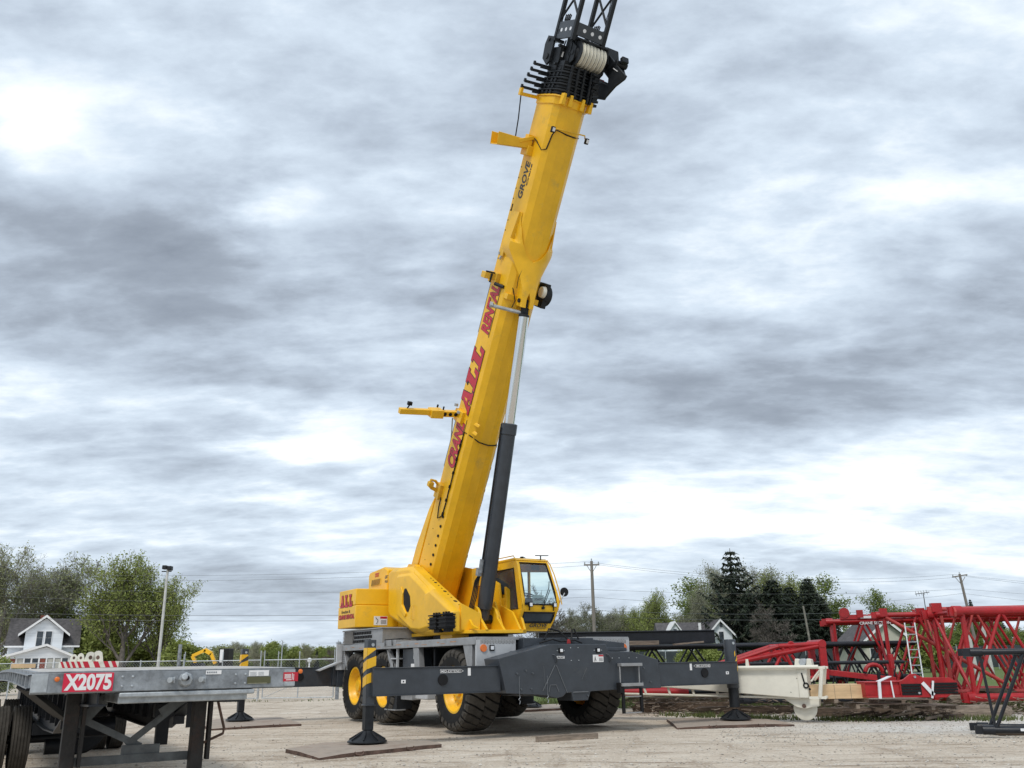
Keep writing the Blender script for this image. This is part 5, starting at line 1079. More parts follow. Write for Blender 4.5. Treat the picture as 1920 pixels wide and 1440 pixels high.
for i, (px, py) in enumerate(((1895,1380),(1932,1378))):
    a = G(px,py); q = MB(); q.box((-.28,-.1,.0),(.24,.5,.10)); bl = q.build('wood_block', TIMBER, bevel=.01); bl.location = (a.x,a.y,.014); tag(bl, ['weathered wood block under the left end of the near black lattice','wood block under the near black lattice at the frame edge'][i], 'wood block', 'wood blocks under the black lattice')
# long low black sections in the middle
p = D(1182,1212,31.5); k1 = lattice('lattice_boom_section', 'long black lattice section lying behind the right outrigger beam', 'boom section', (p.x,p.y), R(-2), 9.6, 1.4, 1.25, .085, .035, BLK, 7, group='black lattice sections', z0=.85)
p = D(1375,1213,33); k2 = lattice('lattice_boom_section', 'black lattice section behind the small red tapered head', 'boom section', (p.x,p.y), R(1), 6.2, 1.3, 1.3, .08, .035, BLK, 5, group='black lattice sections', z0=.75)
p = D(1395,1239,27.8); k3 = lattice('lattice_boom_section', 'low black lattice section just beyond the cream box boom', 'boom section', (p.x,p.y), R(0), 4.8, 1.2, 1.15, .05, .024, BLK, 7, group='black lattice sections', z0=.33)
p = D(1195,1225,34.5); k4 = lattice('lattice_boom_section', 'low black lattice section behind the outrigger ladder, under the box boom', 'boom section', (p.x,p.y), R(1), 7, 1.4, 1.1, .10, .05, BLK, 6, group='black lattice sections', z0=.35)
for i, (px0, px1, py, Y) in enumerate(((1148,1290,1297,28.6),(1175,1262,1292,29.4))):
    a = D(px0,py,Y); b_ = D(px1,py,Y); q = MB(); q.tube(a, b_, .11, n=12); tag(q.build('red_tube', RED), ['lower red tube lying behind the cream boom tail','upper red tube lying behind the cream boom tail'][i], 'steel tube', 'red tubes behind the cream boom')
a = D(1010,1205,30.5); b_ = D(1338,1205,30.5)
q = MB(); q.box((a.x,30.2,2.12),(b_.x,30.9,2.48)); q.box((a.x,30.15,2.47),(b_.x,30.95,2.52)); q.box((a.x,30.15,2.09),(b_.x,30.95,2.13)); tag(q.build('box_boom', BLK, bevel=.02), 'solid black box boom lying on top of the black lattice', 'boom section')
q = MB(); a = D(1180,1207,29.6); b_ = D(1236,1207,29.6); q.box((a.x,29.6,2.06),(b_.x,29.85,2.19)); tag(q.build('timber_board', GTIMBER, bevel=.01), 'short grey board leaning under the black box boom', 'board')
q = MB(); a = D(1262,1208,29.6); b_ = D(1318,1208,29.6); q.beam((a.x,29.5,2.06),(b_.x,29.6,2.13),.25,.05); tag(q.build('timber_board', GTIMBER), 'thin grey board on the black lattice tube', 'board')
# small red tapered head
p = D(1545,1207,27.2); X0 = p.x; hz = p.z
t = thing('tapered_boom_section', 'small red tapered lattice head rising behind the cream boom', 'boom head', (X0, 27.2, 0), 0)
q = MB()
for y in (0, 1.0):
    q.tube((-.1,y,hz),(-1.35,y,hz-.05),.07,n=10); q.tube((-.1,y,hz-.05),(-2.9,y,hz-.52),.075,n=10); q.tube((-1.35,y,hz-.05),(-2.9,y,hz-.5),.055,n=8); q.tube((-2.9,y,hz-.5),(-4.3,y,hz-.9),.06,n=8)
    q.tube((-1.25,y,hz-.08),(-.9,y,hz-.9),.05,n=8); q.tube((-1.0,y,hz-.3),(-.6,y,hz-.95),.045,n=8); q.tube((-1.3,y,hz-.3),(-1.7,y,hz-.95),.045,n=8); q.tube((-2.3,y,hz-.5),(-2.2,y,hz-.95),.045,n=8)
    q.tube((-.2,y,hz-.95),(-4.2,y,hz-.95),.06,n=8)
for x, z in ((-.1,0),(-1.35,-.05),(-2.9,-.5),(-.3,-.95),(-2.2,-.95)): q.tube((x,0,hz+z),(x,1.0,hz+z),.045,n=8)
q.build('head_frame', RED, t)
q = MB(); q.box((-.18,-.09,hz-1.0),(.02,.05,hz+.06)); q.box((-.18,.95,hz-1.0),(.02,1.09,hz+.06)); q.tube((-.08,-.1,hz+.0),(-.08,1.1,hz+.0),.12,n=12); q.build('end_plate', RED, t, bevel=.01)
q = MB(); q.path([(-.98+.09*math.cos(a),-.02,hz-.03+.09*math.sin(a)) for a in [k*math.pi/6 for k in range(12)]],.03,6,closed=True); q.build('lifting_eye', RED, t)
# red beam lying slanted behind cream boom
a = D(1530,1258,27.6); b_ = D(1680,1275,27.0); q = MB(); q.beam(a,b_,.15,.16); c = D(1638,1254,27.1); q.path([c+Vector((.25*math.cos(x),0,.2*math.sin(x)-.08)) for x in [k*math.pi/8 for k in range(9)]],.06,8); q.tube((c.x+.55,27.1,c.z),(c.x+.55,27.1,c.z+.4),.08,n=8)
tag(q.build('boom_pendant_beam', RED, bevel=.01), 'slanted red beam with a round lug beyond the plywood crate', 'steel beam')
# cream box boom with a wheel at its end
CF = Frame((8.1, 23.45), R(-24))
def Cp(px, py, dy=0): return CF.at(px, py, v=dy)
t = thing('cream_box_boom', 'cream tapered box boom with a pulley wheel under its right end', 'box boom', (CF.o.x, CF.o.y, 0), CF.a); ox = 0
pl = [(Cp(1165,1252).x-ox, Cp(1165,1252).z),(Cp(1512,1251).x-ox,Cp(1512,1251).z),(Cp(1515,1309).x-ox,Cp(1515,1309).z),(Cp(1495,1309).x-ox,Cp(1495,1309).z),(Cp(1235,1288).x-ox,Cp(1235,1288).z),(Cp(1100,1277).x-ox,Cp(1100,1277).z)]
pl[0] = (Cp(1100,1256).x-ox, Cp(1100,1256).z)
q = MB(); q.prism(pl, lambda x,y,tt:(x,tt,y), 0, .75); q.box((Cp(1496,1280).x-ox,-.02,pl[2][1]),(Cp(1514,1280).x-ox,.77,pl[1][1])); q.build('box_body', CREAM, t, bevel=.02)
q = MB(); a, b_ = Cp(1380,1252), Cp(1535,1250); q.tube((a.x-ox,-.1,a.z),(b_.x-ox,-.1,b_.z),.045,n=8); a, b_ = Cp(1120,1257), Cp(1380,1252.5); q.tube((a.x-ox,-.1,a.z),(b_.x-ox,-.1,b_.z),.045,n=8)
a, b_ = Cp(1125,1300), Cp(1500,1309); q.tube((a.x-ox,.1,a.z),(b_.x-ox,.1,b_.z),.03,n=8)
for px in (1160,1210,1255,1300,1345): a = Cp(px,1303); b2 = Cp(px-6,1290); q.tube((a.x-ox,.1,a.z),(b2.x-ox,.1,b2.z+.1),.035,n=8)
q.build('side_tube', CREAM, t)
q = MB(); 
for y in (-.05, .7): 
    a, b_, c, d_ = Cp(1517,1252), Cp(1541,1252), Cp(1538,1308), Cp(1518,1308); q.tube((b_.x-ox,y,b_.z),(c.x-ox,y,c.z),.05,n=8); q.beam((a.x-ox,y,a.z),(b_.x-ox+.08,y,b_.z),.06,.06); q.beam((d_.x-ox,y,d_.z),(c.x-ox+.1,y,c.z),.06,.06); m2 = Cp(1528,1262); q.tube((m2.x-ox+.15,y,m2.z+.1),(a.x-ox+.02,y,m2.z-.2),.025,n=6)
for z in (b_.z, c.z): q.tube((b_.x-ox,-.05,z),(b_.x-ox,.7,z),.04,n=8)
q.build('end_frame', CREAM, t)
q = MB(); a = [(Cp(*p).x-ox, Cp(*p).z) for p in ((1466,1309),(1535,1309),(1535,1325),(1525,1326),(1508,1330),(1492,1326),(1480,1318))]
for y in (.15, .5): q.prism(a, lambda x,y_,tt:(x,tt,y_), y, y+.05)
q.build('wheel_bracket', CREAM, t, bevel=.01)
c = Cp(1507,1328); q = MB(); q.lathe([(-.05,.02),(-.05,.26),(-.035,.29),(-.02,.25),(.02,.25),(.035,.29),(.05,.26),(.05,.02)], (c.x-ox,.35,c.z-.02), (0,1,0), 36); wl = q.build('pulley_wheel', CREAM, t)
q = MB(); q.tube((c.x-ox,.1,c.z+.05),(c.x-ox,.6,c.z+.05),.05,n=10); q.build('wheel_axle', RUST, wl)
q = MB(); a = Cp(1503,1262); q.beam((a.x-ox,-.03,a.z),(a.x-ox+.05,-.05,a.z-.25),.02,.03); q.path([(a.x-ox+.08+.06*math.cos(x),-.03,a.z-.3+.06*math.sin(x)) for x in [k*math.pi/5 for k in range(10)]],.02,5,closed=True); q.tube((a.x-ox+.16,-.02,a.z-.38),(a.x-ox+.16,-.04,a.z-.4),.03,n=6)
for px, py in ((1494,1272),(1483,1298)): b_ = Cp(px,py); q.tube((b_.x-ox,-.004,b_.z),(b_.x-ox,.0,b_.z),.012,n=6)
q.build('hook_chain', BLACK, t)
q = MB(); a, b_ = Cp(1489,1243), Cp(1518,1243)
for px in (1487,1509): a = Cp(px,1241); q.prism([(a.x-ox,a.z-.15),(a.x-ox+.16,a.z-.15),(a.x-ox+.14,a.z+.06),(a.x-ox+.04,a.z+.08)], lambda x,y_,tt:(x,tt,y_), .1, .6)
q.build('top_bracket', CREAM, t, bevel=.01); a = Cp(1503,1240); q = MB(); q.tube((a.x-ox,.1,a.z-.02),(a.x-ox,.6,a.z-.02),.09,n=14); q.build('roller', GALV2, t)
a = Cp(1397,1245); q = MB(); q.prism([(a.x-ox-.05,a.z-.12),(a.x-ox+.05,a.z-.12),(a.x-ox+.03,a.z+.12),(a.x-ox-.03,a.z+.12)], lambda x,y_,tt:(x,tt,y_), .3, .36); q.build('top_lug', CREAM, t)
# old timbers under it all
rnd = random.Random(21); TG = 'old timbers laid as supports'
def log(px0, px1, pyb, hgt, dep, label, mt=TIMBER, z0=0., ang=0., dy=0.):
    a, b_ = G(px0, pyb), G(px1, pyb); a.y += dy; b_ = Vector((b_.x, a.y, 0)); L_ = (b_-a).length; q = MB(); n = max(4, int(L_/.22)); prof = []; r = random.Random(px0*3+pyb)
    cs = [(-1,-1),(-.2,-1.05),(1,-1),(1.05,0),(1,1),(.1,1.06),(-1,1),(-1.06,.1)]; vs = []
    for i in range(n+1):
        k = (.55 if i in (0,n) and r.random() < .5 else 1)
        for (y, z) in cs: vs.append((L_*i/n + (r.uniform(-.04,.04) if 0 < i < n else r.uniform(-.12,.12)), dep/2*(1+y*(1+r.uniform(-.12,.1))*k), hgt/2*(1+z*k*(1+r.uniform(-.13,.10)))))
    fs = [(8*i+j,8*i+(j+1)%8,8*i+8+(j+1)%8,8*i+8+j) for i in range(n) for j in range(8)] + [tuple(range(8))[::-1], tuple(range(8*n,8*n+8))]
    q.add(vs, fs); o = q.build('timber', mt, ang=25); o.location = (a.x, a.y, z0+.012); o.rotation_euler = (0, 0, R(ang)); return tag(o, label, 'timber', TG)
log(1192,1400,1337,.28,.3,'thick rotten timber behind the right outrigger foot'); log(1300,1502,1342,.22,.35,'dark timber below the cream boom, left of its wheel', ang=-1); log(1200,1350,1332,.3,.3,'dark timber farther back behind the right outrigger foot', dy=.5)
log(1170,1500,1325,.07,.5,'long flat grey board on top of the rotten timbers', GTIMBER, z0=.30); log(1535,1660,1345,.22,.4,'dark timber to the right of the cream boom wheel'); log(1640,1790,1344,.24,.35,'crumbling timber below the wooden pallets'); log(1780,1925,1346,.28,.4,'grey timber behind the near black lattice', GTIMBER); log(1790,1930,1338,.22,.4,'upper grey timber stacked behind the near black lattice', GTIMBER, z0=.26, dy=.1)
log(1560,1700,1332,.25,.4,'timber carrying the plywood crate', z0=.05, dy=.5); log(1850,1930,1335,.12,.5,'top dark timber of the stack at the right edge', z0=.50, dy=.2)
log(1600,1930,1322,.22,.5,'long dark timber under the red lattice sections', z0=.0, dy=.6); log(1180,1480,1322,.2,.3,'long timber under the black lattice sections', dy=1)
for i in range(9):
    px = (1655,1690,1720,1752,1605,1700,1668,1742,1780)[i]; py = (1350,1352,1349,1352,1350,1346,1343,1345,1350)[i]; a = G(px,py); q = MB(); L_ = rnd.uniform(.35,1.1); q.beam((-L_/2,0,.04),(L_/2,0,.04+rnd.uniform(0,.22)),rnd.uniform(.06,.14),rnd.uniform(.03,.07)); o = q.build('broken_board', GTIMBER if i%2 else TIMBER, bevel=.006); o.location = (a.x,a.y,.03); o.rotation_euler = (0,0,rnd.uniform(-.7,.7))
    tag(o, ['pale splintered board propped on the bark heap','broken board at the foot of the pallets','small broken board near the black lattice','splinter of wood beside the grass strip','dark broken board right of the pulley wheel','flat broken board under the pallet edge','dark splinter under the pallets','broken board end below the red hook block','last broken board before the near black lattice'][i], 'board', 'broken boards along the timbers')
q = MB()
for i in range(700):
    a = G(rnd.uniform(1560,1800), 1346+rnd.gauss(0,3)); s = rnd.uniform(.03,.09); z = rnd.random()*.16; ax = rnd.random()*3; q.beam((a.x,a.y,z+.02),(a.x+s*math.cos(ax)*1.6,a.y+s*math.sin(ax),z+.02+s*rnd.uniform(-.4,.6)),s*.5,s*.2)
for i in range(1500):
    px = rnd.uniform(1180,1935); a = G(px, 1338+rnd.gauss(0,3.5)); s = rnd.uniform(.03,.11); z = rnd.random()**1.6*.42; ax = rnd.random()*3; q.beam((a.x,a.y,z+.02),(a.x+s*math.cos(ax)*2.4,a.y+s*math.sin(ax),z+.02+s*rnd.uniform(-.4,.6)),s*.45,s*.18,mi=i%2)
tag(q.build('wood_debris', [TIMBER, GTIMBER], ang=0), kind='stuff')
# pallets
for i, (px0, px1, z0, y0, lab) in enumerate(((1605,1712,.33,24.0,'grey pallet on the left carrying the red hook block'),(1700,1800,.28,23.9,'grey pallet to the right of the first one'),(1640,1750,.42,24.2,'upper pallet under the red hook block'))):
    a = D(px0,1320,y0); b_ = D(px1,1320,y0); L_ = b_.x-a.x; t = thing('pallet', lab, 'pallet', (a.x, y0, z0), R((-3,2,1)[i]), 'wooden pallets')
    q = MB(); [q.box((0,.16*k,.09),(L_,.16*k+.11,.112)) for k in range(7)]; q.build('deck_boards', GTIMBER, t)
    for k in (0, .5, 1): q = MB(); q.box((k*(L_-.09),0,0),(k*(L_-.09)+.09,1.07,.088)); q.build('bearer', GTIMBER, t)
# plywood crate
a = D(1521,1311,23.9); b_ = D(1626,1283,23.9); t = thing('plywood_crate', 'pale plywood crate between the cream boom and the red hook block', 'crate', (a.x,23.9,a.z), 0); L_ = b_.x-a.x; H_ = b_.z-a.z
q = MB(); q.box((0,0,0),(L_,.9,H_)); q.build('crate_body', PLY, t, bevel=.006)
q = MB(); [q.box((L_*k-.004,-.006,.0),(L_*k+.004,-.001,H_)) for k in (.42,.7)]; q.build('panel_joint', GTIMBER, t)
for k in (.0,.4,.93): q = MB(); q.box((L_*k,.02,-.1),(L_*k+.1,.88,-.002)); q.build('skid', GTIMBER, t)
# red hook block wrapped in white straps
a = D(1626,1311,23.6); t = thing('hook_block', 'red hook block strapped with white wrap on the pallets', 'hook block', (a.x,23.6,a.z+.03), 0); SX = (D(1800,1300,23.6).x-a.x); 
def hx_(px): return (px-1626)/174*SX
def hz_(py): return (1311-py)*23.6/1650
q = MB(); q.box((0,.05,.05),(hx_(1692),.6,hz_(1286))); q.box((0,0,.0),(hx_(1692),.65,.05)); q.box((0,0,hz_(1286)),(hx_(1692),.65,hz_(1284)))
q.prism([(hx_(1690),.0),(hx_(1775),-.02),(hx_(1795),hz_(1300)),(hx_(1800),hz_(1288)),(hx_(1785),hz_(1279)),(hx_(1735),hz_(1278)),(hx_(1722),hz_(1272)),(hx_(1712),hz_(1272)),(hx_(1700),hz_(1280)),(hx_(1690),hz_(1284))], lambda x,y,tt:(x,tt,y), .0, .05); q.prism([(hx_(1690),.0),(hx_(1775),-.02),(hx_(1795),hz_(1300)),(hx_(1800),hz_(1288)),(hx_(1785),hz_(1279)),(hx_(1690),hz_(1284))], lambda x,y,tt:(x,tt,y), .6, .65)
q.build('side_plate', RED, t, bevel=.01)
q = MB()
for k in range(4): z = .05+.07*k; q.box((hx_(1692),-.02-.012*(k%2),z),(hx_(1729),-.003,z+.062)); q.box((hx_(1748),-.02-.012*(k%2),z+.02),(hx_(1797),-.003,z+.078))
q.build('sheave', BLACK, t, bevel=.01)
q = MB(); [q.tube((hx_(x),-.03,hz_(y)),(hx_(x),0,hz_(y)),.03,n=10) for x,y in ((1720,1277),(1724,1304))]; q.build('bolt', GALV2, t)
q = MB(); q.beam((hx_(1650),-.01,-.02),(hx_(1652),-.01,hz_(1283)),.05,.07,up=(1,0,0)); q.beam((hx_(1676),-.01,-.0),(hx_(1674),-.01,hz_(1283)),.03,.03,up=(1,0,0)); q.beam((hx_(1650),.0,hz_(1284)),(hx_(1682),.3,hz_(1276)),.12,.02); q.beam((hx_(1732),-.03,hz_(1287)),(hx_(1750),-.03,hz_(1308)),.03,.09,up=(1,0,0)); q.beam((hx_(1746),-.035,hz_(1313)),(hx_(1752),-.035,hz_(1284)),.02,.05,up=(1,0,0)); q.build('white_strap', FABW, t)
q = MB(); q.tube((hx_(1662),.3,hz_(1284)),(hx_(1662),.3,hz_(1268)),.045,n=10); q.build('pin', BLACK, t)
# aluminium ladder leaning among the red sections
a = D(1696,1168,29.0); b_ = D(1712,1275,28.3); t = thing('aluminium_ladder', 'aluminium ladder leaning upright among the red lattice sections', 'ladder', (b_.x,b_.y,b_.z-.4), 0); d_ = a-b_; q = MB()
for o in (0,.32): q.beam((o,0,0),(o+d_.x,d_.y,d_.z+.4),.035,.025)
q.build('side_rail', GALV2, t); q = MB()
for k in range(9): f = .06+k*.11; q.tube((d_.x*f,d_.y*f,(d_.z+.4)*f),(d_.x*f+.32,d_.y*f,(d_.z+.4)*f),.018,n=6)
q.build('rung', GALV2, t)
# ================================================================== FENCES, POLES, WIRES
YF = 44.5
def fx(px): return D(px,1250,YF).x
ft = thing('chain_link_fence', 'chain-link fence with steel posts behind the trailer', 'fence', (0,YF,0), 0)
def wires(x0, x1, z0, z1, par, name='wire_mesh', sp=.13, r=.0032, y=0):
    q = MB(); H_ = z1-z0; x = x0-H_
    while x < x1:
        for d_ in (1, -1):
            a = [x, z0] if d_ > 0 else [x+H_, z0]; b_ = [x+H_, z1] if d_ > 0 else [x, z1]
            p_, q_ = sorted((a, b_)); 
            if q_[0] <= x0 or p_[0] >= x1: continue
            def cl(P1, P2, X): f = (X-P1[0])/(P2[0]-P1[0]); return [X, P1[1]+f*(P2[1]-P1[1])]
            A = cl(p_, q_, x0) if p_[0] < x0 else p_; B_ = cl(p_, q_, x1) if q_[0] > x1 else q_
            q.tube((A[0],y,A[1]),(B_[0],y,B_[1]),r,n=3,cap=False)
        x += sp
    return q.build(name, GALV2, par, ang=0, fix=False)
XL, XA, XB, XC, XD_ = fx(-60), fx(344), fx(487), fx(494), fx(626)
wires(XL, XA, .05, 1.85, ft)
for i in range(6): x = XL+(XA-XL)*i/5; q = MB(); q.tube((x,0,0),(x,0,2.2 if i==5 else 1.95),.035,n=8); q.build('post', GALV2, ft)
q = MB(); q.tube((XL,0,1.88),(XA,0,1.88),.022,n=6); q.build('top_rail', GALV2, ft)
q = MB(); q.tube((XA-.25,0.02,0),(XA-.25,0.02,2.65),.09,n=10); q.tube((XD_+.2,0.02,0),(XD_+.2,0.02,2.65),.09,n=10); q.build('gate_post', GALV, ft)
for (x0, x1, lab) in ((XA,XB,'left leaf of the chain-link gate beyond the trailer'),(XC,XD_,'right leaf of the chain-link gate left of the crane')):
    gt = thing('chain_link_gate', lab, 'gate', (0,YF+.1,0), 0, 'pair of chain-link gate leaves'); q = MB()
    for x in (x0, x1, (x0+x1)/2): q.tube((x,0,.1),(x,0,2.3 if x != (x0+x1)/2 else 2.25),.026,n=8)
    for z in (.12, 1.86): q.tube((x0,0,z),(x1,0,z),.024,n=8)
    q.tube((x0,0,.12),((x0+x1)/2,0,.8),.01,n=4); q.build('gate_frame', GALV2, gt); wires(x0, x1, .12, 1.86, gt)
q = MB(); q.box((XB-.04,-.06,-.0),(XB+.0,-.02,.6)); q.build('drop_rod', GALV2, ft)
for i, (px, Y, hh_) in enumerate(((527,70,3.4),(521,75,2.7),(1030,60,2.2))):
    a = D(px,1250,Y); q = MB(); q.tube((a.x,Y,0),(a.x,Y,hh_),.04,n=6); q.tube((a.x,Y,hh_-.2),(a.x+.15,Y,hh_-.1),.02,n=4); tag(q.build('fence_post', GALV2), ['tall thin post beyond the gate','shorter thin post beyond the gate','thin post seen under the crane cab'][i], 'post')
# dark screened fence far right, beyond the field
a, b_ = D(1185,1230,112), D(2020,1215,100); t = thing('screened_fence', 'long fence with dark screening fabric beyond the green field', 'fence', (0,0,0), 0); q = MB(); n = 30; vs = []
q.beam((a.x,112,1.35),(b_.x,100,1.35),.04,2.3,up=(0,0,1)); q.build('screen', SCREEN, t)
for i in range(13): p = a.lerp(b_, i/12); q = MB(); q.tube((p.x,p.y-.1,0),(p.x,p.y-.1,2.7),.05,n=6); q.build('post', GALV2, t)
# red hydrant-like thing beyond gate is grey in the photo: a low boat-shaped heap under cover
a = D(577,1250,75); t = thing('covered_mower', 'small grey machine under a cover beyond the right gate leaf', 'machine', (a.x,75,0), 0)
q = MB(); q.ball((0,0,.45),.8,12,sc=(1.1,.8,.6)); q.build('cover', GALV2, t); q = MB(); q.tube((.1,0,.8),(.12,0,1.9),.06,n=6); q.ball((.12,0,1.95),.2,8); q.build('stand', FABW, t)
def pole(name, label, cat, px, py_top, Y, r0, r1, mt, lean=(0,0)):
    p = D(px, py_top, Y); t = thing(name, label, cat, (p.x-lean[0], Y, 0), 0); q = MB(); q.tube((0,0,0),(lean[0],lean[1],p.z),r0,r1,10); q.build('shaft', mt, t); return t, p.z
lp, hz = pole('floodlight_pole', 'tall white light pole with twin floodlights beside the big tree', 'light pole', 315, 1064, 46, .085, .06, CONCW)
q = MB(); q.box((-.24,-.2,hz-.1),(-.02,.1,hz+.1)); q.box((.04,-.22,hz-.16),(.24,.1,hz+.06)); q.build('floodlight', DGREY, lp, bevel=.03); q = MB(); q.beam((-.3,0,hz-.2),(.2,0,hz-.2),.05,.05); q.build('bracket', DGREY, lp)
def util(label, px, pyt, Y, lean, arm, angz=0.):
    t, hz = pole('utility_pole', label, 'utility pole', px, pyt, Y, .2, .13, WOODPOLE, lean); lx = lean[0]
    t.rotation_euler = (0,0,0); q = MB(); za = hz-.35; q.beam((lx-arm/2,0,za+ (.0)),(lx+arm/2,0,za+angz),.12,.13); q.build('crossarm', WOODPOLE, t)
    q = MB(); q.beam((lx-arm*.33,0,za),(lx,0,za-.8),.05,.05); q.beam((lx+arm*.33,0,za),(lx,0,za-.8),.05,.05); q.build('brace', WOODPOLE, t)
    for x in (lx-arm/2+.08, lx, lx+arm/2-.08):
        q = MB(); q.lathe([(0,.03),(.06,.06),(.16,.06),(.22,.03)], (x,0,(za if x != lx else hz-.05)+.08), (0,0,1), 8); q.build('insulator', GALV2, t)
    return Vector((t.location.x+lx, Y, 0)), hz, arm, t
PA = util('utility pole with a crossarm behind the crane cab', 1109, 1052, 84, (.0,0), 1.45)
PB = util('leaning utility pole with a crossarm above the red sections', 1799, 1076, 104, (-.75,0), 1.75, .25)
t_, hz_b = pole('bare_pole', 'thin bare wooden pole in front of the dark spruces', 'pole', 1506, 1136, 92, .13, .09, PBARK, (-.5,0))
for px, Y, lab in ((1817,60,'white pole seen through the red sections, left one'),(1846,62,'white pole seen through the red sections, right one')):
    a = D(px,1170,Y); q = MB(); q.tube((0,0,0),(-.2,0,a.z+.3),.13,n=10); o = q.build('white_pole', CONCW); o.location = (a.x,Y,0); tag(o, lab, 'pole')
# overhead wires
def wire(name, label, p, q_, sag, r=.018, group='overhead wires'):
    pts = []; 
    for i in range(17): t = i/16; v = p.lerp(q_, t); v.z -= sag*4*t*(1-t); pts.append(v)
    m_ = MB(); m_.path(pts, r, 4); return tag(m_.build(name, WIRE, ang=0), label, 'wire', group)
a0, ha, arm, _ = PA; b0, hb, armb, _ = PB
LZ = Vector((-68, 92, 0)); RZ = Vector((b0.x+55, 118, 0))
for i, (za, zb2, zl, zr, sag, nm) in enumerate((( -.05,-.05,11.8,12.5,1.0,'topmost'),(-.35,-.3,11.3,11.9,1.1,'second'),(-2.6,-1.7,10.2,10.5,.5,'third'),(-3.3,-2.2,9.9,9.5,1.0,'fourth'),(-4.5,-3.6,7.8,8.2,.6,'fifth'),(-5.0,-4.3,7.3,7.2,.6,'lowest'))):
    sh_ = (-.6,.6,0,0,0,0)[i]
    A_ = a0+Vector((sh_,0,ha+za)); B2 = b0+Vector((sh_,0,hb+zb2)); wire('overhead_wire', '%s of the wires crossing the sky behind the boom and light pole' % nm, LZ+Vector((0,0,zl)), A_, sag, .016 if i > 3 else .011)
    wire('overhead_wire', '%s of the wires between the two utility poles' % nm, A_, B2, sag, .016 if i > 3 else .011)
    wire('overhead_wire', '%s of the wires leaving the leaning pole at the right edge' % nm, B2, RZ+Vector((0,0,zr-4)), sag*.8, .016 if i > 3 else .011)
# ================================================================== HOUSES
def house_white_left():
    Y = 100; a = D(8,1240,Y); b_ = D(151,1240,Y); W_ = b_.x-a.x; zr = D(80,1158,Y).z; ze = D(80,1208,Y).z
    t = thing('white_house', 'white house with a front gable, dark roof and red-curtained porch', 'house', (a.x,Y,0), 0); D_ = 8
    q = MB(); q.prism([(0,0),(D_,0),(D_,ze),(D_/2,zr-.15),(0,ze)], lambda x,y,tt:(tt,x,y), .15, W_-.9); wl = q.build('wall', SIDING, t)
    q = MB(); q.prism([(-.5,ze-.2),(D_/2,zr),(D_/2,zr+.15),(-.55,ze-.05)], lambda x,y,tt:(tt,x,y), -.2, W_-.3); q.prism([(D_+.5,ze-.2),(D_/2,zr),(D_/2,zr+.15),(D_+.55,ze-.05)], lambda x,y,tt:(tt,x,y), -.2, W_-.3); rf = q.build('roof', SHINGLE, t)
    q = MB(); q.box((-.2,-.62,ze-.3),(W_-.3,-.5,ze-.12)); q.build('fascia', LWHT, rf)
    q = MB(); x = W_*.46; q.box((x-.7,D_/2-.3,zr),(x+.3,D_/2+.3,zr+.5)); q.build('chimney', BRICK, rf)
    gx0, gx1 = D(46,1200,Y).x-a.x, D(117,1200,Y).x-a.x; gm = (gx0+gx1)/2; gz = D(84,1157,Y).z; gb = D(84,1183,Y).z
    q = MB(); q.prism([(gx0,ze-1.2),(gx1,ze-1.2),(gx1,gb),(gm,gz-.1),(gx0,gb)], lambda x,y,tt:(x,tt,y), -.8, 3.6); dm = q.build('gable_dormer', SIDING, t)
    q = MB()
    for s_ in (-1, 1):
        ex = gm+s_*(gm-gx0+.75); q.prism([(gm,gz+.0),(ex,gb-.55),(ex,gb-.3),(gm,gz+.28)], lambda x,y,tt:(x,tt,y), -1.3, -1.15)
    q.build('gable_trim', LWHT, dm); q = MB()
    for s_ in (-1, 1):
        ex = gm+s_*(gm-gx0+.75); q.prism([(gm,gz+.0),(ex,gb-.55),(ex,gb-.32),(gm,gz+.26)], lambda x,y,tt:(x,tt,y), -1.15, 3.7)
    q.build('gable_roof', SHINGLE, dm)
    for s_ in (-.48, .48):
        q = MB(); q.box((gm-.42+s_,-.86,gb-1.65),(gm+.42+s_,-.8,gb+.05)); fr_ = q.build('window_frame', LWHT, dm); q = MB(); q.box((gm-.33+s_,-.9,gb-1.58),(gm+.33+s_,-.865,gb-.72)); q.box((gm-.33+s_,-.9,gb-.68),(gm+.33+s_,-.865,gb-.02)); q.build('pane', WINDK, fr_)
    # porch
    px0, px1 = .2, D(142,1240,Y).x-a.x; pm = D(84,1240,Y).x-a.x; pz = D(84,1212,Y).z; pe = D(84,1229,Y).z
    q = MB()
    for s_, ex in ((-1,px0-1.2),(1,px1+.4)): q.prism([(pm,pz),(ex,pe-.5),(ex,pe-.25),(pm,pz+.25)], lambda x,y,tt:(x,tt,y), -3.4, -.1)
    q.build('porch_roof', LWHT, t)
    q = MB(); q.prism([(px0,pe-.3),(px1-.3,pe-.3),(px1-.3,pe),(pm,pz-.1),(px0,pe)], lambda x,y,tt:(x,tt,y), -3.0, -.8); q.box((px0,-3.0,0),(px1-.3,-.8,.9)); pc = q.build('porch', SIDING, t)
    n = 8
    for i in range(n+1): x = px0+.4+(px1-px0-1.2)*i/n; q = MB(); q.box((x-.08,-3.02,.9),(x+.08,-2.9,pe-.3)); q.build('porch_post', LWHT, pc)
    cols = [BRICK,CURTAIN,WINDK,WINDK,BRICK,CURTAIN,CURTAIN,WINDK]
    for i in range(n): x = px0+.4+(px1-px0-1.2)*i/n; q = MB(); q.box((x+.12,-2.95,.95),(x+(px1-px0-1.2)/n-.12,-2.9,pe-.35)); q.build('window', cols[i], pc)
house_white_left(); hl = [o for o in C.objects if o.name == 'white_house'][0]; hl.rotation_euler = (0,0,R(26)); hl.scale = (.90,.95,1.0)
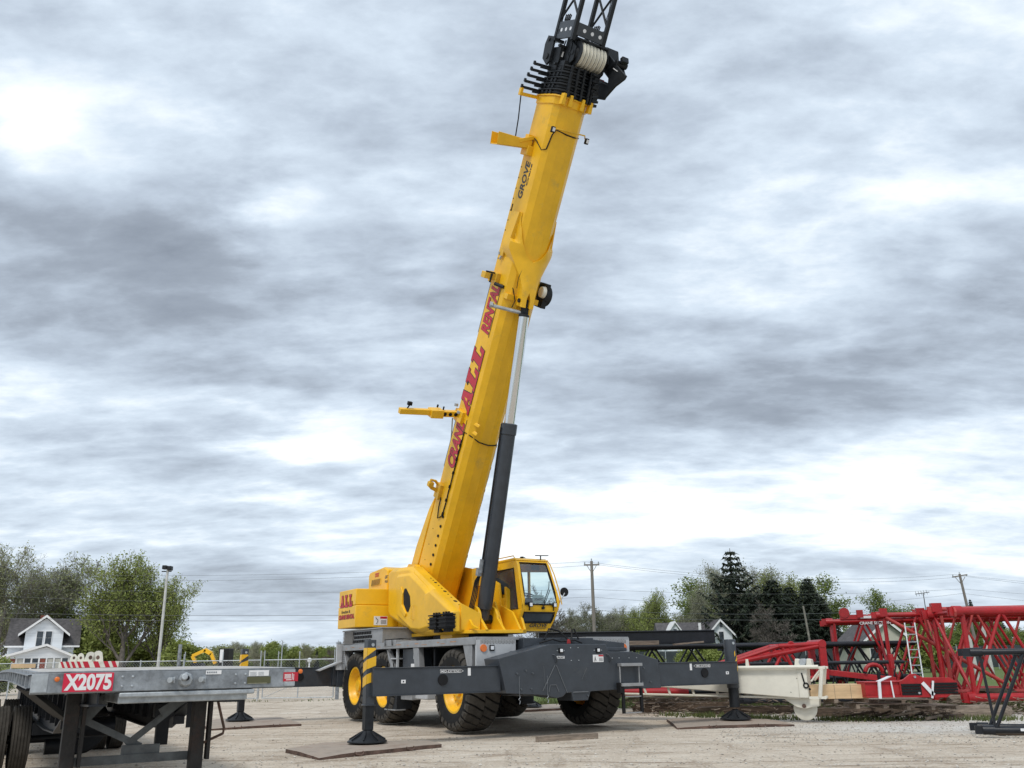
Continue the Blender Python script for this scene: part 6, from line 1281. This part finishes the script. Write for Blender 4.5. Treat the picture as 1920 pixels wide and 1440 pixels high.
def gable_house(name, label, Y, gl, gr, py_ridge, py_eave, roofw, wall, side, wins, roofmat=SHINGLE, ang=0.):
    a = D(gl,1235,Y); b_ = D(gr,1235,Y); m_ = (a.x+b_.x)/2; hw = (b_.x-a.x)/2; zr = D((gl+gr)/2,py_ridge,Y).z; ze = D((gl+gr)/2,py_eave,Y).z
    t = thing(name, label, 'house', (m_,Y,0), ang); q = MB(); q.prism([(-hw,0),(hw,0),(hw,ze),(0,zr-.1),(-hw,ze)], lambda x,y,tt:(x,tt,y), 0, 8); q.build('wall', wall, t)
    q = MB()
    for s_ in (-1,1): q.prism([(0,zr),(s_*(hw+.45),ze-.38),(s_*(hw+.45),ze-.2),(0,zr+.2)], lambda x,y,tt:(x,tt,y), -.4, 8.3)
    rf = q.build('roof', roofmat, t); q = MB()
    for s_ in (-1,1): q.prism([(0,zr-.12),(s_*(hw+.47),ze-.5),(s_*(hw+.47),ze-.2),(0,zr+.2)], lambda x,y,tt:(x,tt,y), -.48, -.41)
    q.build('barge_board', LWHT, rf)
    if side:
        xs0 = D(side[0],1235,Y).x-m_; zs = D(side[0],side[1],Y).z; q = MB(); q.box((xs0,2.6,0),(-hw+.0,7,ze)); q.build('wall', wall, t)
        q = MB(); q.prism([(2.1,ze-.2),(4.8,zs),(7.6,ze-.2),(7.6,ze-.4),(2.1,ze-.4)], lambda x,y,tt:(tt,x,y), xs0-.4, 0); q.build('roof', roofmat, t)
        if len(side) > 2:
            gx0, gx1, gpy = side[2:]; x0, x1 = D(gx0,1235,Y).x-m_, D(gx1,1235,Y).x-m_; mm = (x0+x1)/2; zg = D(gx0,gpy,Y).z; q = MB(); q.prism([(x0,0),(x1,0),(x1,ze-.3),(mm,zg-.2),(x0,ze-.3)], lambda x,y,tt:(x,tt,y), .6, 4); q.build('wall', wall, t)
            q = MB()
            for s_, ex in ((-1,x0-.45),(1,x1+.45)): q.prism([(mm,zg-.1),(ex,ze-.75),(ex,ze-.5),(mm,zg+.12)], lambda x,y,tt:(x,tt,y), .25, 4.2)
            q.build('barge_board', LWHT, t); q = MB(); q.box((mm-.2,.56,zg-1.5),(mm+.2,.62,zg-.9)); q.build('window', WINDK, t)
            q = MB(); q.box((-hw-.9,2.0,ze-.1),(-hw-.55,2.1,zs-.2)); q.build('white_flue', LWHT, t)
    for (px, py, w_, h_) in wins:
        c = D(px,py,Y); q = MB(); q.box((c.x-m_-w_/2-.08,-.05,c.z-h_/2-.08),(c.x-m_+w_/2+.08,-.0,c.z+h_/2+.08)); f_ = q.build('window_frame', LWHT, t); q = MB(); q.box((c.x-m_-w_/2,-.08,c.z-h_/2),(c.x-m_+w_/2,-.05,c.z+h_/2)); q.build('pane', WINDK, f_)
    return t
gable_house('white_house', 'white house with two gables and grey roof behind the black lattice', 120, 1333, 1377, 1163, 1189, 0, SIDING, (1248,1165,1254,1288,1166), ((1352,1172,.35,.6),(1353,1197,.6,1.7)))
gable_house('beige_house', 'beige gabled house half hidden by the red lattice sections', 96, 1620, 1716, 1163, 1205, 0, BEIGE, None, ((1646,1187,.35,.55),(1640,1225,.8,1.0)))
# small white box by the beige house
# ================================================================== EXCAVATOR
Y = 62; a = D(415,1247,Y); t = thing('excavator', 'yellow excavator with a dark cab beyond the chain-link gate', 'excavator', (a.x,Y,0), 0)
def E_(px, py): p = D(px,py,Y); return Vector((p.x-a.x,0,p.z))
q = MB(); c0_, c1_ = E_(413,1252), E_(434,1216); q.box((c0_.x,-.6,c0_.z-.5),(c1_.x,.6,c1_.z)); cb_ = q.build('cab', BLACK, t, bevel=.06); q = MB(); g0, g1 = E_(417,1236), E_(425,1218); q.box((g0.x,-.62,g0.z-.2),(g1.x,-.605,g1.z)); q.build('window', LENS, cb_)
q = MB(); pts = [E_(425,1243),E_(402,1240),E_(398,1224),E_(385,1216)]
q.beam(E_(404,1244),E_(396,1225),.2,.22); q.beam(E_(397,1226),E_(384,1218.5),.2,.26); q.beam(E_(386,1218.5),E_(361,1230),.2,.2); q.build('boom', YEL, t); q = MB(); q.beam(E_(361,1230),E_(367,1243),.18,.2); q.build('stick', YEL, t); q = MB(); q.prism([(-.2,0),(.5,0),(.7,-.6),(0,-.8)], lambda x,y,tt:(E_(366,1243).x+x,tt,E_(366,1243).z+y), -.4,.4); q.build('bucket', DGREY, t)
q = MB(); q.box((c0_.x-.3,-.9,.9),(c1_.x+1.6,.9,1.5)); q.build('body', YEL, t, bevel=.1); q = MB(); q.box((c0_.x-.5,-1.1,0),(c1_.x+1.4,-.6,.75)); q.build('track', BLACK, t, bevel=.2); q = MB(); q.box((c0_.x-.5,.6,0),(c1_.x+1.4,1.1,.75)); q.build('track', BLACK, t, bevel=.2)
# ================================================================== TREES
def grow(seed, H, spread=.5, levels=4, trunk=.02, up=.35, kids=4, fork=.3, first=.25, rr=1.0, ratio=.62, curve=.25):
    r = random.Random(seed); segs = []; tips = []
    def branch(p, d, L, rad, lv):
        n = 4 if lv < 2 else 3; pts = [p.copy()]; dirs = []
        cur = p.copy(); dd = d.copy()
        for i in range(n):
            dd = (dd + Vector((r.gauss(0,curve*.45), r.gauss(0,curve*.45), up*.16*(lv>0)))).normalized(); cur = cur + dd*(L/n); pts.append(cur.copy()); dirs.append(dd.copy())
        for i in range(n): segs.append((pts[i], pts[i+1], rad*(1-.55*i/n), rad*(1-.55*(i+1)/n), lv))
        if lv >= levels: tips.append((pts[-1], dirs[-1], L)); tips.append((pts[-2], dirs[-2], L)); return
        nk = kids + (1 if r.random() < .4 else 0); st = first if lv == 0 else .3
        for k in range(nk):
            f = st + (1-st)*(k+r.random()*.6)/nk; i = min(n-1, int(f*n)); q = pts[i].lerp(pts[i+1], min(1, f*n-i)); az = r.random()*6.28 if lv > 0 else k*2.4+r.random()
            side = Vector((math.cos(az), math.sin(az), 0)); side = (side - dirs[i]*side.dot(dirs[i])).normalized()
            nd = (dirs[i]*(1-spread) + side*(spread+r.uniform(-.1,.15)) + Vector((0,0,up*.5))).normalized(); LL = L*ratio*r.uniform(.75,1.15)*(1.25-.5*f if lv==0 else 1)
            branch(q, nd, LL, rad*(1-.5*f)*.62, lv+1)
        branch(pts[-1], dirs[-1], L*ratio*.9, rad*.45, lv+1)
    branch(Vector((0,0,0)), Vector((0,0,1)), H*rr, H*trunk, 0)
    top = max(t[0].z for t in tips); k = H/top
    return [(a*k, b*k, r1, r2, lv) for a,b,r1,r2,lv in segs], [(p*k, d, L*k) for p,d,L in tips]
def tree_meshes(seed, H, leaf, n_leaf, size, scat, bark=LIMB, twig=True, minr=.012, **kw):
    segs, tips = grow(seed, H, **kw); r = random.Random(seed+5); q = MB()
    for a, b, r1, r2, lv in segs: q.tube(a, b, max(minr,r1), max(minr,r2), n=6 if lv < 2 else 3, cap=False)
    bm_ = q.mesh('limbs', bark, 60, fix=False)
    vs = []; fs = []
    def leafq(c, s):
        u = Vector((r.gauss(0,1),r.gauss(0,1),r.gauss(0,1))).normalized(); v = u.cross(Vector((r.gauss(0,1),r.gauss(0,1),r.gauss(0,1)))).normalized(); n = len(vs)
        vs.extend([c-u*s, c+v*s*.55, c+u*s, c-v*s*.55]); fs.append((n,n+1,n+2,n+3))
    if n_leaf:
        for p, d, L in tips:
            for k in range(n_leaf):
                t = r.random(); c = p - d*L*(1-t)*.9 + Vector((r.gauss(0,1),r.gauss(0,1),r.gauss(0,.8)))*scat; leafq(c, size*r.uniform(.5,1.2))
    me = bpy.data.meshes.new('crown'); me.from_pydata([tuple(v) for v in vs], [], fs); me.materials.append(leaf)
    return bm_, me
def place_tree(name, label, meshes, px, Y, H0_, pyt, rz=0, group=None, parts=('trunk','crown'), cat='tree', wide=1.0):
    top = D(px, pyt, Y); s = top.z/H0_; t = thing(name, label, cat, (top.x, Y, 0), rz, group); t.scale = (s*wide, s*wide, s)
    for nm, me in zip(parts, meshes):
        if len(me.vertices): o = bpy.data.objects.new(nm, me); C.objects.link(o); o.parent = t
    return t
T1 = tree_meshes(3, 12, LEAF_OLIVE, 7, .12, .28, spread=.50, levels=4, kids=4, first=.14, rr=.42, up=.5, trunk=.026, ratio=.72)
T2 = tree_meshes(8, 12, LEAF_GREEN, 9, .15, .34, spread=.55, levels=4, kids=4, first=.2, rr=.42, up=.4, trunk=.022, ratio=.68)
T3 = tree_meshes(14, 12, LEAF_BROWN, 1, .10, .2, spread=.45, levels=5, kids=4, first=.15, rr=.42, up=.45, trunk=.018, ratio=.66, minr=.008, bark=PBARK)
T4 = tree_meshes(21, 12, LEAF_GREEN, 22, .2, .45, spread=.6, levels=3, kids=7, first=.1, rr=.5, up=.3, trunk=.02, ratio=.6)
T5 = tree_meshes(33, 10, LEAF_PALE, 2, .08, .2, spread=.55, levels=5, kids=4, first=.15, rr=.4, up=.35, trunk=.02, ratio=.66, bark=PBARK, minr=.013)
T6 = tree_meshes(40, 10, LEAF_SILVER, 6, .085, .28, spread=.6, levels=4, kids=5, first=.3, rr=.5, up=.3, trunk=.02, ratio=.62, bark=PBARK)
T7 = tree_meshes(55, 10, LEAF_BROWN, 0, .1, .2, spread=.6, levels=5, kids=4, first=.3, rr=.42, up=.15, trunk=.03, ratio=.68, minr=.026)
S1 = tree_meshes(60, 4, LEAF_OLIVE, 26, .14, .28, spread=.6, levels=3, kids=6, first=.05, rr=.4, up=.3, trunk=.02, ratio=.6)
S2 = tree_meshes(61, 4, LEAF_BROWN, 10, .11, .28, spread=.55, levels=4, kids=5, first=.05, rr=.4, up=.4, trunk=.015, ratio=.6)
def spruce(seed, H, base_r, dense=1.0, droop=.35, bare=False):
    r = random.Random(seed); q = MB(); q.tube((0,0,0),(0,0,H),H*.018,.02,8,cap=False); vs = []; fs = []
    z = H*.08; 
    while z < H*.985:
        f = (z/H); L = base_r*(1-f)**.85*(1+.12*math.sin(z*3))*r.uniform(.85,1.1)+.12; nb_k = int(6+3*dense)
        for k in range(nb_k):
            az = k*6.283/nb_k + r.uniform(-.35,.35); Lk = L*r.uniform(.7,1.12); pts = []
            for i in range(6): t = i/5; pts.append(Vector((math.cos(az)*Lk*t, math.sin(az)*Lk*t, z + Lk*((-droop*math.sin(t*1.9)+.30*t*t) if not bare else (-.50*math.sin(t*2.4)+.38*t*t)))))
            for i in range(5): q.tube(pts[i], pts[i+1], .035*(1-.15*i)*(H/14), .03*(1-.18*i)*(H/14), n=3, cap=False)
            m_ = int(Lk*(22 if not bare else 22)*dense)
            for j in range(m_):
                t = (j+r.random())/m_; i = min(4, int(t*5)); c = pts[i].lerp(pts[i+1], t*5-i); hang = (.45 if not bare else .38)*(H/14)*r.uniform(.5,1.3)
                d = Vector((-math.sin(az),math.cos(az),0))*r.uniform(-1,1)*.75 + Vector((math.cos(az),math.sin(az),0))*r.uniform(.0,.6) + Vector((0,0,-r.uniform(.25,1.0)))
                d.normalize(); w_ = Vector((math.cos(az+j),math.sin(az+j),.3)).normalized()*.11*(H/14); n = len(vs)
                vs.extend([c-w_, c+w_, c+d*hang*1.3]); fs.append((n,n+1,n+2))
        z += H*(.030 if not bare else .040)*r.uniform(.8,1.2)
    me = bpy.data.meshes.new('crown'); me.from_pydata([tuple(v) for v in vs], [], fs); me.materials.append(NEEDLE); return q.mesh('trunk', LIMB, 60, fix=False), me
SP1 = spruce(2, 14, 4.2, .9, .5, True); SP2 = spruce(5, 14, 3.4, 1.2, .3); SP3 = spruce(9, 14, 2.9, 1.3, .3)
GL = 'trees behind the left house'
place_tree('maple_tree', 'budding tree at the left edge above the white house', T3, 22, 104, 12, 1020, 1, GL, wide=1.15)
place_tree('maple_tree', 'hazy grey-brown tree behind the dark roof of the left house', T3, 115, 112, 12, 1036, 2.4, GL, wide=1.5)
place_tree('maple_tree', 'mid-green tree between the hazy tree and the big one', T2, 172, 110, 12, 1082, .5, GL, wide=1.35)
place_tree('maple_tree', 'green tree rising just behind the left chimney', T2, 75, 125, 12, 1105, 3.5, GL, wide=1.5)
place_tree('maple_tree', 'biggest leafing tree beside the white light pole', T1, 250, 104, 12, 1022, .0, wide=1.0)
place_tree('maple_tree', 'leafing tree behind the right side of the biggest tree', T1, 325, 110, 12, 1064, 2.2, wide=.85)
place_tree('evergreen_shrub', 'rounded dense green shrub right of the left house', S1, 200, 106, 4, 1172, .3, cat='shrub', wide=1.1)
place_tree('evergreen_shrub', 'darker rounded shrub between the house and the big tree', S1, 168, 108, 4, 1190, 1.7, cat='shrub', wide=1.0)
place_tree('bush', 'low green bush at the left frame edge below the house', S1, 5, 60, 4, 1232, 1.2, cat='bush', wide=1.3)
sm = random.Random(5)
for i, (px, pyt, w_) in enumerate(((285,1195,1.4),(305,1188,1.3),(330,1208,1.6),(352,1203,1.4),(268,1210,1.5),(232,1215,1.6),(375,1212,1.6),(400,1216,1.5),(425,1213,1.4))):
    place_tree('brown_shrub', ['brownish thicket tree right of the big trunk','taller brown thicket tree by the light pole','brown thicket tree under the wires left of the gate','brown thicket tree just left of the gate post','green-brown thicket at the foot of the big tree','low thicket left of the big trunk','brown thicket behind the excavator arm','brown thicket between excavator arm and cab','brown thicket behind the excavator cab'][i], (S2 if i % 3 else S1), px, 105+sm.random()*20, 4, pyt, sm.random()*6, 'thicket trees along the left field', wide=w_, cat='thicket')
LAB = 'trees of the distant treeline left of the crane'
farl = []
for i in range(34):
    px = 432 + i*6.6 + sm.uniform(-3,3); k = i % 7; pyt = (1212,1204,1216,1208,1218,1210,1214)[k] + sm.uniform(-4,6)
    mm = (T4,T2,S1,T3,T4,SP2,T2)[(i*3) % 7]; H_ = {id(T4):12,id(T2):12,id(T3):12,id(S1):4,id(SP2):14}[id(mm)]
    nm, lb = ('spruce_tree','small dark evergreen in the distant treeline') if mm is SP2 else (('maple_tree','brownish bare-looking tree in the distant treeline') if mm is T3 else ('maple_tree','green tree in the distant treeline'))
    place_tree(nm, lb, mm, px, 225+sm.random()*40, H_, pyt, sm.random()*6, LAB, wide=1.15 if mm is not SP2 else .8)
place_tree('maple_tree', 'tall thin-crowned pale tree standing over the distant treeline', T6, 482, 190, 10, 1199, 1.1, wide=.8)
place_tree('maple_tree', 'thin-crowned tree directly behind the striped rear jack', T6, 453, 200, 10, 1201, 2.9, wide=.8)
place_tree('bare_tree', 'bare spreading tree just left of the crane engine cover', T7, 628, 120, 10, 1192, .4, wide=1.0)
place_tree('bare_tree', 'bare curved tree right of the crane cab below the mirror', T7, 1048, 88, 10, 1090, 2.0, wide=.8)
for i, (px, pyt, mm, w_, lb) in enumerate(((1082,1138,T5,1.1,'budding pale tree left of the utility pole'),(1128,1128,T5,1.1,'budding pale tree right of the utility pole'),(1162,1134,T3,1.0,'thin leafing tree right of the utility pole'),(1215,1104,T1,.95,'leafing tree standing tallest between pole and right house'),(1185,1128,T1,.9,'leafing tree left of the tallest one'),(1238,1150,T4,.9,'dense green tree just left of the right house'),(1176,1152,T4,1.1,'low dense green tree in the middle of the row'),(1205,1148,T4,1.1,'low dense green tree before the leafing one'),(1150,1160,S2,1.2,'brownish undergrowth tree beside the utility pole'))):
    H_ = {id(T5):10,id(T3):12,id(T1):12,id(T4):12,id(S2):4}[id(mm)]; place_tree('maple_tree', lb, mm, px, 131+sm.random()*14, H_, pyt, sm.random()*6, 'trees between the cab and the right house', wide=w_)
place_tree('maple_tree', 'dense green tree behind the tallest spruce', T2, 1400, 150, 12, 1075, 1.9, 'greens behind the spruces', wide=1.4)
place_tree('maple_tree', 'dense green tree behind the bare pole', T2, 1470, 150, 12, 1085, 4.2, 'greens behind the spruces', wide=1.4)
place_tree('maple_tree', 'green tree behind the gap left of the tallest spruce', T2, 1330, 150, 12, 1110, 3.2, 'greens behind the spruces', wide=1.2)
place_tree('flowering_tree', 'silvery crowned tree leaning out left of the tall spruce', T6, 1302, 132, 10, 1100, 4.0, wide=.7)
place_tree('flowering_tree', 'pale small tree above the grey roof of the right house', T6, 1283, 150, 10, 1138, .3, wide=.9)
place_tree('flowering_tree', 'pale silvery tree behind the tall spruce', T6, 1350, 146, 10, 1050, 1.3, wide=.8)
place_tree('spruce_tree', 'tallest dark spruce with upswept arching branches', SP1, 1368, 124, 14, 1028, .0, wide=1.7)
place_tree('maple_tree', 'pale green leafing tree right of the tallest spruce', T6, 1430, 142, 10, 1050, 2.2, wide=1.0)
place_tree('maple_tree', 'leafing tree behind the right-hand dark spruces', T1, 1478, 138, 12, 1064, 1.2, wide=.9)
for i, (px, pyt, w_) in enumerate(((1445,1085,1.1),(1512,1082,.95),(1405,1110,1.2),(1478,1098,1.1),(1536,1118,1.0),(1395,1150,1.2),(1425,1140,1.3),(1560,1160,1.1))):
    place_tree('spruce_tree', ['dark spruce in the middle of the clump','dark spruce at the right side of the clump','dark low spruce right under the tallest one','dark spruce left of the bare pole','small dark spruce at the right end of the clump','low dark spruce behind the right house gable','broad low dark spruce behind the outrigger jack','lowest dark spruce behind the red section end'][i], (SP2,SP3)[i%2], px, 118+sm.random()*14, 14, pyt, sm.random()*6, 'dark spruces right of the right house', wide=w_*1.9)
place_tree('bare_tree', 'bare grey tree in front of the dark spruces', T7, 1456, 112, 10, 1122, 3.0, wide=.8)
place_tree('maple_tree', 'round-crowned leafing tree above the red lattice tubes', T2, 1690, 128, 12, 1102, 2.5, wide=1.0)
place_tree('spruce_tree', 'tiny spruce top right of the leaning utility pole', SP3, 1818, 150, 14, 1122, .2, wide=.7)
for i, px in enumerate(range(1585,1960,32)):
    place_tree('dense_tree', 'dark tree of the row behind the red lattice sections', (T4,SP3,T2,T4)[i%4], px, 122+sm.random()*10, (12,14,12,12)[i%4], 1158+sm.uniform(-8,10) + (14 if px < 1660 else 0), sm.random()*6, 'dark tree row behind the red sections', wide=1.3)
for i, px in enumerate((1735,1752,1712)): place_tree('evergreen_shrub', ['bright green bush beside the beige house','second green bush beside the beige house','green bush right at the beige wall'][i], S1, px, 90, 4, 1183+i*6, i*1.3, 'green bushes by the beige house', cat='bush', wide=1.1)
for i, px in enumerate((1223,1330,1288,1175)): place_tree('evergreen_shrub', ['pale green bush seen through the black lattice, left','yellow-green bush below the white gable','green bush between the two lattice bays','green bush left of the black lattice end'][i], S1, px, 84, 4, (1222,1196,1218,1222)[i], i*1.3, 'bushes seen through the black lattice', cat='bush', wide=1.0)
# television aerial above the beige house
a = D(1731,1112,100); t = thing('tv_aerial', 'thin rooftop aerial mast left of the leaning utility pole', 'aerial', (a.x,100,0), 0); q = MB(); q.tube((0,0,0),(0,0,a.z),.05,n=5); q.build('mast', WIRE, t); q = MB(); q.tube((-.9,0,a.z-.1),(.7,0,a.z+.1),.04,n=4); [q.tube((-.8+.3*k,-.1,a.z-.35+.05*k),(-.8+.3*k,.1,a.z+.2+.03*k),.025,n=4) for k in range(5)]; q.build('array', WIRE, t)
# ================================================================== LIGHT AND SKY
w = bpy.data.worlds.new('World'); scene.world = w; w.use_nodes = True; nt = w.node_tree; N = nt.nodes; L = nt.links
bg = N['Background']; bg.inputs['Strength'].default_value = .1
SUN_EL, SUN_AZ = R(52), R(200)
sky = N.new('ShaderNodeTexSky'); sky.sky_type = 'NISHITA'; sky.sun_disc = False; sky.sun_elevation = SUN_EL; sky.sun_rotation = SUN_AZ; sky.air_density = 1.2; sky.dust_density = 2
def math_n(op, a, b=None, clamp=False):
    n = N.new('ShaderNodeMath'); n.operation = op; n.use_clamp = clamp
    for i, x in enumerate((a, b)):
        if x is None: continue
        if isinstance(x, (int, float)): n.inputs[i].default_value = x
        else: L.new(x, n.inputs[i])
    return n.outputs[0]
tc = N.new('ShaderNodeTexCoord'); sp_ = N.new('ShaderNodeSeparateXYZ'); L.new(tc.outputs['Generated'], sp_.inputs[0])
den = math_n('ADD', math_n('MAXIMUM', sp_.outputs[2], 0.0), .20)
cx = math_n('DIVIDE', sp_.outputs[0], den); cy_ = math_n('DIVIDE', sp_.outputs[1], den)
cv = N.new('ShaderNodeCombineXYZ'); L.new(cx, cv.inputs[0]); L.new(cy_, cv.inputs[1])
def nz(scale, det, rough, off=(0,0,0), dist=0., sc=(1,1,1)):
    mp = N.new('ShaderNodeMapping'); mp.inputs['Location'].default_value = off; mp.inputs['Scale'].default_value = sc; L.new(cv.outputs[0], mp.inputs[0])
    n = N.new('ShaderNodeTexNoise'); n.inputs['Scale'].default_value = scale; n.inputs['Detail'].default_value = det; n.inputs['Roughness'].default_value = rough; n.inputs['Distortion'].default_value = dist; L.new(mp.outputs[0], n.inputs['Vector']); return n.outputs[0]
big = nz(1.1, 4, .5, (3.1,7.7,0), .1, (.75,1.25,1)); mid = nz(2.6, 12, .6, (11.3,2.2,0), .12, (.75,1.3,1))
# cloud banks and breaks, placed by direction of view over the place
def blob(px, py, sx, sy, amt):
    d = ray(px, py).normalized(); 
    az = math.atan2(d.x, d.y); el = math.asin(d.z)
    return az, el, sx, sy, amt
azn = N.new('ShaderNodeMath'); azn.operation = 'ARCTAN2'; L.new(sp_.outputs[0], azn.inputs[0]); L.new(sp_.outputs[1], azn.inputs[1])
wx = math_n('MULTIPLY', math_n('SUBTRACT', mid, .5), .28); wy = math_n('MULTIPLY', math_n('SUBTRACT', big, .5), .22)
az_o = math_n('ADD', azn.outputs[0], wx); el_o = math_n('ADD', math_n('ARCSINE', sp_.outputs[2]), wy)
BL = [blob(60,225,.09,.045,.55), blob(230,60,.30,.10,.12), blob(120,370,.24,.055,-.50), blob(420,520,.30,.07,-.42), blob(540,395,.07,.045,.35), blob(620,850,.085,.030,.70), blob(90,760,.12,.02,.30), blob(560,760,.1,.02,.35),
      blob(1500,690,.30,.075,-.48), blob(1850,560,.2,.06,-.30), blob(1100,640,.16,.06,-.22), blob(1400,930,.26,.035,.50), blob(1850,960,.16,.05,.45), blob(1700,350,.2,.05,.12), blob(1050,1000,.12,.03,.35), blob(250,650,.3,.05,-.30),
      blob(1500,120,.5,.15,.06), blob(300,960,.35,.03,-.1), blob(1870,800,.12,.02,.25), blob(750,130,.2,.12,.10), blob(430,1000,.2,.012,.30), blob(400,1200,.3,.045,-.22), blob(820,1150,.3,.03,-.1)]
acc = 0.0
for az, el, sx, sy, amt in BL:
    a = math_n('POWER', math_n('ABSOLUTE', math_n('DIVIDE', math_n('SUBTRACT', az_o, az), sx)), 2.0); b = math_n('POWER', math_n('ABSOLUTE', math_n('DIVIDE', math_n('SUBTRACT', el_o, el), sy)), 2.0)
    g = math_n('EXPONENT', math_n('MULTIPLY', math_n('ADD', a, b), -1.0)); g = math_n('MULTIPLY', g, amt); acc = g if isinstance(acc, float) else math_n('ADD', acc, g)
puff = math_n('MULTIPLY', math_n('ABSOLUTE', math_n('SUBTRACT', nz(3.4, 10, .58, (5.1,9.9,0), .1, (.8,1.25,1)), .5)), 2.0)
fine = nz(11, 10, .62, (1.7,4.2,0), .1, (.8,1.3,1))
val = math_n('ADD', math_n('MULTIPLY', math_n('SUBTRACT', big, .5), 1.1), math_n('MULTIPLY', math_n('SUBTRACT', mid, .5), 1.05))
val = math_n('ADD', val, math_n('MULTIPLY', math_n('SUBTRACT', .22, puff), .55)); val = math_n('ADD', val, math_n('MULTIPLY', math_n('SUBTRACT', fine, .5), .30))
val = math_n('ADD', math_n('ADD', val, math_n('MULTIPLY', acc, .66)), .585)
val = math_n('ADD', math_n('MULTIPLY', math_n('SUBTRACT', val, .58), 1.08), .56)
hz_f = math_n('MULTIPLY', math_n('EXPONENT', math_n('MULTIPLY', math_n('MAXIMUM', sp_.outputs[2], 0.), -7.0)), .42)
val = math_n('ADD', math_n('MULTIPLY', val, math_n('SUBTRACT', 1.0, hz_f)), math_n('MULTIPLY', hz_f, .80))
rp = N.new('ShaderNodeValToRGB'); L.new(val, rp.inputs[0]); e = rp.color_ramp.elements
k = 10.
stops = [(.0,(.235,.27,.325)),(.25,(.31,.355,.42)),(.5,(.455,.525,.615)),(.72,(.61,.70,.80)),(.9,(.81,.88,.94)),(1.0,(.94,.98,1.0))]
e[0].position = 0; e[0].color = (*stops[0][1],1); e[1].position = 1; e[1].color = (*stops[-1][1],1)
for p_, c_ in stops[1:-1]: x = e.new(p_); x.color = (*c_, 1)
vm = N.new('ShaderNodeVectorMath'); vm.operation = 'SCALE'; vm.inputs['Scale'].default_value = k; L.new(rp.outputs[0], vm.inputs[0])
mx = N.new('ShaderNodeMix'); mx.data_type = 'RGBA'; mx.inputs[0].default_value = .94; L.new(sky.outputs[0], mx.inputs[6]); L.new(vm.outputs[0], mx.inputs[7])
L.new(mx.outputs[2], bg.inputs[0])
sd = bpy.data.lights.new('sun', 'SUN'); sd.energy = 1.5; sd.angle = R(14); sd.color = (1, .96, .9); so = bpy.data.objects.new('sun', sd); C.objects.link(so)
so.rotation_euler = (R(90)-SUN_EL, 0, -SUN_AZ + math.pi)   # lamp shines from azimuth SUN_AZ (clockwise from +y)
sv = scene.view_settings; sv.view_transform = 'Standard'; sv.look = 'None'; sv.gamma = 1; sv.exposure = .28; sv.use_curve_mapping = False
scene.render.engine = 'CYCLES'; scene.cycles.use_denoising = True; scene.cycles.max_bounces = 6; scene.cycles.transparent_max_bounces = 12
